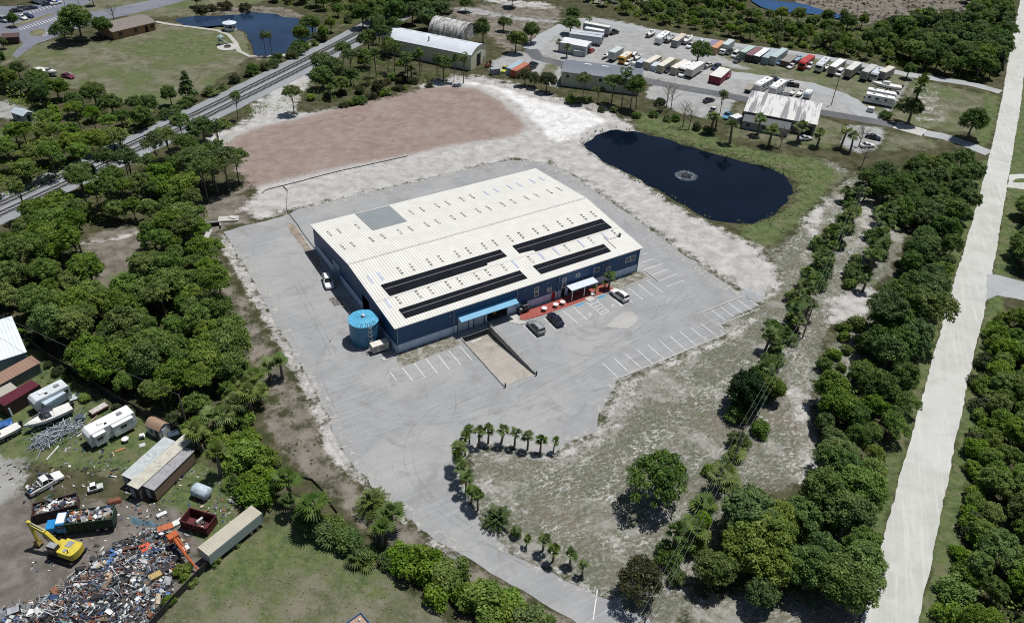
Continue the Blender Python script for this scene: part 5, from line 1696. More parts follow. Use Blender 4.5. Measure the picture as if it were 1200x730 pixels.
pcar('dark suv between two box trailers of the back row', zC(1108, 322), zC(1072, 362), (.03, .04, .05), 'suv', z=0)
trailer('box trailer with dull grey roof left of the striped motor home', zD(460, 204), zD(372, 268), (.26, .26, .25), (.48, .48, .46), group='box trailers of the back row')
caravan('grey and white motor home near the end of the back row', zD(515, 218), zD(457, 272), (.5, .53, .56), cab=True, name='motor_home', cat='motor home', roofc=(.50, .55, .58), ac=1)
trailer('box trailer with worn tan roof, last of the back row', zD(610, 220), zD(527, 268), (.28, .26, .24), (.60, .57, .50), group='box trailers of the back row')
boat('large white yacht on stands at the end of the back row', zD(668, 362), zD(470, 330), cabin=True, L=10, z=1.0, bot=(.05, .07, .12))
caravan('long white caravan nearest the concrete crossing', zD(388, 442), zD(645, 492), stripe=(.22, .24, .28), name='caravan', cat='caravan')
caravan('second long white caravan, close behind the other by the yacht', zD(402, 402), zD(655, 452), stripe=(.3, .3, .33), name='caravan', cat='caravan', ac=1)
container('low white box below the long white caravans', zD(415, 525), zD(470, 535), (.55, .56, .57), H=1.4, Wd=1.8, name='storage_box', cat='box')
caravan('white camper trailer left of the twin by the striped roof shed', zC(302, 455), zC(187, 518), stripe=(.25, .25, .28), name='camper_trailer', cat='camper')
caravan('white camper trailer between its twin and the black pickup', zC(417, 478), zC(322, 543), stripe=(.25, .25, .28), name='camper_trailer', cat='camper')
pcar('dark blue car behind the white camper trailers', zC(325, 402), zC(385, 415), (.03, .04, .06), 'sedan', z=0)
pcar('black pickup truck parked behind the striped roof shed', zC(545, 462), zC(452, 450), (.012, .012, .014), 'pickup', z=0)
boat('white dinghy nearest the round stock tanks', zC(495, 545), zC(528, 508), L=4.6, engine=False, z=.4)
boat('white dinghy beside the small blue grey camper', zC(552, 557), zC(600, 512), L=5.2, engine=False, z=.4)
caravan('small blue grey camper at the end of the dinghies', zC(658, 535), zC(618, 585), (.46, .52, .55), name='camper_trailer', cat='camper', H=1.9, Wd=2.1, L=4, ac=0)
for x, y, la in ((420, 535, 'round grey stock tank nearest the twin camper trailers'), (457, 538, 'round grey stock tank nearest the white dinghy')):
    o = MB().lathe([(1.05, 0), (1.1, .7), (1.0, .7), (.95, .1)], 20).build('stock_tank', m_steel, None, P(*zC(x, y)))
    tag(o, la, 'tank', 'stock tanks by the dinghies')
trailer('flat low utility trailer left of the white camper trailers', zC(150, 472), zC(112, 520), (.16, .16, .15), (.30, .27, .22), H=.4, Wd=2.0, name='utility_trailer')
container('small white box shed against the dark lean-to', zE(345, 395), zE(275, 420), (.50, .52, .54), (.66, .66, .65), H=2.3, Wd=2.6, name='storage_shed', cat='shed')
pcar('blue pickup with white bed cover on the sandy drive', zE(262, 328), zE(208, 386), (.10, .25, .40), 'pickup', z=0)
pcar('white pickup with dark windows on the sandy drive', zE(92, 338), zE(132, 288), (.66, .66, .65), 'pickup', z=0)
pcar('dark car half hidden under trees by the yard road', zE(60, 225), zE(95, 215), (.03, .03, .035), 'sedan', z=0)
pcar('pale silver sedan parked below the striped roof shed', zE(865, 558), zE(972, 548), (.46, .48, .49), 'sedan', z=0)
pcar('black sedan on the pale forecourt by the bare tree', (1014, 160.5), (1032, 165), (.02, .025, .04), 'sedan', z=0)
pcar('white car nosed out below the black sedan', (1008, 173), (1024, 172), (.66, .66, .64), 'sedan', z=0)
# around the white arched warehouse
container('teal roofed container beside the rust orange one', zH(185, 115), zH(100, 172), (.32, .38, .40), (.34, .45, .50), H=2.3)
container('rust orange container nearest the pines and white sand', zH(222, 135), zH(128, 190), (.30, .10, .06), (.42, .16, .10), H=2.5, rust=.35)
pcar('lime yellow pickup by the teal roofed container', zH(90, 125), zH(52, 162), (.45, .50, .08), 'pickup', z=0)
pcar('black suv on the gravel by the grass circle', zH(250, 120), zH(290, 98), (.015, .018, .022), 'suv', z=0)
pcar('dark grey car in front of the black suv by the grass circle', zH(240, 135), zH(275, 118), (.04, .045, .05), 'sedan', z=0)
container('grey cabinet pair near the white arched warehouse door', zF(1065, 500), zF(1020, 505), (.26, .28, .30), H=2.0, L=3, Wd=1.6, name='storage_cabinet', cat='cabinet')
t = thing('forklift', 'small rust red forklift outside the white arched warehouse door', 'forklift', P(*zF(985, 440)), .6)
MB().box((-.3, 0, .75), (1.8, 1.1, .9)).build('body', paint((.28, .08, .05), .5), t, bevel=.05)
MB().box((.75, 0, 1.2), (.12, .8, 2.3)).box((1.2, 0, .1), (.9, .8, .06)).build('mast', m_black, t)
MB().box((-.3, 0, 2.0), (1.0, .9, .08)).box((-.7, .4, 1.5), (.06, .06, 1)).box((-.7, -.4, 1.5), (.06, .06, 1)).box((.2, .4, 1.5), (.06, .06, 1)).box((.2, -.4, 1.5), (.06, .06, 1)).build('overhead_guard', m_black, t)
wheels(t, (-.8, .3), .45, .28, .2)

# ------------------------------------------------------------------ top left: car park, club house, pond furniture
s_, rf, L, D = shed('brick_building', 'long brown roofed low building of orange brick beside the big oak', 'building', (132, 37.5), (181, 26), (122, 27), 2.9, (.33, .19, .11), (.20, .18, .16), 'gable', 1.1, .5, wallm=M('orange_brick', (.34, .19, .11), .85, .2, 3), roofm=M('brown_shingle', (.20, .175, .155), .9, .2, 2),
     openings=[('f', .16, 1.4, .9, 2.2, GL, 'window'), ('f', .52, 1.4, .9, 2.2, GL, 'window'), ('f', .78, 1.1, 0, 2.2, op, 'door'), ('f', .92, 1.3, .9, 2.2, GL, 'window')])
for i, (a, b, c, st, la) in enumerate((((395, 50), (445, 42), (.03, .04, .06), 'sedan', 'dark sedan at the top of the car park left of the blue van'), ((440, 22), (495, 30), (.03, .09, .36), 'van', 'bright blue van at the top edge of the car park'), ((185, 95), (245, 85), (.12, .14, .16), 'suv', 'grey suv in the upper car park row by the hedge'), ((250, 85), (300, 78), (.03, .05, .09), 'sedan', 'dark sedan right of the grey suv by the hedge'),
        ((215, 150), (275, 158), (.02, .035, .11), 'sedan', 'navy sedan beside a white car in the car park'), ((175, 160), (225, 178), (.68, .68, .68), 'sedan', 'white sedan beside the navy car in the car park'), ((50, 190), (110, 195), (.03, .03, .03), 'suv', 'black suv under the small tree of the car park'), ((5, 185), (45, 195), (.3, .32, .34), 'van', 'grey van at the left edge of the car park'), ((120, 110), (165, 105), (.05, .04, .04), 'sedan', 'dark car at the hedge end of the upper car park row'), ((470, 45), (510, 35), (.7, .7, .7), 'sedan', 'white car right of the blue van at the top edge'))):
    pcar(la, zG(*a), zG(*b), c, st, z=.03)
pcar('dark red sports car alone on the upper lawn', zG(548, 668), zG(645, 692), (.16, .02, .06), 'sedan', z=0)
boat('white upturned rowing boat nearest the wood on the upper lawn', zG(275, 660), zG(320, 625), L=4.5, engine=False, z=.35)
boat('long white boat behind the red sports car on the lawn', zG(340, 640), zG(500, 672), L=8.5, engine=False, z=.5)
caravan('white bus at the top of the car park', zG(290, 14), zG(380, 40), cab=True, name='bus', cat='bus', ac=1)
t = thing('kiosk', 'small dark red brown kiosk at the car park corner', 'kiosk', P(*zG(112, 375)), .4)
MB().box((0, 0, 1.2), (4.5, 3, 2.4)).build('wall', M('kiosk_wall', (.09, .045, .04), .8), t)
MB().loft([[(x, y, z) for y, z in ((-1.9, 2.4), (0, 3.3), (1.9, 2.4), (1.9, 2.3), (-1.9, 2.3))] for x in (-2.6, 2.6)]).build('roof', M('kiosk_roof', (.10, .06, .055), .8), t)
MB().box((0, -1.53, 1.3), (1.6, .08, 1.1)).build('window', GL, t)
shed('small_cabin', 'small pale blue roofed cabin among the trees at far left', 'cabin', (13, 131.5), (27, 136), (23.5, 127.5), 2.4, (.36, .38, .38), (.45, .52, .56), 'gable', .7, .3, openings=[('r', .5, 1.0, 0, 2.0, op, 'door'), ('f', .5, 1.0, .9, 1.8, GL, 'window')])
t = thing('gazebo', 'white round gazebo with pale roof on the pond shore', 'gazebo', P(270, 35.5))
MB().lathe([(2.3, 0), (2.3, .25), (.1, .26)], 12).build('floor', m_pale, t)
MB().lathe([(2.6, 2.6), (2.6, 2.7), (.4, 3.4), (.05, 3.9)], 12).build('roof', M('gazebo_roof', (.58, .64, .68), .5), t)
p_ = MB()
for k_ in range(8):
    p_.tube((2.1 * math.cos(k_ * PI / 4), 2.1 * math.sin(k_ * PI / 4), .2), (2.1 * math.cos(k_ * PI / 4), 2.1 * math.sin(k_ * PI / 4), 2.65), .09, n=6)
p_.build('column', m_white, t)
MB().lathe([(2.05, .3), (2.1, 1.1), (2.0, 1.1), (1.95, .3)], 16).build('balustrade', m_white, t)
t = thing('fire_ring', 'pale stone ring with dark hearth on the upper lawn', 'fire ring', P(266.8, 55.5))
MB().lathe([(3.6, .0), (3.6, .1), (1.5, .11), (.1, .1)], 24).build('paving', m_pale, t)
MB().lathe([(1.2, .1), (1.2, .5), (.9, .5), (.85, .12)], 16).build('hearth', M('hearth_stone', (.12, .11, .10), .9), t)
t = thing('play_frame', 'small blue grey play frame beside the stone fire ring', 'play frame', P(259.5, 52.5), .5)
MB().box((0, 0, 1.5), (1.6, 1.6, .1)).build('deck', M('play_deck', (.22, .3, .33), .7), t)
p_ = MB()
for x in (-.7, .7):
    for y in (-.7, .7):
        p_.tube((x, y, 0), (x, y, 2.9), .07, n=6)
p_.build('post', M('play_post', (.28, .36, .38), .6), t)
MB().lathe([(1.3, 2.8), (.05, 3.6)], 4).build('roof', M('play_roof', (.30, .42, .46), .6), t)
MB().add([(.8, -.4, 1.5), (.8, .4, 1.5), (2.6, .4, .1), (2.6, -.4, .1)], [(0, 1, 2, 3)]).add([(.8, -.4, 1.46), (.8, .4, 1.46), (2.6, .4, .06), (2.6, -.4, .06)], [(3, 2, 1, 0)]).build('slide', M('play_slide', (.5, .52, .5), .4), t)


# ------------------------------------------------------------------ poles and wires
m_wood = M('weathered_pole', (.16, .13, .105), .9, .25, 3)
m_wire = M('wire_grey', (.17, .18, .18), .5)


def pole(label, base, h, arm=0.0, name='utility_pole', lamp=False, mat=None):
    loc = base if isinstance(base, Vector) else P(*base)
    t = thing(name, label, 'utility pole' if not lamp else 'lamp post', loc, .6)
    MB().tube((0, 0, 0), (0, 0, h), .15, .1, 10).build('pole', mat or m_wood, t)
    if arm:
        MB().box((0, 0, h - .6), (arm, .12, .12)).build('crossarm', m_wood, t)
        for x in (-arm * .45, 0, arm * .45):
            MB().lathe([(.05, 0), (.08, .06), (.05, .18), (.02, .22)], 8, (x, 0, h - .54)).build('insulator', m_steel, t)
    if lamp:
        MB().box((.5, 0, h - .1), (1.0, .1, .1)).build('arm', m_steel, t)
        MB().box((1.1, 0, h - .14), (.6, .3, .14)).build('lamp_head', m_steel, t)
    return loc + Vector((0, 0, h))


def wires(label, pts, offs, sag=.9, r=.022):
    mb = MB()
    for o in offs:
        for i in range(len(pts) - 1):
            a, b = pts[i], pts[i + 1]
            d = (b - a).normalized()
            nn = Vector((-d.y, d.x, 0)) * o
            q = [a.lerp(b, k_ / 12) + nn - Vector((0, 0, sag * (1 - (2 * k_ / 12 - 1) ** 2))) for k_ in range(13)]
            mb.path(q, [r] * 13, 4)
    ob = mb.build('power_lines', m_wire)
    ob.name = 'overhead_wire'
    return tag(ob, label, 'wire')


tops = []
for q, la in (((757, 722), 'wooden utility pole by the driveway mouth at the bottom edge'), ((872, 500), 'wooden utility pole beside the dark round cedar'), ((955, 352), 'wooden utility pole in the palm row below the pond'), ((1014, 214), 'wooden utility pole at the far end of the palm row')):
    b_ = P(*q, 9.5)
    tops.append(pole(la, Vector((b_.x, b_.y, 0)), 9.5, 2.2) - Vector((0, 0, .4)))
d_ = (tops[0] - tops[1])
wires('overhead power wires above the palm row right of the lot', [tops[0] + d_] + tops, (-.7, 0, .7), .8, .02)
tl = pole('wooden utility pole at the corner of the scrap yard hedge', (221, 506), 8.5)
wires('single overhead wire crossing the left wood to the scrap yard', [P(-60, 340, 8.5), P(25, 381, 8.3), tl], (0,), .3, .025)
pole('tall dark light pole on the grass behind the striped roof shed', (974, 123.5), 10, lamp=True, name='light_pole')
pole('wooden utility pole beside the yard palm', (814.5, 82), 8, 1.6)
pole('wooden utility pole at the far end of the red bus row', (969, 76), 8, 1.6)
pole('car park lamp post on the verge by the small oak', (93.5, 9.5), 8, lamp=True, name='lamp_post', mat=m_steel)
pole('car park lamp post by the big dark oak', (79.5, 18.5), 8, lamp=True, name='lamp_post', mat=m_steel)


def fence(label, pts, h, post=3.0, mat=None, panel=None, name='fence'):
    pts = [P(*p) for p in pts]
    t = thing(name, label, 'fence', pts[0])
    rl, ps, pn = MB(), MB(), MB()
    for a, b in zip(pts, pts[1:]):
        a, b = a - pts[0], b - pts[0]
        d = b - a
        n = max(1, int(d.length / post))
        for k_ in range(n + 1):
            p = a.lerp(b, k_ / n)
            ps.tube(p, p + Vector((0, 0, h)), .045, n=6)
        rl.tube(a + Vector((0, 0, h)), b + Vector((0, 0, h)), .035, n=5)
        if panel:
            pn.box((a + b) / 2 + Vector((0, 0, h * .5)), (d.length, .03, h * .94), math.atan2(d.y, d.x))
    ps.build('post', mat or m_steel, t)
    rl.build('top_rail', mat or m_steel, t)
    if panel:
        pn.build('panel', panel, t)
    return t


m_silt = M('black_silt_fabric', (.13, .125, .115), .9, .3)
fence('black silt fence along the near edge of the graded pink sand', [(307, 227), (312, 223), (330, 218.5), (352, 213), (378, 206), (400, 200.5), (430, 194), (478, 183.5)], .22, 4, m_silt, m_silt, 'silt_fence')
fence('black silt fence winding down to the warehouse back corner', [(332, 219), (337, 224), (335.5, 243), (338, 250), (348, 263), (356, 275), (369, 292)], .25, 4, m_silt, m_silt, 'silt_fence')
fence('dark screened fence along the wood side of the scrap yard', [(-30, 356), (0, 375), (30, 400), (67, 428), (95, 443), (120, 460), (140, 473), (172, 490), (200, 503), (222, 514)], 1.8, 2.8, m_black, M('dark_screen', (.03, .03, .026), .9, .4), 'yard_fence')
fence('dark screened fence between the scrap heap and the field', [(306, 611), (272, 640), (246, 664), (233, 676), (205, 705), (172, 742), (160, 760)], 1.5, 2.8, m_black, M('dark_screen', (.03, .03, .026), .9, .4), 'yard_fence')
fence('black netting fence beside the brown strip near the lone fan palm', [(330, 553), (345, 557), (366, 563), (378, 575), (385, 588), (395, 601)], .45, 2.5, m_black, m_silt, 'silt_fence')
fence('wire fence behind the white sand along the pine row', [(545, 92), (580, 100), (615, 107), (660, 118), (700, 128), (745, 140)], 1.6, 3, m_black, None, 'wire_fence')

# culvert, mounds, small lot things
t = thing('culvert', 'concrete culvert headwall with black opening at the wood edge', 'culvert', P(247, 266), .35)
MB().box((0, .35, .5), (4.4, .35, 1.1)).box((-2.2, -.5, .4), (.3, 1.6, .9)).box((2.2, -.5, .4), (.3, 1.6, .9)).build('headwall', m_rw, t)
MB().box((0, .12, .45), (3.8, .2, .8)).build('opening', m_dark, t)
o = MB().box((0, 0, .18), (4.6, 2.2, .34), .2).box((1, .4, .45), (2.0, 1.2, .25), -.2).build('concrete_slab', m_pale, None, P(268, 257.5))
tag(o, 'broken pale concrete slab beside the culvert', 'slab')
o = MB().box((0, 0, .1), (1.2, 9, .18)).build('concrete_flume', m_pale, None, P(241, 281), .12)
tag(o, 'pale concrete flume running from the culvert along the wood', 'flume')


def mound(name, label, at_, r, h, mat, n=16):
    vs, fs = [], []
    for j in range(7):
        f = j / 6
        for i in range(n):
            w = 2 * PI * i / n
            rr = r * (1 - f) * (1 + .14 * math.sin(w * 3 + j) + R_.uniform(-.06, .06))
            vs.append((rr * math.cos(w), rr * .85 * math.sin(w), h * (f ** .8) + (R_.uniform(-.06, .06) if 0 < j < 6 else 0) - .02))
    for j in range(6):
        for i in range(n):
            fs.append((j * n + i, j * n + (i + 1) % n, (j + 1) * n + (i + 1) % n, (j + 1) * n + i))
    o = MB().add(vs, fs).build(name, mat, None, P(*at_), 0, True)
    return tag(o, label, 'pile')


mound('gravel_pile', 'low grey gravel pile at the far corner of the lot', (883, 346), 2.7, .9, m_lane)
mound('soil_pile', 'tracked grey soil pile on the white sand by the pines', (695, 127), 3.2, 1.6, M('grey_soil', (.36, .33, .30), .95, .3, 1.2))
# ------------------------------------------------------------------ scrap yard, lower left
s_, rf, L, D = shed('white_roof_shed', 'white metal roofed shed at the left edge of the scrap yard', 'shed', (29, 412.2), (-40, 434.3), (-22, 382), 3.2, (.32, .38, .40), (.70, .74, .78), 'gable', .7, .3, openings=[('f', .12, 3, 0, 2.6, m_dark, 'doorway')])
shed('long_brown_shed', 'low shed with long rust brown roof below the white roofed shed', 'shed', (45.5, 425.2), (-30, 466.5), (36, 420.3), 2.3, (.17, .18, .19), (.27, .17, .125), 'flat', .35, .2, openings=[('f', .07, 1.1, .8, 1.7, m_white, 'window'), ('f', .2, 1.0, 0, 2.0, m_dark, 'door')])
container('dark maroon roofed box container on the scrap yard grass', zK(342, 152), zK(42, 335), (.045, .025, .025), (.10, .018, .03), rust=.15, H=2.5)
o = MB().box((0, 0, .9), (.8, .8, 1.8), taper=.96).build('fridge', M('pale_enamel', (.45, .52, .52), .4), None, P(*zK(95, 335)))
o['x'] = 0
del o['x']
tag(o, 'pale green white fridge at the end of the maroon container', 'fridge')
trailer('flat beige slatted trailer beside the maroon container', zK(150, 150), zK(-20, 240), (.3, .29, .25), (.40, .38, .33), H=.9, Wd=2.4, name='flat_trailer')
caravan('long grey white caravan behind the smaller pale blue one', zK(600, 170), zK(300, 322), (.52, .56, .57), name='caravan', cat='caravan', roofc=(.56, .60, .61), stripe=(.3, .34, .37))
trailer('pale blue box trailer beside the long grey white caravan', zK(565, 215), zK(392, 320), (.30, .39, .45), (.46, .56, .62), H=1.5, Wd=2.2)
o = MB().box((0, 0, .25), (1.9, 1.5, .1)).box((0, 0, .1), (1.5, 1.2, .2)).build('roofing_sheet', M('pale_panel', (.42, .47, .48), .5), None, P(*zK(645, 190)), .6)
tag(o, 'pale flat metal panel behind the pale blue box trailer', 'panel')
boat('white motor boat with dark canopy on the scrap yard grass', zK(628, 318), zK(228, 500), (.66, .66, .63), bot=(.03, .03, .04), top=(.015, .018, .035), z=.75)
boat('white boat cut by the left edge of the picture', zK(185, 468), zK(-140, 640), (.62, .62, .60), bot=(.03, .035, .05), z=.6)
t = MB().loft([[(x, -1.0, 0), (x, -.9, .7 + .2 * math.sin(x * 2)), (x, 0, 1.0 + .15 * math.sin(x * 3)), (x, .9, .7), (x, 1.0, 0)] for x in np.linspace(-2, 2, 8)]).build('tarpaulin', M('blue_tarp', (.02, .10, .30), .5, .2, 2), None, P(*zK(0, 450)), .6)
tag(t, 'bright blue tarpaulin over a heap at the left edge', 'tarpaulin')
# pole heap
pm_ = MB()
a0, a1 = P(*zK(330, 590)), P(*zK(640, 430))
ax = (a1 - a0)
for k_ in range(230):
    c = a0.lerp(a1, R_.uniform(.05, .95)) + Vector((R_.gauss(0, .9), R_.gauss(0, .9), R_.uniform(.1, .9)))
    w = math.atan2(ax.y, ax.x) + (R_.gauss(0, .22) if R_.random() < .55 else R_.uniform(0, PI))
    ln = R_.uniform(.8, 3.2) if R_.random() < .75 else R_.uniform(3, 5)
    pm_.k = R_.choice((0, 0, 1, 2))
    pm_.box(c, (ln, R_.uniform(.05, .12), R_.uniform(.05, .14)), w, 0, R_.gauss(0, .12))
o = pm_.build('scrap_metal_heap', [M('pole_grey', (.30, .34, .37), .5), M('pole_pale', (.48, .52, .54), .5), M('pole_slate', (.17, .20, .22), .5)])
tag(o, 'tangled heap of grey metal poles beside the white motor boat', 'scrap heap', None, 'stuff')
for a, b, la in ((zL(0, 368), zL(222, 158), 'brown timber plank leaning from the pole heap towards the rusty trough'), (zL(5, 388), zL(205, 232), 'pale white plank lying beside the white fifth wheel caravan'), (zK(400, 725), zK(505, 605), 'white plastic pipe lying below the grey pole heap')):
    loc, rz, ln = line(a, b)
    o = MB().box((0, 0, .12), (ln, .22, .16)).build('plank', M('plank_tan' if 'brown' in la else 'plank_white', (.27, .22, .17) if 'brown' in la else (.56, .55, .52), .8, .2), None, loc, rz)
    tag(o, la, 'plank')
loc, rz, ln = line(zL(330, 62), zL(155, 160))
t = thing('rusty_trough', 'rusty brown trough with white streaked top on the grass', 'trough', loc, rz)
MB().loft([[(x, .75 * math.cos(q), .75 + .7 * math.sin(q)) for q in np.linspace(PI, 2 * PI, 9)] for x in (-ln / 2, ln / 2)]).build('shell', M('rust_brown', (.14, .06, .05), .8, .3), t)
MB().box((0, 0, .79), (ln * .98, 1.2, .1)).build('lid', M('streaked_lid', (.52, .50, .47), .6, .2, 1, 0, .7, (.16, .09, .07)), t)
o = MB().box((0, 0, .45), (1.2, 1.0, .9)).box((0, 0, .95), (1.3, 1.1, .1)).build('storage_crate', M('slate_crate', (.06, .085, .12), .6), None, P(*zK(690, 385)), .5)
tag(o, 'dark slate blue crate at the end of the grey pole heap', 'crate')
caravan('white fifth wheel caravan with slide outs in the scrap yard', zL(622, 222), zL(128, 482), (.70, .72, .72), name='caravan', cat='caravan', H=2.75, slide=[(2.3, 1.9, 1), (-1.6, 3.4, 1)], stripe=(.36, .42, .5), nose=.2)
s_, rf, L, D = shed('garden_shed', 'small white garden shed with brown curved roof by the wood', 'shed', zL(735, 255), zL(880, 325), zL(848, 180), 2.0, (.52, .54, .55), (.30, .205, .135), 'arch', .75, .12, wallm=M('shed_white', (.50, .53, .54), .7, .1), roofm=M('brown_felt', (.31, .21, .14), .9, .15, 2), openings=[('r', .5, 1.1, 0, 1.9, m_white, 'door'), ('f', .35, .6, .9, 1.5, GL, 'window'), ('f', .75, .7, .2, 1.7, M('brown_shutter', (.10, .06, .05), .8), 'shutter')])
for A, B, C, la, rc, wc, h in ((zM(95, 485), zM(185, 525), zM(500, 182), 'old trailer with pale grey roof, first of three beside the garden shed', (.44, .47, .47), (.12, .12, .12), 2.5),
                               (zM(145, 565), zM(230, 605), zM(660, 137), 'old trailer with beige roof between the grey roofed ones', (.47, .45, .38), (.10, .10, .10), 2.8),
                               (zM(280, 578), zM(370, 615), zM(655, 262), 'old trailer with patched grey roof and brown timber side', (.30, .30, .31), (.23, .165, .11), 2.6)):
    loc, rz, L, D = place3(A, B, C, h)
    t = thing('old_trailer', la, 'trailer', loc, rz, 'three old trailers in the scrap yard')
    MB().box((L / 2, D / 2, h / 2 + .15), (L, D, h - .3)).build('wall', ribbed('old_wall_%d' % int(wc[0] * 100), wc, 'y', .5, .3, .8, .3, tuple(x * .7 for x in wc)), t)
    MB().box((L / 2, D / 2, h + .05), (L + .16, D + .2, .1)).build('roof', M('old_roof_%d%d' % (int(rc[0] * 100), int(rc[2] * 100)), rc, .8, .12, .9, 0, .5, tuple(x * .55 for x in rc)), t)
    MB().box((L * .3, -.03, 1.2), (.9, .06, 1.9)).build('door', M('old_door', (.30, .33, .35), .7), t)
    MB().box((L * .74, -.03, 1.4), (.8, .06, 1.5)).build('hatch', m_black, t)
    for y in (D * .45, D * .6):
        for x in (.12, L - .12):
            wheel(t, x, y, .36, .22)
o = MB().box((0, 0, .7), (2.0, 1.4, 1.3), taper=.92).box((0, 0, 1.4), (1.7, 1.2, .1)).build('steel_box', M('dark_blue_box', (.04, .06, .085), .4), None, P(*zM(548, 180)), .55)
tag(o, 'dark blue steel box between garden shed and the old trailers', 'box')
loc, rz, ln = line(zP(140, 132), zP(292, 46))
t = car('white pickup with junk filled bed on the scrap yard track', loc, rz, (.68, .68, .66), 'pickup')
j_ = MB()
junk(j_, 40, lambda: (R_.uniform(-2.4, -.9), R_.uniform(-.7, .7), R_.uniform(1.1, 1.3)), (.2, .5), 11)
o = j_.build('scrap_load', JUNK, None, loc, rz)
tag(o, 'mixed scrap heaped in the bed of the white pickup', 'scrap', None, 'stuff')


def skip_body(t, L, Wd, H, c, z0=.15, x0=0.0, rust=.3):
    m_ = ribbed('skip_%s_%s_%s' % tuple(round(q, 3) for q in c), c, 'x', .9, .4, .7, rust, (.13, .06, .04), .2)
    for sg in (-1, 1):
        MB().box((x0, sg * (Wd / 2 - .04), z0 + H / 2), (L, .08, H)).build('side_wall', m_, t)
        MB().box((x0 + sg * (L / 2 - .04), 0, z0 + H / 2), (.08, Wd - .16, H)).build('end_wall', m_, t)
    MB().box((x0, 0, z0 + .05), (L - .16, Wd - .16, .1)).build('floor', m_, t)
    r_ = MB()
    for sg in (-1, 1):
        for k_ in range(int(L / .75) + 1):
            r_.box((x0 - L / 2 + .08 + k_ * (L - .16) / int(L / .75), sg * (Wd / 2 + .05), z0 + H / 2), (.1, .1, H))
        r_.box((x0, sg * (Wd / 2 + .02), z0 + H), (L + .1, .16, .12)).box((x0 + sg * L / 2, 0, z0 + H), (.14, Wd, .12))
    r_.build('rib', m_, t)


def load(label, loc, rz, L, Wd, z, n, name='scrap_load'):
    j_ = MB()
    junk(j_, n, lambda: (R_.uniform(-L / 2 + .4, L / 2 - .4), R_.uniform(-Wd / 2 + .35, Wd / 2 - .35), z + R_.uniform(-.35, .3)), (.25, .9), 11)
    o = j_.build(name, JUNK, None, loc, rz)
    return tag(o, label, 'scrap', None, 'stuff')


loc, rz, ln = line(zP(178, 236), zP(365, 188))
t = thing('skip_container', 'dark brown open skip full of scrap behind the blue truck', 'skip', loc, rz)
skip_body(t, ln + .6, 2.4, 1.7, (.07, .045, .04))
load('scrap heaped in the dark brown skip behind the blue truck', loc, rz, ln + .4, 2.4, 1.45, 170)
loc, rz, ln = line(zP(552, 266), zP(228, 305))
t = thing('skip_truck', 'blue cab truck carrying a long dark green open skip', 'truck', loc, rz)
L_ = ln
skip_body(t, L_ - 3.1, 2.5, 1.75, (.028, .055, .03), .95, -1.5, .1)
mb_ = paint((.02, .22, .52), .35)
MB().box((L_ / 2 - 2.35, 0, 1.75), (1.45, 2.35, 1.9)).build('cab', mb_, t, bevel=.12)
MB().box((L_ / 2 - .85, 0, 1.25), (1.7, 1.9, 1.0), taper=.92).build('bonnet', mb_, t, bevel=.12)
MB().box((L_ / 2 - 2.35, 0, 2.74), (1.1, 1.9, .1)).build('cab_roof', m_white, t)
MB().box((L_ / 2 - 1.62, 0, 2.15), (.08, 2.0, .7), 0, 0, -.12).build('windscreen', GL, t)
for sg in (-1, 1):
    MB().box((L_ / 2 - 2.35, sg * 1.19, 2.1), (.9, .05, .6)).build('side_window', GL, t)
    MB().tube((L_ / 2 - 3.2, sg * 1.0, 1.0), (L_ / 2 - 3.2, sg * 1.0, 3.1), .09).build('exhaust_stack', m_steel, t)
MB().box((-.3, 0, .72), (L_ * .93, .95, .3)).build('chassis', m_black, t)
wheels(t, (L_ / 2 - 1.1, -L_ / 2 + 1.3, -L_ / 2 + 2.5), 1.02, .5, .32)
lt_ = load('white and teal scrap heaped in the dark green skip', loc, rz, L_ - 3.3, 2.5, 2.5, 240)
lt_.location = loc + Vector((math.cos(rz), math.sin(rz), 0)) * -1.5
loc, rz, ln = line(zO(738, 158), zO(968, 226))
t = thing('skip_container', 'rust red open skip nearly empty beside the long trailer', 'skip', loc, rz)
skip_body(t, ln, 2.5, 1.6, (.10, .022, .025), rust=.2)
o = load('small pile of white scrap in the rust red skip', loc, rz, 1.6, 1.6, .45, 40)
# tank on the grass
loc, rz, ln = line(zM(722, 640), zM(846, 690))
t = thing('fuel_tank', 'mottled white horizontal tank with rust bands on the grass', 'tank', loc + Vector((0, 0, 0)), rz)
prof = [(.15, -1.5), (.75, -1.42), (1.05, -1.2), (1.08, 0), (1.05, 1.2), (.75, 1.42), (.15, 1.5)]
o = MB().lathe(prof, 24).build('shell', M('mottled_tank', (.42, .50, .54), .6, .3, 2.2, 0, .35, (.20, .10, .08)), t, smooth=True)
o.matrix_local = Matrix.Translation((0, 0, 1.12)) @ Matrix.Rotation(PI / 2, 4, 'Y')
o2 = MB().lathe([(1.1, -.1), (1.1, .1)], 24).lathe([(1.08, .95), (1.08, 1.05)], 24).build('band', M('rust_band', (.13, .04, .035), .8), t)
o2.matrix_local = o.matrix_local
MB().box((-.8, 0, .15), (.3, 1.5, .3)).box((.8, 0, .15), (.3, 1.5, .3)).build('saddle', m_wood, t)
tr_ = trailer('long tan roofed trailer along the fence of the field', (242, 661), (304, 611), (.36, .42, .44), (.45, .42, .335), H=1.9, Wd=2.4, name='long_trailer')
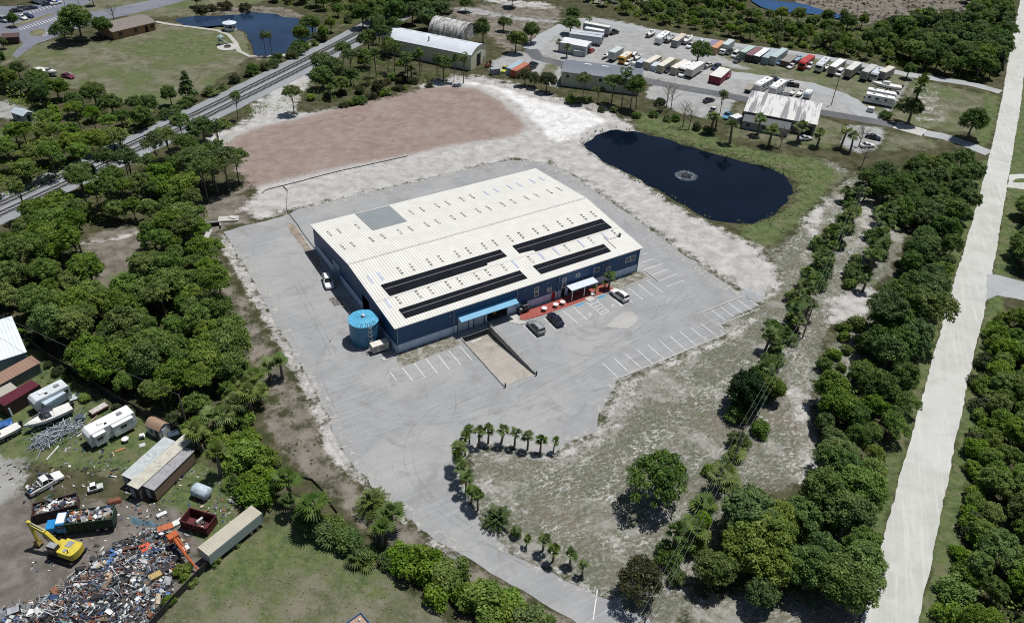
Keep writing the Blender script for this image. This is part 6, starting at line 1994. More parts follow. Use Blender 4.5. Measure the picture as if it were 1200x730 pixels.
# excavator
base, elbow, buck = P(*zN(590, 375)), P(*zN(252, 112), 4.6), P(*zN(345, 262), .5)
hd = elbow - base
rz = math.atan2(hd.y, hd.x)
t = thing('excavator', 'yellow tracked excavator working at the edge of the scrap heap', 'excavator', base, rz)
my = M('excavator_yellow', (.56, .46, .06), .45, .1, 1, 0, .15, (.25, .18, .06))
for sg in (-1, 1):
    mb = MB()
    mb.prism([(-1.8, sg * .95), (1.8, sg * .95), (1.8, sg * 1.5), (-1.8, sg * 1.5)], .12, .82)
    mb.tube((-1.8, sg * .95, .47), (-1.8, sg * 1.5, .47), .36, n=14).tube((1.8, sg * .95, .47), (1.8, sg * 1.5, .47), .36, n=14)
    mb.build('track', m_black, t)
MB().lathe([(.7, .6), (.7, 1.0)], 16).box((0, 0, .6), (2.4, 1.9, .3)).build('undercarriage', m_black, t)
hs = MB().box((-.75, -.1, 1.55), (2.5, 2.55, 1.1)).box((1.0, -.75, 1.3), (1.2, 1.1, .6)).build('house', my, t, bevel=.1)
MB().loft([[(-1.9 - .55 * math.cos(q) * 1.0, 1.3 * math.sin(q) - .1, z) for q in np.linspace(-PI / 2, PI / 2, 9)] for z in (1.0, 1.15, 2.05, 2.18)]).build('counterweight', my, t)
MB().box((-.6, -.55, 2.14), (.9, 1.0, .08)).box((-.75, .6, 2.14), (.5, .5, .14)).build('engine_grille', m_steel, hs)
MB().tube((-1.4, .7, 2.1), (-1.4, .7, 2.7), .08).build('exhaust', m_black, hs)
cb = MB().box((1.0, .78, 1.95), (1.5, 1.0, 1.75), taper=.92).build('cab', m_black, t)
MB().box((1.0, .78, 2.85), (1.35, .88, .06)).build('cab_roof', m_steel, cb)
MB().box((1.78, .78, 2.15), (.06, .82, 1.0)).box((1.0, 1.29, 2.2), (1.1, .05, .8)).build('pane', GL, cb)
inv = Matrix.Translation(base) @ Matrix.Rotation(rz, 4, 'Z')
inv = inv.inverted()
le, lb = inv @ elbow, inv @ buck
f0 = Vector((.9, -.15, 1.7))
el = Vector((le.x, -.15, le.z))
md = f0.lerp(el, .45) + Vector((0, 0, .75))


def beam(mb, a, b, w0, w1, h0, h1):
    d = (b - a).normalized()
    up = Vector((-d.z, 0, d.x)) if abs(d.x) > 1e-3 or abs(d.z) > 1e-3 else Vector((0, 0, 1))
    vs = []
    for p, w, h in ((a, w0, h0), (b, w1, h1)):
        for sy, sz in ((-1, -1), (1, -1), (1, 1), (-1, 1)):
            vs.append(p + Vector((0, sy * w / 2, 0)) + up * (sz * h / 2))
    mb.add(vs, [(3, 2, 1, 0), (4, 5, 6, 7), (0, 1, 5, 4), (1, 2, 6, 5), (2, 3, 7, 6), (3, 0, 4, 7)])


bm_ = MB()
beam(bm_, f0, md, .5, .5, .55, .75)
beam(bm_, md, el, .5, .42, .75, .45)
bm_ = bm_.build('boom', my, t)
st_ = MB()
bk = Vector((lb.x, -.15, 1.2))
beam(st_, el + (el - bk).normalized() * .6, bk, .38, .32, .55, .35)
st_.build('stick', my, t)
cy = MB().tube(f0 + Vector((.5, .35, -.4)), md + Vector((.2, .35, -.3)), .09).tube(f0 + Vector((.5, -.35, -.4)), md + Vector((.2, -.35, -.3)), .09).tube(md + Vector((0, 0, .5)), el + Vector((-.1, 0, .45)), .09)
cy.build('hydraulic_ram', m_steel, bm_)
MB().box((bk.x + .1, -.15, .72), (1.0, 1.0, .75), 0, 0, .3, .7).box((bk.x + .55, -.15, .3), (.5, .95, .12), 0, 0, .5).build('bucket', M('bucket_yellow_grey', (.30, .22, .06), .7, .3), t)
# scrap heap
HEAP = [(140, 636), (165, 624), (190, 614), (222, 640), (212, 658), (206, 672), (205, 690), (190, 712), (172, 740), (120, 770), (-30, 770), (-30, 722), (0, 715), (22, 708), (50, 700), (75, 684), (95, 667), (118, 650)]
hp = [(p.x, p.y) for p in wpoly(HEAP)]
mnx, mxx, mny, mxy = min(p[0] for p in hp), max(p[0] for p in hp), min(p[1] for p in hp), max(p[1] for p in hp)


def hz(x, y):
    d = float(sdist(hp, np.array([x]), np.array([y]))[0])
    return d, max(0, min(2.1, d * .36)) + .25 * math.sin(x * 1.3) * math.cos(y * 1.1) * (d > 1)


gxs, gys = np.arange(mnx, mxx, .8), np.arange(mny, mxy, .8)
hm = MB()
hm.k = 12
vs, ids = [], {}
for j, y in enumerate(gys):
    for i, x in enumerate(gxs):
        d, z = hz(x, y)
        ids[i, j] = len(vs)
        vs.append((x, y, z - .06 if d > 0 else -.25))
fs = []
for j in range(len(gys) - 1):
    for i in range(len(gxs) - 1):
        q = (ids[i, j], ids[i + 1, j], ids[i + 1, j + 1], ids[i, j + 1])
        if max(vs[a][2] for a in q) > 0:
            fs.append(q)
hm.add(vs, fs)


def hpt():
    while True:
        x, y = R_.uniform(mnx, mxx), R_.uniform(mny, mxy)
        d, z = hz(x, y)
        if d > R_.uniform(-.4, .8):
            return x, y, max(0, z)


JW = [11, 34, 12, 7, 5, 9, 8, 2.5, 2, .4, 18, 1.5]
junk(hm, 5600, hpt, (.14, .58), 12)
junk(hm, 130, hpt, (.8, 1.4), 9)
for _ in range(230):
    x, y, z = hpt()
    hm.k = R_.choice((1, 2, 3, 4, 10, 6, 1))
    hm.box((x, y, z + .3), (R_.uniform(1.2, 3.2), .09, .09), R_.uniform(0, PI), 0, R_.gauss(0, .3))
o = hm.build('scrap_heap', JUNK + [M('heap_dirt', (.05, .046, .042), .95, .3)])
tag(o, 'big heap of mixed white, blue and rusty scrap in the yard corner', 'scrap heap', None, 'stuff')
YARD = [(p.x, p.y) for p in wpoly([(95, 505), (150, 540), (235, 545), (300, 590), (250, 640), (222, 640), (190, 612), (140, 636), (95, 665), (50, 690), (30, 655), (45, 600), (0, 585), (0, 545), (60, 545)])]
yb = (min(p[0] for p in YARD), max(p[0] for p in YARD), min(p[1] for p in YARD), max(p[1] for p in YARD))


def ypt():
    while True:
        x, y = R_.uniform(yb[0], yb[1]), R_.uniform(yb[2], yb[3])
        if sdist(YARD, np.array([x]), np.array([y]))[0] > 0 and (math.sin(x * .5 + 1) * math.cos(y * .43) > R_.uniform(-1, .6)):
            return x, y, 0


lm = MB()
junk(lm, 620, ypt, (.12, .55), 12)
o = lm.build('litter', JUNK)
tag(o, 'scattered litter and scrap over the yard ground', 'litter', None, 'stuff')
# orange crane arm and beam on the heap
mo = M('crane_orange', (.42, .10, .03), .6, .2, 1.5, 0, .4, (.15, .06, .04))
q = [P(*zO(548, 205), 2.4), P(*zO(625, 300), 2.5), P(*zO(715, 430), 2.0), P(*zO(845, 588), .7)]
t = thing('crane_arm', 'orange crane arm lying across the scrap heap towards the fence', 'crane arm', (q[1].x, q[1].y, 0))
off = Vector((q[1].x, q[1].y, 0))
MB().path([x - off for x in q[1:]], [.3, .22, .1], 8).path([x - off + Vector((.35, .2, .1)) for x in q[1:3]], [.14, .1], 6).build('boom', mo, t)
MB().box(q[1] - off + Vector((-.2, .2, 0)), (1.5, 1.1, 1.0), .8).build('base_block', mo, t, bevel=.08)
MB().box(q[0] - off, (2.2, .9, .12), .7, .2, .2).build('plate', mo, t)
MB().box(q[3] - off + Vector((0, 0, -.2)), (.4, .3, .5), .6).build('hook_block', M('hook_tan', (.40, .30, .12), .7), t)
a, b = P(*zO(180, 412), 1.5), P(*zO(482, 330), 1.9)
d = b - a
o = MB().box((0, 0, .12), (d.length, .35, .07)).box((0, 0, -.12), (d.length, .35, .07)).box((0, 0, 0), (d.length, .08, .2)).build('steel_beam', M('rust_beam', (.12, .055, .04), .8, .3), None, (a + b) / 2, math.atan2(d.y, d.x))
tag(o, 'rusty steel beam lying on the scrap heap', 'beam')
for q_, dx, c, nm, la, cat in ((zO(385, 410), (1.4, 1.2, .1), (.55, .08, .03), 'orange_sheet', 'bright orange red sheet near the middle of the scrap heap', 'sheet'), (zO(640, 180), (2.6, .9, .35), (.62, .64, .60), 'door_panel', 'white panel leaning between scrap heap and rust red skip', 'panel'), (zO(460, 630), (1.7, .9, .5), (.40, .28, .11), 'bathtub', 'tan and white tub on the scrap heap', 'tub'), (zO(735, 415), (.9, .8, .9), (.60, .62, .62), 'washing_machine', 'white machine cabinet beside the orange crane arm', 'appliance'), (zO(520, 100), (1.5, .6, .35), (.58, .60, .58), 'white_cabinet', 'white cabinet lying on the dirt above the orange crane arm', 'cabinet')):
    z = 1.1 if nm in ('orange_sheet', 'bathtub') else .1
    p = P(*q_, z)
    zz = max(.0, hz(p.x, p.y)[1])
    o = MB().box((0, 0, dx[2] / 2 + .1), dx, 0, .12, .1).box((0, 0, dx[2] + .1), (dx[0] * .7, dx[1] * .6, .06), .1, .12, .1).build(nm, M('thing_' + nm, c, .6, .2, 2), None, (p.x, p.y, zz), .8)
    tag(o, la, cat)
# teal netting strip, round table, stand, orange plank, wrecked cart
loc, rz, ln = line(zO(255, 140), zO(480, 205))
o = MB().loft([[(x, .45 + .25 * math.sin(x * 2), .02), (x, .2, .35 + .12 * math.sin(x * 3)), (x, -.35 + .2 * math.sin(x * 1.4), .02)] for x in np.linspace(-ln / 2, ln / 2, 9)]).build('netting', M('teal_netting', (.09, .16, .20), .8, .3), None, loc, rz)
tag(o, 'crumpled teal blue netting on the dirt above the scrap heap', 'netting')
t = thing('round_table', 'white round table on the grass beside the fifth wheel caravan', 'table', P(*zL(525, 430)))
MB().lathe([(.55, .6), (.57, .66), (.05, .67)], 18).build('tabletop', m_white, t)
MB().lathe([(.25, 0), (.06, .1), (.06, .6)], 10).build('pedestal', m_steel, t)
o = MB().box((0, 0, .5), (.9, .7, .06)).box((-.35, -.25, .25), (.06, .06, .5)).box((.35, -.25, .25), (.06, .06, .5)).box((.35, .25, .25), (.06, .06, .5)).box((-.35, .25, .25), (.06, .06, .5)).box((0, 0, .7), (.7, .6, .3)).build('stand', m_white, None, P(*zL(705, 395)), .3)
tag(o, 'white stand with a box on it near the garden shed', 'stand')
o = MB().box((0, 0, .1), (1.5, .35, .12)).box((.65, 0, .18), (.15, .36, .06)).build('plank', M('orange_plank', (.42, .20, .08), .7), None, P(*zL(465, 525)), .65)
tag(o, 'short orange timber plank on the grass', 'plank')
o = MB().box((0, 0, .06), (.9, .8, .05)).box((0, 0, .1), (.7, .6, .04)).build('pallet', M('pale_sheet', (.48, .52, .52), .6), None, P(*zL(702, 470)), .5)
tag(o, 'pale square sheet lying on the dirt below the white stand', 'panel')
t = thing('wrecked_cart', 'pale wrecked cart half lost in the weeds', 'cart', P(*zP(450, 108)), .5)
MB().box((0, 0, .5), (2.2, 1.1, .5)).build('body', M('cart_pale', (.50, .53, .50), .5, .2, 1.5, 0, .4), t, bevel=.08)
MB().box((-.2, 0, 1.1), (.9, .95, .6), taper=.8).build('cab', GL, t)
MB().box((-.2, 0, 1.42), (.75, .8, .05)).build('roof', m_white, t)
wheels(t, (-.75, .75), .5, .24, .18)
o = MB().loft([[(x, .5, .05), (x, .4, .5), (x, -.4, .5), (x, -.5, .05)] for x in (-.9, .9)]).box((0, 0, .55), (1.7, .7, .08)).build('rusty_bin', M('rust_bin', (.20, .075, .045), .8, .3), None, P(*zP(538, 165)), .5)
tag(o, 'low rust orange bin in the weeds above the green skip', 'bin')
# wreck at the bottom left corner and boat at the bottom edge
t = thing('car_wreck', 'crushed grey car wreck at the lower left corner of the heap', 'car wreck', P(*zP(80, 695)), .5)
MB().loft([hullring(2.0, .7, .5, .8), hullring(1.2, .85, .4, .95), hullring(-1.2, .85, .4, 1.0), hullring(-2.0, .7, .5, .85)]).build('body', M('wreck_grey', (.17, .19, .21), .6, .4, 1.5), t)
MB().box((-.1, 0, 1.15), (1.8, 1.3, .4), .05, .08, 0, .8).build('cabin', GL, t)
MB().box((-.1, 0, 1.38), (1.4, 1.0, .08), .05, .08).build('roof', M('wreck_roof', (.3, .32, .34), .6, .3), t)
q = P(423, 717, .8)
t = thing('open_box', 'blue walled open box with tan boards at the bottom edge of the field', 'box', (q.x, q.y, 0), math.radians(45))
bl = M('blue_box_paint', (.03, .10, .22), .5)
for c, d in (((-1.6, -.06, .45), (3.2, .12, .9)), ((-1.6, -3.14, .45), (3.2, .12, .9)), ((-.06, -1.6, .45), (.12, 2.96, .9)), ((-3.14, -1.6, .45), (.12, 2.96, .9))):
    MB().box(c, d).build('side_wall', bl, t)
MB().box((-1.6, -1.6, .62), (2.9, 2.9, .08)).build('floor', M('tan_boards', (.34, .24, .18), .8, .2, 3), t)
MB().lathe([(.14, .66), (.16, .9), (.05, 1.0)], 10, (-.8, -.8, 0)).build('cleat', m_white, t)
# ------------------------------------------------------------------ vegetation
def leaf_mat(name, lo, hi, tr=.34):
    k = NT(name)
    a = k.t.nodes.new('ShaderNodeAttribute')
    a.attribute_name = 'tint'
    oi = k.t.nodes.new('ShaderNodeObjectInfo')
    r = oi.outputs['Random']
    f = k.math('ADD', k.math('MULTIPLY', a.outputs['Fac'], .8), k.math('MULTIPLY', k.math('SUBTRACT', r, .5), .5), clamp=True)
    c = k.mix(f, lo, hi)
    hs = k.t.nodes.new('ShaderNodeHueSaturation')
    k.put(hs.inputs['Color'], c)
    k.put(hs.inputs['Hue'], k.math('ADD', .485, k.math('MULTIPLY', k.math('FRACT', k.math('MULTIPLY', r, 7.3)), .03)))
    k.put(hs.inputs['Saturation'], k.math('ADD', .92, k.math('MULTIPLY', k.math('FRACT', k.math('MULTIPLY', r, 3.7)), .25)))
    b = k.bsdf(hs.outputs[0], .55, spec=.25)
    t = k.t.nodes.new('ShaderNodeBsdfTranslucent')
    k.put(t.inputs[0], hs.outputs[0])
    mx = k.t.nodes.new('ShaderNodeMixShader')
    mx.inputs[0].default_value = tr
    k.t.links.new(b.outputs[0], mx.inputs[1])
    k.t.links.new(t.outputs[0], mx.inputs[2])
    k.t.links.new(mx.outputs[0], k.out.inputs[0])
    return k.m


LM = {'wood': leaf_mat('leaf_wood', (.085, .145, .028), (.250, .335, .080)),
      'dark': leaf_mat('leaf_dark', (.068, .120, .034), (.195, .270, .078)),
      'pine': leaf_mat('leaf_pine', (.070, .116, .034), (.200, .265, .080)),
      'bright': leaf_mat('leaf_bright', (.100, .172, .028), (.265, .360, .076)),
      'palm': leaf_mat('leaf_palm', (.060, .105, .026), (.185, .235, .068)),
      'olive': leaf_mat('leaf_olive', (.055, .075, .028), (.125, .145, .060)),
      'cedar': leaf_mat('leaf_cedar', (.014, .034, .014), (.032, .060, .022)),
      'brownish': leaf_mat('leaf_brownish', (.055, .058, .026), (.115, .108, .055))}
m_bark = M('bark', (.13, .105, .085), .9, .3, 2)
m_palmbark = M('palm_bark', (.17, .14, .11), .9, .3, 4)
m_bare = M('bare_twig', (.20, .175, .155), .9, .2, 3)


def quads(name, C, N, S, T, aspect=.62):
    n = len(C)
    N = N / (np.linalg.norm(N, axis=1, keepdims=True) + 1e-9)
    A = rng.normal(size=(n, 3))
    U = np.cross(N, A)
    U /= np.linalg.norm(U, axis=1, keepdims=True) + 1e-9
    V = np.cross(N, U)
    U *= S[:, None]
    V *= (S * aspect)[:, None]
    v = np.stack([C - U, C - V * 1.0 - U * .1, C + U, C + V + U * .1], 1).reshape(-1, 3)
    me = np_mesh(name, v, np.arange(4 * n).reshape(n, 4))
    at = me.attributes.new('tint', 'FLOAT', 'POINT')
    at.data.foreach_set('value', np.repeat(T, 4).astype(np.float32))
    return me


def clump_leaves(cl, per, leaf, up=.45, squash=.75):
    Cs, Ns, Ss, Ts = [], [], [], []
    for (x, y, z, r) in cl:
        n = max(8, int(per * (r ** 1.6)))
        d = rng.normal(size=(n, 3))
        d /= np.linalg.norm(d, axis=1, keepdims=True)
        d[:, 2] = np.where(d[:, 2] < -.45, -d[:, 2], d[:, 2])
        rr = r * (rng.uniform(.35, 1.08, n) ** .6)
        Cs.append(np.array([x, y, z]) + d * rr[:, None] * np.array([1, 1, squash]))
        Ns.append(d * .75 + np.array([0, 0, up]) + rng.normal(size=(n, 3)) * .62)
        Ss.append(leaf * rng.uniform(.6, 1.3, n))
        t0 = rng.uniform(0, 1)
        Ts.append(np.clip(t0 + rng.normal(size=n) * .18, 0, 1))
    return np.concatenate(Cs), np.concatenate(Ns), np.concatenate(Ss), np.concatenate(Ts)


def dome(n, R, Rz, zc, r0, r1, low=-.35, inner=.25):
    """clumps over a lumpy dome"""
    out = []
    lob = [(rng.uniform(0, 6.28), rng.uniform(.55, 1.25)) for _ in range(5)]
    for i in range(n):
        f = (i + .5) / n
        ct = 1 - f * (1 - low)
        w = i * 2.39996 + rng.uniform(-.35, .35)
        st = math.sqrt(max(0, 1 - ct * ct))
        k_ = 1.0
        for a, m_ in lob:
            k_ *= 1 + (m_ - 1) * max(0, math.cos(w - a))
        rad = rng.uniform(.72, 1.0) if rng.random() > inner else rng.uniform(.3, .7)
        out.append((R * k_ * st * rad * math.cos(w), R * k_ * st * rad * math.sin(w), zc + Rz * ct * rad, rng.uniform(r0, r1)))
    return out


def trunk_mb(h, r, cl=(), lean=0.0, k=8):
    mb = MB()
    top = Vector((lean * h, lean * .4 * h, h))
    pts = [Vector((0, 0, -.15)), Vector((lean * h * .3, 0, h * .4)), top]
    mb.path(pts, [r, r * .72, r * .35], 8)
    cs = list(cl)
    R_.shuffle(cs)
    for (x, y, z, _) in cs[:k]:
        s = pts[1].lerp(top, R_.uniform(.0, .9))
        e = Vector((x, y, z))
        mb.path([s, s.lerp(e, .5) + Vector((0, 0, -.25)), e], [r * .38, r * .24, r * .08], 5)
    return mb


def mesh_of(mb, mat):
    o = mb.build('tmp', mat)
    me = o.data
    bpy.data.objects.remove(o)
    return me


PROTO = {}


def proto(kind, trunk, crown, R, H):
    PROTO.setdefault(kind, []).append((trunk, crown, R, H))


for i in range(5):
    cl = dome(120, 4.4, 3.4, 5.4, .45, 1.15)
    proto('oak', mesh_of(trunk_mb(6.2, .34, cl), m_bark), quads('oak_crown', *clump_leaves(cl, 120, .21)), 5.2, 9.6)
for i in range(5):
    cl = dome(80, 3.6, 2.4, 9.0, .45, 1.05, -.25, .3)
    proto('pine', mesh_of(trunk_mb(9.6, .24, cl, rng.uniform(-.03, .03), 12), m_bark), quads('pine_crown', *clump_leaves(cl, 125, .19, .35, .68)), 4.4, 11.8)
for i in range(4):       # tall sparse slash pine
    cl = [(x, y, z, r) for (x, y, z, r) in dome(20, 2.3, 2.6, 10.2, .6, 1.0, -.6, .35)]
    proto('slash_pine', mesh_of(trunk_mb(11.8, .19, cl, rng.uniform(-.03, .03), 14), m_bark), quads('slash_crown', *clump_leaves(cl, 62, .25, .3, .7)), 2.8, 13)
for i in range(4):
    cl = dome(24, 1.75, 1.35, 1.0, .5, .85, -.5, .2)
    proto('shrub', mesh_of(trunk_mb(1.3, .09, cl, 0, 7), m_bark), quads('shrub_crown', *clump_leaves(cl, 170, .17)), 2.1, 2.5)
for i in range(2):       # dense dark cedar
    cl = dome(90, 3.6, 4.2, 4.2, .7, 1.1, -.7, .2)
    proto('cedar', mesh_of(trunk_mb(6, .28, cl), m_bark), quads('cedar_crown', *clump_leaves(cl, 90, .24)), 4.2, 9)
for i in range(2):       # open crowned field tree
    cl = dome(110, 4.6, 3.1, 4.6, .4, .95, -.3, .35)
    proto('field_pine', mesh_of(trunk_mb(5.4, .3, cl, 0, 22), m_bark), quads('field_crown', *clump_leaves(cl, 140, .17, .3, .7)), 5, 8.2)
for i in range(2):
    cl = []
    for j in range(40):
        f = rng.uniform(0, 1)
        w = rng.uniform(0, 6.28)
        rr = 2.4 * (1 - f) ** .7 * rng.uniform(.5, 1)
        cl.append((rr * math.cos(w), rr * math.sin(w), 1.4 + 7.4 * f, .5 + .6 * (1 - f)))
    proto('cone', mesh_of(trunk_mb(8, .24, cl), m_bark), quads('cone_crown', *clump_leaves(cl, 80, .26)), 2.8, 9.5)


def palm_crown(nf, R, zc, seed, droop=.5):
    V, F, T = [], [], []
    for i in range(nf):
        el = math.radians(rng.uniform(-15, 78))
        w = i * 2.39996 + rng.uniform(-.25, .25)
        L = R * rng.uniform(.82, 1.1)
        d = Vector((math.cos(w) * math.cos(el), math.sin(w) * math.cos(el), math.sin(el)))
        side = Vector((-math.sin(w), math.cos(w), 0))
        up = d.cross(side) * -1
        hub = Vector((0, 0, zc)) + d * L * .3 + Vector((0, 0, -.06 * L))
        tn = rng.uniform(.15, .85)
        b = len(V)
        st = Vector((0, 0, zc))
        V.extend([tuple(st - side * .03), tuple(hub - side * .03), tuple(hub + side * .03), tuple(st + side * .03)])
        F.append((b, b + 1, b + 2, b + 3))
        T.extend([tn * .6] * 4)
        for j in range(9):
            a = math.radians(-60 + 15 * j)
            dd = d * math.cos(a) + side * math.sin(a)
            ln = L * .75 * (1 - .3 * abs(a) / 1.1)
            pp = d * -math.sin(a) + side * math.cos(a)
            m_ = hub + dd * ln * .55 + up * .02
            e = hub + dd * ln + Vector((0, 0, -droop * ln * .6))
            b = len(V)
            V.extend([tuple(hub), tuple(m_ - pp * ln * .075), tuple(e), tuple(m_ + pp * ln * .075)])
            F.append((b, b + 1, b + 2, b + 3))
            T.extend([min(1, max(0, tn + rng.normal() * .1))] * 4)
    for j in range(7):
        w, r_ = j * 2.4, R * rng.uniform(.12, .4)
        c = Vector((math.cos(w) * r_, math.sin(w) * r_, zc + rng.uniform(.0, .45) * R * .5))
        a_ = Vector((math.cos(w + 1), math.sin(w + 1), .3)) * R * .24
        b_ = Vector((-math.sin(w + 1), math.cos(w + 1), .1)) * R * .2
        b = len(V)
        V.extend([tuple(c - a_), tuple(c - b_), tuple(c + a_), tuple(c + b_)])
        F.append((b, b + 1, b + 2, b + 3))
        T.extend([rng.uniform(.1, .6)] * 4)
    me = np_mesh('palm_crown', np.array(V), np.array(F))
    at = me.attributes.new('tint', 'FLOAT', 'POINT')
    at.data.foreach_set('value', np.array(T, np.float32))
    return me


for i in range(5):
    h = 3.4 + i * .25
    mb = MB().path([(0, 0, -.1), (rng.uniform(-.15, .15), rng.uniform(-.15, .15), h * .5), (0, 0, h)], [.3, .24, .21], 8)
    mb.lathe([(.2, h - .7), (.3, h - .3), (.16, h + .1)], 8)
    proto('palm', mesh_of(mb, m_palmbark), palm_crown(15, 2.1, h, i, .5), 2.1, h + 1.3)
for i in range(3):
    mb = MB().path([(0, 0, -.1), (0, 0, .9)], [.22, .2], 8)
    proto('palmetto', mesh_of(mb, m_palmbark), palm_crown(18, 2.3, .9, i, .45), 2.1, 2.4)
for i in range(2):       # dense clump of long arching fronds
    V = []
    mb = MB().path([(0, 0, -.1), (.1, 0, 1.6)], [.28, .2], 8)
    Cs, Ns, Ss, Ts = [], [], [], []
    for j in range(90):
        w, el = rng.uniform(0, 6.28), math.radians(rng.uniform(5, 85))
        L = rng.uniform(2.2, 3.4)
        tn = rng.uniform(.1, .9)
        for s_ in np.linspace(.25, 1, 12):
            r_ = L * s_
            p = np.array([math.cos(w) * math.cos(el) * r_, math.sin(w) * math.cos(el) * r_, 1.2 + math.sin(el) * r_ - .9 * s_ ** 2.2])
            for q_ in (-1, 1):
                Cs.append(p + np.array([-math.sin(w), math.cos(w), 0]) * q_ * .12)
                Ns.append([math.cos(w) * -.3, math.sin(w) * -.3, 1 + rng.normal() * .3])
                Ss.append(.22)
                Ts.append(tn)
    proto('frond', mesh_of(mb, m_palmbark), quads('frond_crown', np.array(Cs), np.array(Ns), np.array(Ss), np.array(Ts), .35), 3.2, 4)


def bare_tree(h, n, seed):
    mb = MB()
    mb.path([(0, 0, -.1), (.15, .1, h * .5), (.3, -.1, h)], [.17, .11, .03], 6)
    for i in range(n):
        z = h * R_.uniform(.3, .92)
        w = R_.uniform(0, 6.28)
        L = (h - z) * .6 + .8
        s = Vector((.2 * z / h, 0, z))
        e = s + Vector((math.cos(w) * L * .7, math.sin(w) * L * .7, L * .7))
        mb.path([s, s.lerp(e, .5) + Vector((0, 0, -.1)), e], [.07, .05, .02], 5)
        for _ in range(4):
            q = s.lerp(e, R_.uniform(.4, 1))
            w2 = w + R_.uniform(-1.1, 1.1)
            mb.tube(q, q + Vector((math.cos(w2) * .9, math.sin(w2) * .9, R_.uniform(.3, .9))), .03, .012, 4)
    return mesh_of(mb, m_bare)


BARE = [bare_tree(8, 14, 0), bare_tree(6.5, 18, 1)]
NAMES = {'oak': ('oak_tree', 'oak tree'), 'pine': ('pine_tree', 'pine tree'), 'slash_pine': ('slash_pine', 'pine tree'), 'shrub': ('shrub', 'shrub'), 'cedar': ('cedar_tree', 'cedar tree'),
         'field_pine': ('field_tree', 'tree'), 'cone': ('conical_tree', 'tree'), 'palm': ('palm_tree', 'palm tree'), 'palmetto': ('fan_palm', 'palm'), 'frond': ('feather_palm', 'palm')}
NTREE = {}


def tree(kind, pos, s, label, mat=None, group=None, name=None, sz=1.0):
    tm, cm, R, H = R_.choice(PROTO[kind])
    nm, cat = NAMES[kind]
    if kind == 'oak':
        nm, cat = {'wood': ('broadleaf_tree', 'broadleaf tree'), 'bright': ('pepper_tree', 'pepper tree'), 'olive': ('olive_tree', 'olive tree')}.get(mat, (nm, cat))
    nm = name or nm
    t = thing(nm, label, cat, (pos.x, pos.y, 0), R_.uniform(0, 6.28), group)
    t.scale = (s * R_.uniform(.85, 1.18), s * R_.uniform(.85, 1.18), s * sz)
    t.rotation_euler.x = R_.gauss(0, .07 if 'palm' in kind else .035)
    mat = LM[mat or ('palm' if kind in ('palm', 'palmetto', 'frond') else 'dark')]
    for pn, me in (('trunk', tm), ('crown', cm)):
        o = bpy.data.objects.new(pn, me)
        col.objects.link(o)
        o.parent = t
        if pn == 'crown':
            if not me.materials:
                me.materials.append(mat)
            o.material_slots[0].link = 'OBJECT'
            o.material_slots[0].material = mat
    NTREE[nm] = NTREE.get(nm, 0) + 1
    return t


def scatter(poly, gap, holes=(), keep=1.0):
    w = [(p.x, p.y) for p in wpoly(poly)]
    hs = [[(p.x, p.y) for p in wpoly(h)] for h in holes]
    x0, x1, y0, y1 = min(p[0] for p in w), max(p[0] for p in w), min(p[1] for p in w), max(p[1] for p in w)
    n = int((x1 - x0) * (y1 - y0) / gap ** 2 * 14)
    X, Y = rng.uniform(x0, x1, n), rng.uniform(y0, y1, n)
    ok = pip(w, X, Y)
    for h in hs:
        ok &= ~pip(h, X, Y)
    X, Y = X[ok], Y[ok]
    cell = {}
    out = []
    for x, y in zip(X, Y):
        i, j = int(x // gap), int(y // gap)
        if any((x - a) ** 2 + (y - b) ** 2 < gap * gap for di in (-1, 0, 1) for dj in (-1, 0, 1) for a, b in cell.get((i + di, j + dj), ())):
            continue
        cell.setdefault((i, j), []).append((x, y))
        if R_.random() < keep:
            out.append(Vector((x, y, 0)))
    return out


def area(poly, gap, kinds, sizes, labels, group, holes=(), keep=1.0):
    """kinds: [(kind, material, weight)]; labels: {kind: label}"""
    for p in scatter(poly, gap, holes, keep):
        k_, m_, _ = R_.choices(kinds, [q[2] for q in kinds])[0]
        s = R_.uniform(*sizes) * {'shrub': 1.15, 'palm': 1.0}.get(k_, 1.0)
        tree(k_, p, s, labels[k_], m_, group, sz=R_.uniform(.88, 1.1))


def row(pts, step, jit, kinds, sizes, labels, group):
    w = wpoly(pts)
    for a, b in zip(w, w[1:]):
        n = max(1, int((b - a).length / step))
        for i in range(n):
            p = a.lerp(b, (i + R_.random() * .7) / n) + Vector((R_.gauss(0, jit), R_.gauss(0, jit), 0))
            k_, m_, _ = R_.choices(kinds, [q[2] for q in kinds])[0]
            tree(k_, p, R_.uniform(*sizes), labels[k_], m_, group, sz=R_.uniform(.85, 1.1))


CLEAR = [(92, 272), (120, 262), (172, 258), (178, 300), (172, 352), (130, 356), (104, 330)]
LW1 = [(-40, 292), (0, 282), (50, 262), (100, 248), (150, 238), (200, 226), (236, 240), (233, 262), (240, 292), (170, 300), (95, 312), (40, 330), (-40, 335)]
LW2 = [(-40, 335), (40, 330), (95, 312), (170, 300), (240, 292), (254, 330), (264, 372), (230, 400), (160, 410), (90, 405), (45, 384), (0, 356), (-40, 340)]
LW3 = [(45, 384), (90, 405), (160, 410), (230, 400), (264, 372), (280, 410), (288, 440), (262, 462), (232, 488), (205, 486), (165, 468), (120, 446), (75, 414)]
area(LW1, 3.7, [('oak', 'wood', 5), ('pine', 'wood', 5)], (.45, .95), {'oak': 'round leafy tree in the dense wood left of the warehouse, near its path', 'pine': 'tall round topped pine in the dense wood left of the warehouse, near its path'}, 'trees of the left wood by the path', [CLEAR])
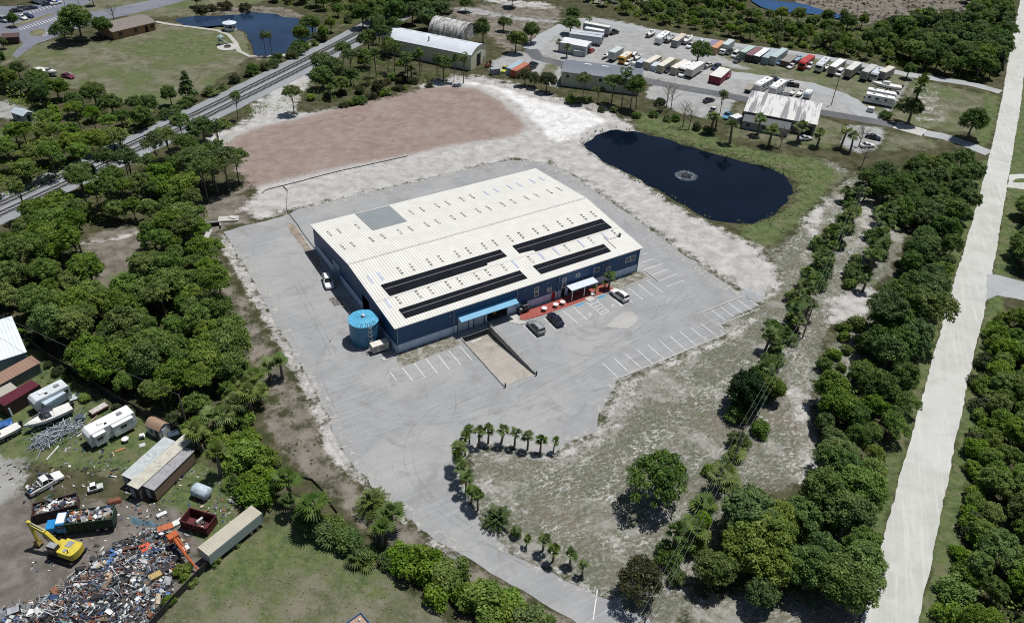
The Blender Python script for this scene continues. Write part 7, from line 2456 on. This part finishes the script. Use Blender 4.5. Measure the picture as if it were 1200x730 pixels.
area(LW2, 3.7, [('oak', 'wood', 6), ('pine', 'wood', 3)], (.45, 1.0), {'oak': 'round leafy tree in the middle of the dense wood beside the lot', 'pine': 'tall round topped pine in the middle of the dense wood beside the lot'}, 'trees in the middle of the left wood', [CLEAR])
area(LW3, 3.6, [('oak', 'wood', 6), ('oak', 'dark', 2), ('pine', 'wood', 1)], (.42, 1.0), {'oak': 'leafy tree at the near end of the wood above the scrap yard fence', 'pine': 'pine at the near end of the wood above the scrap yard fence'}, 'trees of the wood above the scrap yard')
area([(-20, 282), (0, 270), (60, 244), (120, 218), (165, 197), (200, 182), (238, 160), (262, 162), (272, 178), (262, 200), (240, 225), (200, 222), (150, 236), (100, 247), (50, 260), (0, 280)], 5.6, [('pine', 'pine', 5), ('oak', 'dark', 2), ('slash_pine', 'pine', 2)], (.7, 1.05),
     {'pine': 'dark pine in the belt between the railway and the path wood', 'oak': 'dark leafy tree in the belt between railway and path wood', 'slash_pine': 'thin tall pine in the belt between railway and path wood'}, 'trees between the railway and the left wood')
for q, s in (((244, 236), 1.0), ((256, 228), .9), ((268, 221), .95), ((280, 214), .8), ((250, 215), .9)):
    tree('pine', P(*q), s, 'dark pine at the wood corner beside the pink sand', 'pine', 'pines at the corner of the pink sand')
area([(-30, 180), (0, 172), (40, 163), (80, 155), (110, 152), (140, 166), (142, 174), (100, 194), (60, 214), (0, 238), (-30, 250)], 4.6, [('oak', 'bright', 6), ('pine', 'bright', 2)], (.6, .8), {'oak': 'bright green leafy tree across the railway at the left edge', 'pine': 'bright green pine across the railway at the left edge'}, 'bright trees across the railway')
area([(-20, 80), (0, 82), (40, 100), (70, 116), (110, 124), (150, 136), (180, 128), (205, 123), (214, 128), (195, 140), (160, 154), (140, 158), (105, 148), (66, 143), (55, 128), (40, 120), (0, 110), (-20, 108)], 5.4, [('oak', 'dark', 6), ('oak', 'wood', 2), ('shrub', 'bright', 1)], (.55, .85), {'oak': 'dark leafy tree in the belt below the upper lawn', 'shrub': 'green shrub in the belt below the upper lawn'}, 'tree belt below the upper lawn')
row([(150, 158), (205, 132), (240, 115), (290, 88), (335, 70), (380, 46)], 4.5, 1.0, [('shrub', 'dark', 3), ('shrub', 'olive', 2), ('palmetto', 'palm', 1)], (.8, 1.4), {'shrub': 'shrub on the bank between the upper lawn and the railway', 'palmetto': 'fan palm on the bank between upper lawn and railway'}, 'shrubs along the far side of the railway')
tree('cone', P(222, 119), 1.05, 'dark conical tree alone at the lawn corner above the railway', 'dark')
for q, s, la in (((311, 63), .62, 'left of two small pines on the near pond bank'), ((319, 64), .62, 'right of two small pines on the near pond bank')):
    tree('slash_pine', P(*q), s, la, 'pine')
for q, s, la in (((354, 54), .8, 'leafy tree leaning over the upper pond at its right end'), ((367, 43), .85, 'larger leafy tree on the upper pond bank by the railway'), ((379, 48), .6, 'small leafy tree between the upper pond and railway'), ((388, 38), .65, 'leafy tree on the sandy path right of the upper pond')):
    tree('oak', P(*q), s, la, 'wood')
LB = [(245, 160), (290, 136), (318, 130), (345, 134), (352, 118), (385, 121), (405, 112), (440, 100), (470, 96), (505, 100), (540, 96), (520, 88), (470, 76), (455, 66), (470, 52), (455, 44), (420, 68), (380, 88), (340, 108), (290, 128)]
area(LB, 5.2, [('pine', 'pine', 4), ('oak', 'dark', 3), ('slash_pine', 'pine', 2), ('palm', 'palm', 1), ('shrub', 'bright', 1)], (.62, .9), {'pine': 'pine between the railway and the graded pink sand', 'oak': 'dark leafy tree between the railway and the graded pink sand', 'slash_pine': 'thin tall pine between the railway and the graded pink sand', 'palm': 'palm between the railway and the graded pink sand', 'shrub': 'bright shrub between the railway and the graded pink sand'}, 'trees between the railway and the pink sand', [[(318, 128), (345, 104), (372, 86), (380, 100), (356, 118), (348, 134)], [(395, 124), (440, 108), (480, 97), (480, 106), (430, 122)]], .9)
row([(448, 84), (475, 90), (505, 94), (545, 97)], 3.6, .9, [('slash_pine', 'pine', 3), ('pine', 'pine', 2)], (.7, .85), {'slash_pine': 'thin pine in the row before the long white arched warehouse', 'pine': 'round pine in the row before the long white arched warehouse'}, 'pine row before the white arched warehouse')
row([(398, 126), (415, 121), (437, 116), (460, 108), (480, 103)], 2.2, .5, [('shrub', 'wood', 2), ('shrub', 'brownish', 2)], (.5, .9), {'shrub': 'green or brown bush on the sand side of the dark ditch'}, 'bushes on the sand side of the ditch')
row([(385, 116), (410, 110), (460, 96), (505, 100)], 3, .8, [('shrub', 'olive', 2), ('shrub', 'brownish', 2)], (.6, 1.0), {'shrub': 'brownish scrub bush on the bank of the dark ditch'}, 'scrub on the ditch bank')
area([(270, -6), (330, 4), (375, 14), (400, 30), (440, 16), (462, -6), (400, -25), (270, -25)], 5.2, [('oak', 'dark', 4), ('oak', 'wood', 2), ('shrub', 'olive', 2)], (.5, .8), {'oak': 'leafy tree at the top edge left of the railway', 'shrub': 'olive shrub at the top edge left of the railway'}, 'trees at the top left of the railway')
row([(225, 13), (250, 13), (280, 11), (300, 12)], 3.4, .7, [('shrub', 'brownish', 1)], (.9, 1.3), {'shrub': 'brown reed bush on the far bank of the upper pond'}, 'reeds at the upper pond')
area([(425, 34), (470, 8), (492, -6), (520, -2), (532, 16), (524, 30), (500, 36), (468, 33), (448, 44)], 5.6, [('oak', 'dark', 1)], (.85, 1.15), {'oak': 'big dark oak massed behind the long white arched warehouse'}, 'oak mass behind the white arched warehouse')
for q, s, la in (((566, 52), 1.05, 'large dark oak right of the quonset hut'), ((604, 63), .9, 'dark round oak above the white arched warehouse forecourt'), ((622, 51), .85, 'dark oak on the sandy ground left of the gravel lane'), ((590, 37), .6, 'small round oak alone on the upper sandy clearing'), ((668, 40), .75, 'dark oak behind the white roofed yard store'), ((671, 28), .7, 'dark oak by the bend of the gravel lane at the top'), ((545, 14), .6, 'small tree at the top clearing beyond the quonset hut'), ((600, 9), .8, 'tree at the top edge between two sandy paths'), ((816, 78), 1.0, 'broad dark palm oak in the yard before the maroon shed'), ((1062, 92), .62, 'dark round tree at the end of the yard lane'), ((1064, 146), .95, 'bushy dark tree beside the concrete crossing'), ((1133, 163), 1.1, 'large round oak at the corner of the marl road and yard road'), ((97, 49), 1.35, 'big spreading dark oak by the car park'), ((121, 45), .8, 'smaller round oak beside the brick building')):
    tree('oak', P(*q), s, la, 'dark')
for q, s, la in (((78, 52), .9, 'left flank of the big dark oak by the car park'), ((17, 32), .55, 'small young tree on a car park planting island'), ((110, 7), .6, 'small oak on the verge at the top left'), ((231, 9), .6, 'dark tree at the top edge above the reeds'), ((5, 58), .45, 'small tree at the left edge of the car park')):
    tree('oak', P(*q), s, la, 'dark')
o = bpy.data.objects.new('bare_tree', BARE[1])
col.objects.link(o)
o.location = P(134, 27)
tag(o, 'leafless pale tree behind the brick building', 'bare tree')
for q, la, i in (((781, 126), 'leafless tall tree right of the grey arched warehouse', 0), ((786, 129), 'second leafless tree right of the grey arched warehouse', 0), ((807, 151), 'leafless spreading tree by the far pond bank', 1), ((800, 149), 'leafless thin tree left of the spreading bare tree', 0), ((914, 173), 'leafless leaning tree by the lean-to shed', 1), ((1010, 195), 'leafless twiggy tree above the palm row end', 1), ((1006, 172), 'leafless tree beside the black sedan', 1)):
    o = bpy.data.objects.new('bare_tree', BARE[i])
    col.objects.link(o)
    o.location = P(*q)
    o.rotation_euler.z = R_.uniform(0, 6)
    tag(o, la, 'bare tree')
for q, s, la in (((655, 60), .9, 'palm at the left corner of the white roofed yard store'), ((664, 67.5), .9, 'palm in front of the white roofed yard store'), ((690, 31), .8, 'palm at the back of the yard by the tank trailer'), ((888, 158), 1.25, 'palm before the left part of the lean-to shed'), ((900.5, 171), 1.35, 'tall palm before the lean-to shed, leaning by the bare tree'), ((934, 167), 1.4, 'full palm before the dark doorway of the striped roof shed'), ((957.5, 171.5), 1.2, 'palm right of the silver sedan below the striped roof shed'), ((985, 173), 1.25, 'left palm of the pair before the pale forecourt'), ((996, 178), 1.25, 'right palm of the pair before the pale forecourt'), ((833, 156), 1.35, 'bushy palm on the pond bank below the white pickup'), ((855, 169), 1.3, 'palm on the pond bank below the small white shed'), ((838, 152), 1.1, 'slender palm on the pond bank beside the bushy one')):
    tree('palm', P(*q), s, la)
tree('slash_pine', P(843, 137), .7, 'green pine between the two pickups on the sandy drive', 'pine')
t_ = tree('palm', P(1064, 145), 1.6, 'very tall thin palm rising from the bushy tree by the crossing', sz=2.1)
tree('shrub', P(1036, 138), .9, 'round dark shrub by the low white box', 'dark')
for q, s, k_, la in (((615, 101), .62, 'oak', 'olive tree by the rust orange container on the white sand'), ((626, 103), .55, 'oak', 'second olive tree by the rust orange container'), ((640, 108), .72, 'oak', 'round olive tree between the containers and the grey warehouse'), ((682, 121), .85, 'pine', 'round pine before the left part of the grey arched warehouse'), ((716, 123), .85, 'pine', 'round pine before the middle of the grey arched warehouse'), ((728, 125), 1.0, 'slash_pine', 'thin pine before the middle of the grey arched warehouse'), ((745, 128), .95, 'pine', 'dark round pine at the right end of the grey arched warehouse'), ((738, 130), .8, 'pine', 'shorter pine at the right end of the grey arched warehouse'), ((772, 131), .5, 'oak', 'low leafy tree on the bank right of the grey warehouse'), ((700, 122), .5, 'pine', 'small pine before the grey arched warehouse'), ((543, 98), .8, 'slash_pine', 'pine with dark foot at the end of the row on the sand')):
    tree(k_, P(*q), s, la, 'olive' if k_ == 'oak' else 'pine')
row([(660, 117), (700, 127), (745, 138), (790, 140), (830, 158)], 3.6, 1.2, [('shrub', 'dark', 2), ('shrub', 'olive', 2)], (.6, 1.1), {'shrub': 'low bush on the bank between the pine row and the pond'}, 'bushes on the far pond bank')
# top right scrub and wood
TR1 = [(650, -16), (690, 4), (740, 20), (800, 35), (870, 47), (905, 52), (900, 40), (880, 20), (862, -8), (820, -26), (720, -34)]
area(TR1, 4.3, [('oak', 'bright', 3), ('oak', 'wood', 3), ('shrub', 'bright', 3), ('oak', 'dark', 2)], (.42, .68), {'oak': 'small leafy tree in the scrub wood behind the storage yard', 'shrub': 'bright shrub in the scrub wood behind the storage yard'}, 'scrub wood behind the storage yard')
TR2 = [(880, 22), (905, 53), (960, 62), (1010, 70), (1062, 80), (1062, 62), (1040, 36), (1000, 32), (940, 30)]
area(TR2, 4.4, [('oak', 'wood', 4), ('oak', 'dark', 3), ('shrub', 'bright', 2), ('palmetto', 'palm', 1)], (.5, .8), {'oak': 'leafy tree in the wood above the yard lane right of the scrub', 'shrub': 'bright shrub in the wood above the yard lane', 'palmetto': 'fan palm in the wood above the yard lane'}, 'wood above the yard lane')
TR3 = [(1040, 36), (1062, 62), (1066, 82), (1110, 90), (1150, 98), (1166, 92), (1172, 64), (1178, 30), (1150, 24), (1100, 34)]
area(TR3, 4.8, [('oak', 'dark', 5), ('oak', 'wood', 2), ('cone', 'cedar', 1)], (.75, 1.1), {'oak': 'large dark tree at the wood corner by the marl road', 'cone': 'dark conical tree at the wood corner by the marl road'}, 'dark trees at the far marl road corner')
for q, la in (((1078, 40), 'dark cypress standing left at the marsh edge'), ((1090, 46), 'dark cypress standing right at the marsh edge')):
    tree('cone', P(*q), 1.0, la, 'cedar')
tree('slash_pine', P(982, 45), .9, 'tall thin pine rising above the wood beside the river', 'pine')
area([(1132, 14), (1175, 20), (1184, -10), (1150, -20), (1120, -6)], 5.5, [('oak', 'bright', 1)], (.6, .9), {'oak': 'bright tree at the top right corner by the marl road'}, 'bright trees at the top right')
# right hand wood
RW1 = [(1010, 222), (1040, 206), (1090, 200), (1128, 202), (1138, 216), (1128, 255), (1112, 310), (1095, 345), (1046, 345), (1060, 312), (1074, 282), (1052, 264), (1035, 246)]
RW2 = [(1046, 350), (1092, 350), (1080, 410), (1066, 440), (1040, 445), (1010, 430), (1004, 408), (1040, 378)]
RW3 = [(1008, 440), (1062, 450), (1048, 500), (1034, 545), (1015, 580), (985, 585), (970, 545), (956, 500), (966, 466)]
RW4 = [(975, 592), (1012, 590), (1006, 625), (1022, 670), (1005, 700), (960, 712), (905, 712), (850, 702), (822, 690), (838, 650), (870, 618), (930, 605)]
area(RW1, 3.5, [('oak', 'dark', 6), ('oak', 'wood', 2), ('palm', 'palm', 1)], (.42, .88), {'oak': 'dark leafy tree in the far part of the marl road wood', 'palm': 'palm in the far part of the marl road wood'}, 'far trees of the marl road wood')
area(RW2, 3.6, [('oak', 'dark', 4), ('pine', 'pine', 2)], (.75, 1.05), {'oak': 'dark leafy tree beside the white sand patch by the marl road', 'pine': 'round dark pine beside the white sand patch by the marl road'}, 'trees by the white sand patch')
area(RW3, 3.4, [('oak', 'dark', 5), ('oak', 'wood', 4), ('palmetto', 'palm', 1)], (.42, .88), {'oak': 'leafy tree in the middle clump along the marl road', 'palmetto': 'fan palm in the middle clump along the marl road'}, 'middle clump along the marl road')
area(RW4, 3.9, [('oak', 'dark', 5), ('oak', 'wood', 4)], (.6, 1.12), {'oak': 'large leafy tree in the near clump beside the marl road'}, 'near clump beside the marl road')
RE1 = [(1200, 238), (1184, 300), (1192, 325), (1290, 332), (1290, 235)]
RE2 = [(1170, 378), (1159, 430), (1156, 490), (1151, 545), (1144, 610), (1136, 670), (1120, 765), (1250, 765), (1250, 372)]
area(RE1, 4.4, [('oak', 'dark', 3), ('oak', 'wood', 3), ('palm', 'palm', 1)], (.6, .85), {'oak': 'leafy tree beyond the marl road above the side track', 'palm': 'palm beyond the marl road above the side track'}, 'trees beyond the marl road, far')
area(RE2, 3.1, [('oak', 'bright', 5), ('oak', 'wood', 3), ('shrub', 'olive', 1)], (.45, .7), {'oak': 'green tree in the wood along the right edge', 'shrub': 'grey olive shrub in the wood along the right edge'}, 'wood along the right edge')
row([(1172, 372), (1156, 430), (1152, 490), (1147, 545), (1139, 610), (1130, 670), (1116, 745)], 1.8, .9, [('shrub', 'bright', 3), ('shrub', 'wood', 2), ('shrub', 'olive', 1)], (.7, 1.3), {'shrub': 'shrub along the verge side of the wood at the right edge'}, 'shrubs fringing the right edge wood')
# palm and shrub row under the wires
PR = [(1012, 218), (998, 242), (985, 268), (968, 300), (948, 338), (932, 368), (918, 398), (900, 432), (884, 470), (868, 512), (850, 548), (832, 592), (812, 628), (795, 660), (778, 700)]
row(PR[:9], 1.1, 1.15, [('palm', 'palm', 4), ('palmetto', 'palm', 4), ('shrub', 'dark', 4)], (.7, 1.1), {'palm': 'palm in the dense row under the wires between pond and cedar', 'palmetto': 'low fan palm in the row under the wires between pond and cedar', 'shrub': 'dark shrub in the row under the wires between pond and cedar'}, 'far part of the palm row')
row(PR[8:], 2.2, 1.1, [('palm', 'palm', 4), ('palmetto', 'palm', 3), ('shrub', 'bright', 3), ('shrub', 'dark', 3)], (.8, 1.3), {'palm': 'palm under the wires between the cedar and the driveway mouth', 'palmetto': 'low fan palm under the wires between cedar and driveway mouth', 'shrub': 'shrub under the wires between the cedar and the driveway mouth'}, 'near part of the palm row')
row([(1058, 238), (1032, 262), (1028, 282), (1040, 290), (1014, 300), (1008, 322), (1000, 345)], 1.7, 1.3, [('palm', 'palm', 3), ('shrub', 'dark', 2)], (.9, 1.25), {'palm': 'palm on the sandy strip between the palm row and the wood', 'shrub': 'dark shrub on the sandy strip between palm row and wood'}, 'palms on the sandy strip')
tree('cedar', P(876, 480), 1.0, 'dense dark round cedar beside the wires', 'cedar')
tree('oak', P(905, 470), .55, 'small green tree right of the dark round cedar', 'wood')
tree('field_pine', P(768, 586), 1.18, 'open crowned tree alone in the dry meadow', 'dark')
tree('field_pine', P(746, 695), .82, 'brownish green tree by the driveway near the wires', 'brownish')
tree('shrub', P(812, 640), 1.3, 'broad green shrub between the lone meadow tree and wires', 'dark')
# island palms
for i, (x, y, s) in enumerate(((550, 520, .8), (561, 523, .85), (572, 520, .9), (587, 520, .85), (603, 523, .85), (618, 527, .78), (633, 530, .8), (648, 531, .72))):
    tree('palm', P(x, y), s * .74, ['leftmost palm on the upper edge of the meadow island', 'second palm from the left on the meadow island edge', 'third palm along the island edge, taller than its neighbours', 'fourth palm along the upper island edge', 'middle right palm along the upper island edge', 'third palm from the right end of the island edge', 'second palm from the right end of the island edge', 'last yellowish palm at the right end of the island edge'][i], group='palms on the upper island edge', sz=1.4)
for i, (x, y, s, k_) in enumerate(((545, 534, 1.0, 'palm'), (539, 545, 1.05, 'palm'), (535, 555, .95, 'palm'), (541, 566, 1.0, 'palm'), (546, 578, .95, 'palm'), (552, 590, .95, 'palm'), (560, 598, .9, 'palm'), (604, 627, .8, 'palmetto'), (617, 639, .6, 'palm'), (636, 645, .85, 'palm'), (648, 657, .75, 'palm'), (667, 664, .8, 'palm'), (682, 674, .65, 'palm'))):
    tree(k_, P(x, y), s * .78, ['dense palm at the upper left bend of the island', 'broad palm on the left bend of the island', 'leftmost palm leaning over the driveway', 'palm below the leftmost one on the island edge', 'fifth palm down the left island edge', 'palm above the big feathery one on the driveway edge', 'palm touching the big feathery one on the driveway edge', 'yellow green fan palm right of the big feathery one', 'very small palm on the driveway edge', 'bright palm at the middle of the lower driveway edge', 'small palm close right of the bright driveway palm', 'palm before the last one on the driveway edge', 'last small palm along the driveway edge'][i], group='palms along the driveway edge', sz=1.25)
tree('frond', P(583, 612), .8, 'big feathery palm on the driveway edge of the island')
for q, s, la in (((713, 338), .8, 'small palm in the brick forecourt right of the canopy'), ((708, 340), .45, 'very small palm beside the forecourt palm'), ((698, 344), .35, 'tiny palm on the forecourt edge by the canopy post')):
    t_ = tree('palm', P(*q), s, la)
    t_.location.z = .16
# near hedges, lower left
tree('frond', P(437, 596), 1.0, 'dark spiky palm alone beside the lot edge')
tree('palm', P(461, 622), 1.15, 'fan palm below the dark spiky one at the lot edge')
tree('palm', P(447, 640), 1.0, 'fan palm in the hedge below the lot edge')
for q, s, la in (((497, 668), 1.5, 'bright round shrub in the hedge beside the driveway'), ((522, 686), 1.45, 'bright broad shrub in the hedge, right of the round one'), ((512, 700), 1.2, 'bright lower shrub in the hedge towards the field'), ((566, 708), 1.65, 'large bright shrub near the bottom edge hedge'), ((590, 724), 1.4, 'bright shrub at the bottom edge hedge'), ((545, 704), 1.2, 'bright shrub between two larger hedge shrubs'), ((410, 640), 1.2, 'dark green shrub in the hedge corner over the field'), ((392, 622), 1.2, 'dark shrub on the hedge corner above the field'), ((470, 662), 1.0, 'low shrub between hedge palm and bright round shrub'), ((430, 655), .9, 'low dark shrub under the hedge palm'), ((620, 738), 1.3, 'olive shrub at the bottom edge near the driveway')):
    tree('shrub', P(*q), s, la, 'bright' if 'right' in la else 'dark', 'shrubs of the hedge by the field')
row([(470, 655), (500, 676), (530, 694), (565, 714), (600, 735), (630, 752)], 1.7, .8, [('shrub', 'bright', 4), ('shrub', 'wood', 1)], (.8, 1.35), {'shrub': 'bright shrub massed in the hedge along the near driveway edge'}, 'hedge along the near driveway edge')
row([(345, 598), (375, 612), (400, 636), (430, 652), (462, 664)], 1.9, .7, [('shrub', 'dark', 3), ('palmetto', 'palm', 2)], (.7, 1.15), {'shrub': 'dark shrub in the hedge at the top of the field', 'palmetto': 'low fan palm in the hedge at the top of the field'}, 'hedge at the top of the field')
for q, s in (((640, 740), 1.0), ((655, 752), 1.0)):
    tree('palmetto', P(*q), s, 'fan palm at the bottom edge beside the driveway', None, 'fan palms at the bottom edge')
area([(232, 530), (262, 520), (290, 512), (318, 540), (350, 585), (380, 606), (372, 622), (340, 604), (310, 592), (285, 588), (262, 570)], 3.2, [('shrub', 'bright', 5), ('shrub', 'wood', 3), ('palm', 'palm', 3), ('palmetto', 'palm', 1)], (.9, 1.45), {'shrub': 'bright bushy shrub between scrap yard and brown strip', 'palm': 'palm between the scrap yard and brown strip', 'palmetto': 'fan palm between scrap yard and brown strip'}, 'bushes between scrap yard and brown strip')
for q, s in (((331, 442), 1.25), ((318, 447), 1.3), ((302, 458), 1.2), ((296, 484), 1.35), ((279, 492), 1.35), ((266, 500), 1.3), ((308, 474), 1.1), ((288, 470), 1.2), ((252, 506), 1.2), ((270, 478), 1.3)):
    tree('palm', P(*q), s * .85, 'broad fan palm in the group at the right edge of the wood', None, 'palms at the right edge of the wood')
area([(222, 512), (250, 500), (290, 492), (300, 520), (285, 540), (250, 530)], 3.4, [('shrub', 'bright', 3), ('oak', 'bright', 1)], (.35, 1.0), {'shrub': 'bright shrub below the fan palm group', 'oak': 'small bright tree below the fan palm group'}, 'bright shrubs below the fan palms')
row([(-20, 366), (30, 402), (67, 430), (110, 458), (150, 482), (200, 508), (222, 518)], 2.6, 1.0, [('shrub', 'bright', 3), ('shrub', 'olive', 2)], (.35, .7), {'shrub': 'low weedy bush along the scrap yard fence by the wood'}, 'weedy bushes along the scrap yard fence')
row([(310, 606), (275, 637), (246, 662), (215, 694), (190, 722)], 2.2, .5, [('shrub', 'dark', 3), ('shrub', 'wood', 2)], (.35, .6), {'shrub': 'low dark bush along the fence by the field'}, 'low bushes along the field fence')
area([(985, 388), (1028, 376), (1036, 418), (1003, 446), (968, 462), (955, 445)], 3.0, [('shrub', 'wood', 2), ('shrub', 'olive', 1), ('palmetto', 'palm', 1)], (.5, 1.0), {'shrub': 'shrub on the weedy ground below the white sand patch', 'palmetto': 'fan palm on the weedy ground below the white sand patch'}, 'shrubs below the white sand patch')
row([(210, 655), (225, 668), (215, 682)], 1.8, .8, [('shrub', 'wood', 1)], (.4, .6), {'shrub': 'green bush at the edge of the scrap heap'}, 'bushes at the scrap heap edge')


# ------------------------------------------------------------------ ground layer of leaves, meadow tufts, pond rim
def cover(name, label, polys, dens, size, mat, h, holes=(), up=.8, k_=10):
    Cs, Ns, Ss, Ts = [], [], [], []
    hs = [[(p.x, p.y) for p in wpoly(q)] for q in holes]
    for poly in polys:
        w = [(p.x, p.y) for p in wpoly(poly)]
        x0, x1, y0, y1 = min(p[0] for p in w), max(p[0] for p in w), min(p[1] for p in w), max(p[1] for p in w)
        n = int((x1 - x0) * (y1 - y0) * dens)
        X, Y = rng.uniform(x0, x1, n), rng.uniform(y0, y1, n)
        ok = pip(w, X, Y) & (np.sin(X * .31 + 2 * np.sin(Y * .17)) * np.cos(Y * .27 + np.sin(X * .13)) + rng.uniform(-.9, .9, n) > -.35)
        for q in hs:
            ok &= ~pip(q, X, Y)
        X, Y = X[ok], Y[ok]
        n = len(X)
        t0 = rng.uniform(.1, .9, n)
        sc_ = rng.uniform(.5, 1.3, n)
        c = np.stack([np.repeat(X, k_), np.repeat(Y, k_), np.zeros(n * k_)], -1)
        S_ = np.repeat(sc_, k_)
        d = rng.normal(size=(n * k_, 3))
        d /= np.linalg.norm(d, axis=1, keepdims=True)
        d[:, 2] = np.abs(d[:, 2])
        c += d * (S_ * h)[:, None] * rng.uniform(.3, 1, n * k_)[:, None]
        c[:, 2] += .03
        Cs.append(c)
        Ns.append(d * .7 + np.array([0, 0, up]) + rng.normal(size=d.shape) * .3)
        Ss.append(size * S_ * rng.uniform(.6, 1.2, n * k_))
        Ts.append(np.clip(np.repeat(t0, k_) + rng.normal(size=n * k_) * .15, 0, 1))
    me = quads(name, np.concatenate(Cs), np.concatenate(Ns), np.concatenate(Ss), np.concatenate(Ts))
    me.materials.append(LM[mat] if isinstance(mat, str) else mat)
    o = bpy.data.objects.new(name, me)
    col.objects.link(o)
    return tag(o, label, name.replace('_', ' '), None, 'stuff')


cover('undergrowth', 'low green undergrowth on the floor of the woods', [LW1, LW2, LW3, RW1, RW2, RW3, RW4, RE1, RE2, LB, [(-20, 282), (60, 244), (165, 197), (262, 160), (272, 178), (240, 225), (150, 236), (0, 280)]], .5, .24, 'wood', 2.0, [CLEAR])
cover('scrub_cover', 'low scrub filling the far woods and marsh edge', [TR1, TR2, TR3, [(-30, 180), (40, 163), (110, 152), (142, 174), (60, 214), (-30, 250)], [(-20, 80), (70, 116), (150, 136), (214, 128), (160, 154), (66, 143), (-20, 108)], [(270, -6), (375, 14), (400, 30), (462, -6), (400, -25)]], .42, .3, 'bright', 1.6)
cover('marsh_brush', 'grey brown brush over the marsh at the top right', [[(905, -4), (960, 6), (1010, 24), (1060, 30), (1130, 26), (1180, 12), (1180, -30), (1000, -30)]], .16, .4, leaf_mat('leaf_grey', (.075, .07, .048), (.15, .135, .10)), .8)
mt = leaf_mat('leaf_straw', (.20, .195, .13), (.40, .385, .31))
cover('meadow_tufts', 'dry grass tufts over the meadow east of the lot', [[(548, 540), (575, 524), (650, 536), (690, 516), (706, 490), (726, 448), (800, 416), (851, 395), (889, 362), (935, 290), (985, 225), (1030, 250), (1040, 320), (975, 360), (950, 470), (900, 570), (850, 620), (815, 680), (735, 712), (650, 670), (600, 642), (560, 606)]], .6, .15, mt, .10, (), 2.2, 6)
mg = leaf_mat('leaf_weed', (.065, .10, .025), (.14, .18, .055))
cover('field_grass', 'short grass tufts over the field at the bottom', [[(180, 745), (205, 702), (240, 668), (262, 648), (310, 612), (345, 606), (400, 636), (440, 668), (500, 708), (545, 745)]], 1.3, .13, leaf_mat('leaf_field', (.095, .145, .035), (.21, .25, .095)), .08, (), 2.2, 6)
cover('weeds', 'green weeds round the pond and in the scrap yard', [[(740, 132), (800, 142), (850, 166), (900, 180), (958, 186), (985, 205), (955, 240), (920, 270), (868, 264), (912, 252), (932, 225), (925, 205), (880, 188), (790, 163)], [(0, 380), (67, 432), (140, 480), (222, 516), (236, 540), (296, 562), (326, 588), (300, 605), (250, 600), (150, 560), (130, 535), (0, 500)], [(330, 500), (375, 520), (400, 590), (480, 640), (460, 650), (395, 610), (340, 560)], [(240, 275), (262, 300), (290, 370), (330, 440), (372, 505), (350, 520), (315, 470), (285, 410), (262, 350)]], .45, .18, mg, .16, [[(120, 490), (232, 500), (235, 560), (150, 590), (130, 560)]], 1.8, 7)
mr = leaf_mat('leaf_rim', (.10, .11, .04), (.20, .19, .085))
for nm, la, pd in (('pond_weeds', 'mossy weeds along the edge of the dark fountain pond', POND), ('pond_weeds', 'brown green weeds along the edge of the upper pond', POND2)):
    cover(nm, la, [ring(grow(pd, 3.6), 3, .8, .4)], 1.0, .17, mr, .2, [ring(grow(pd, 1.3), 3, .9, .5)], 1.6, 7)


print('trees', NTREE)
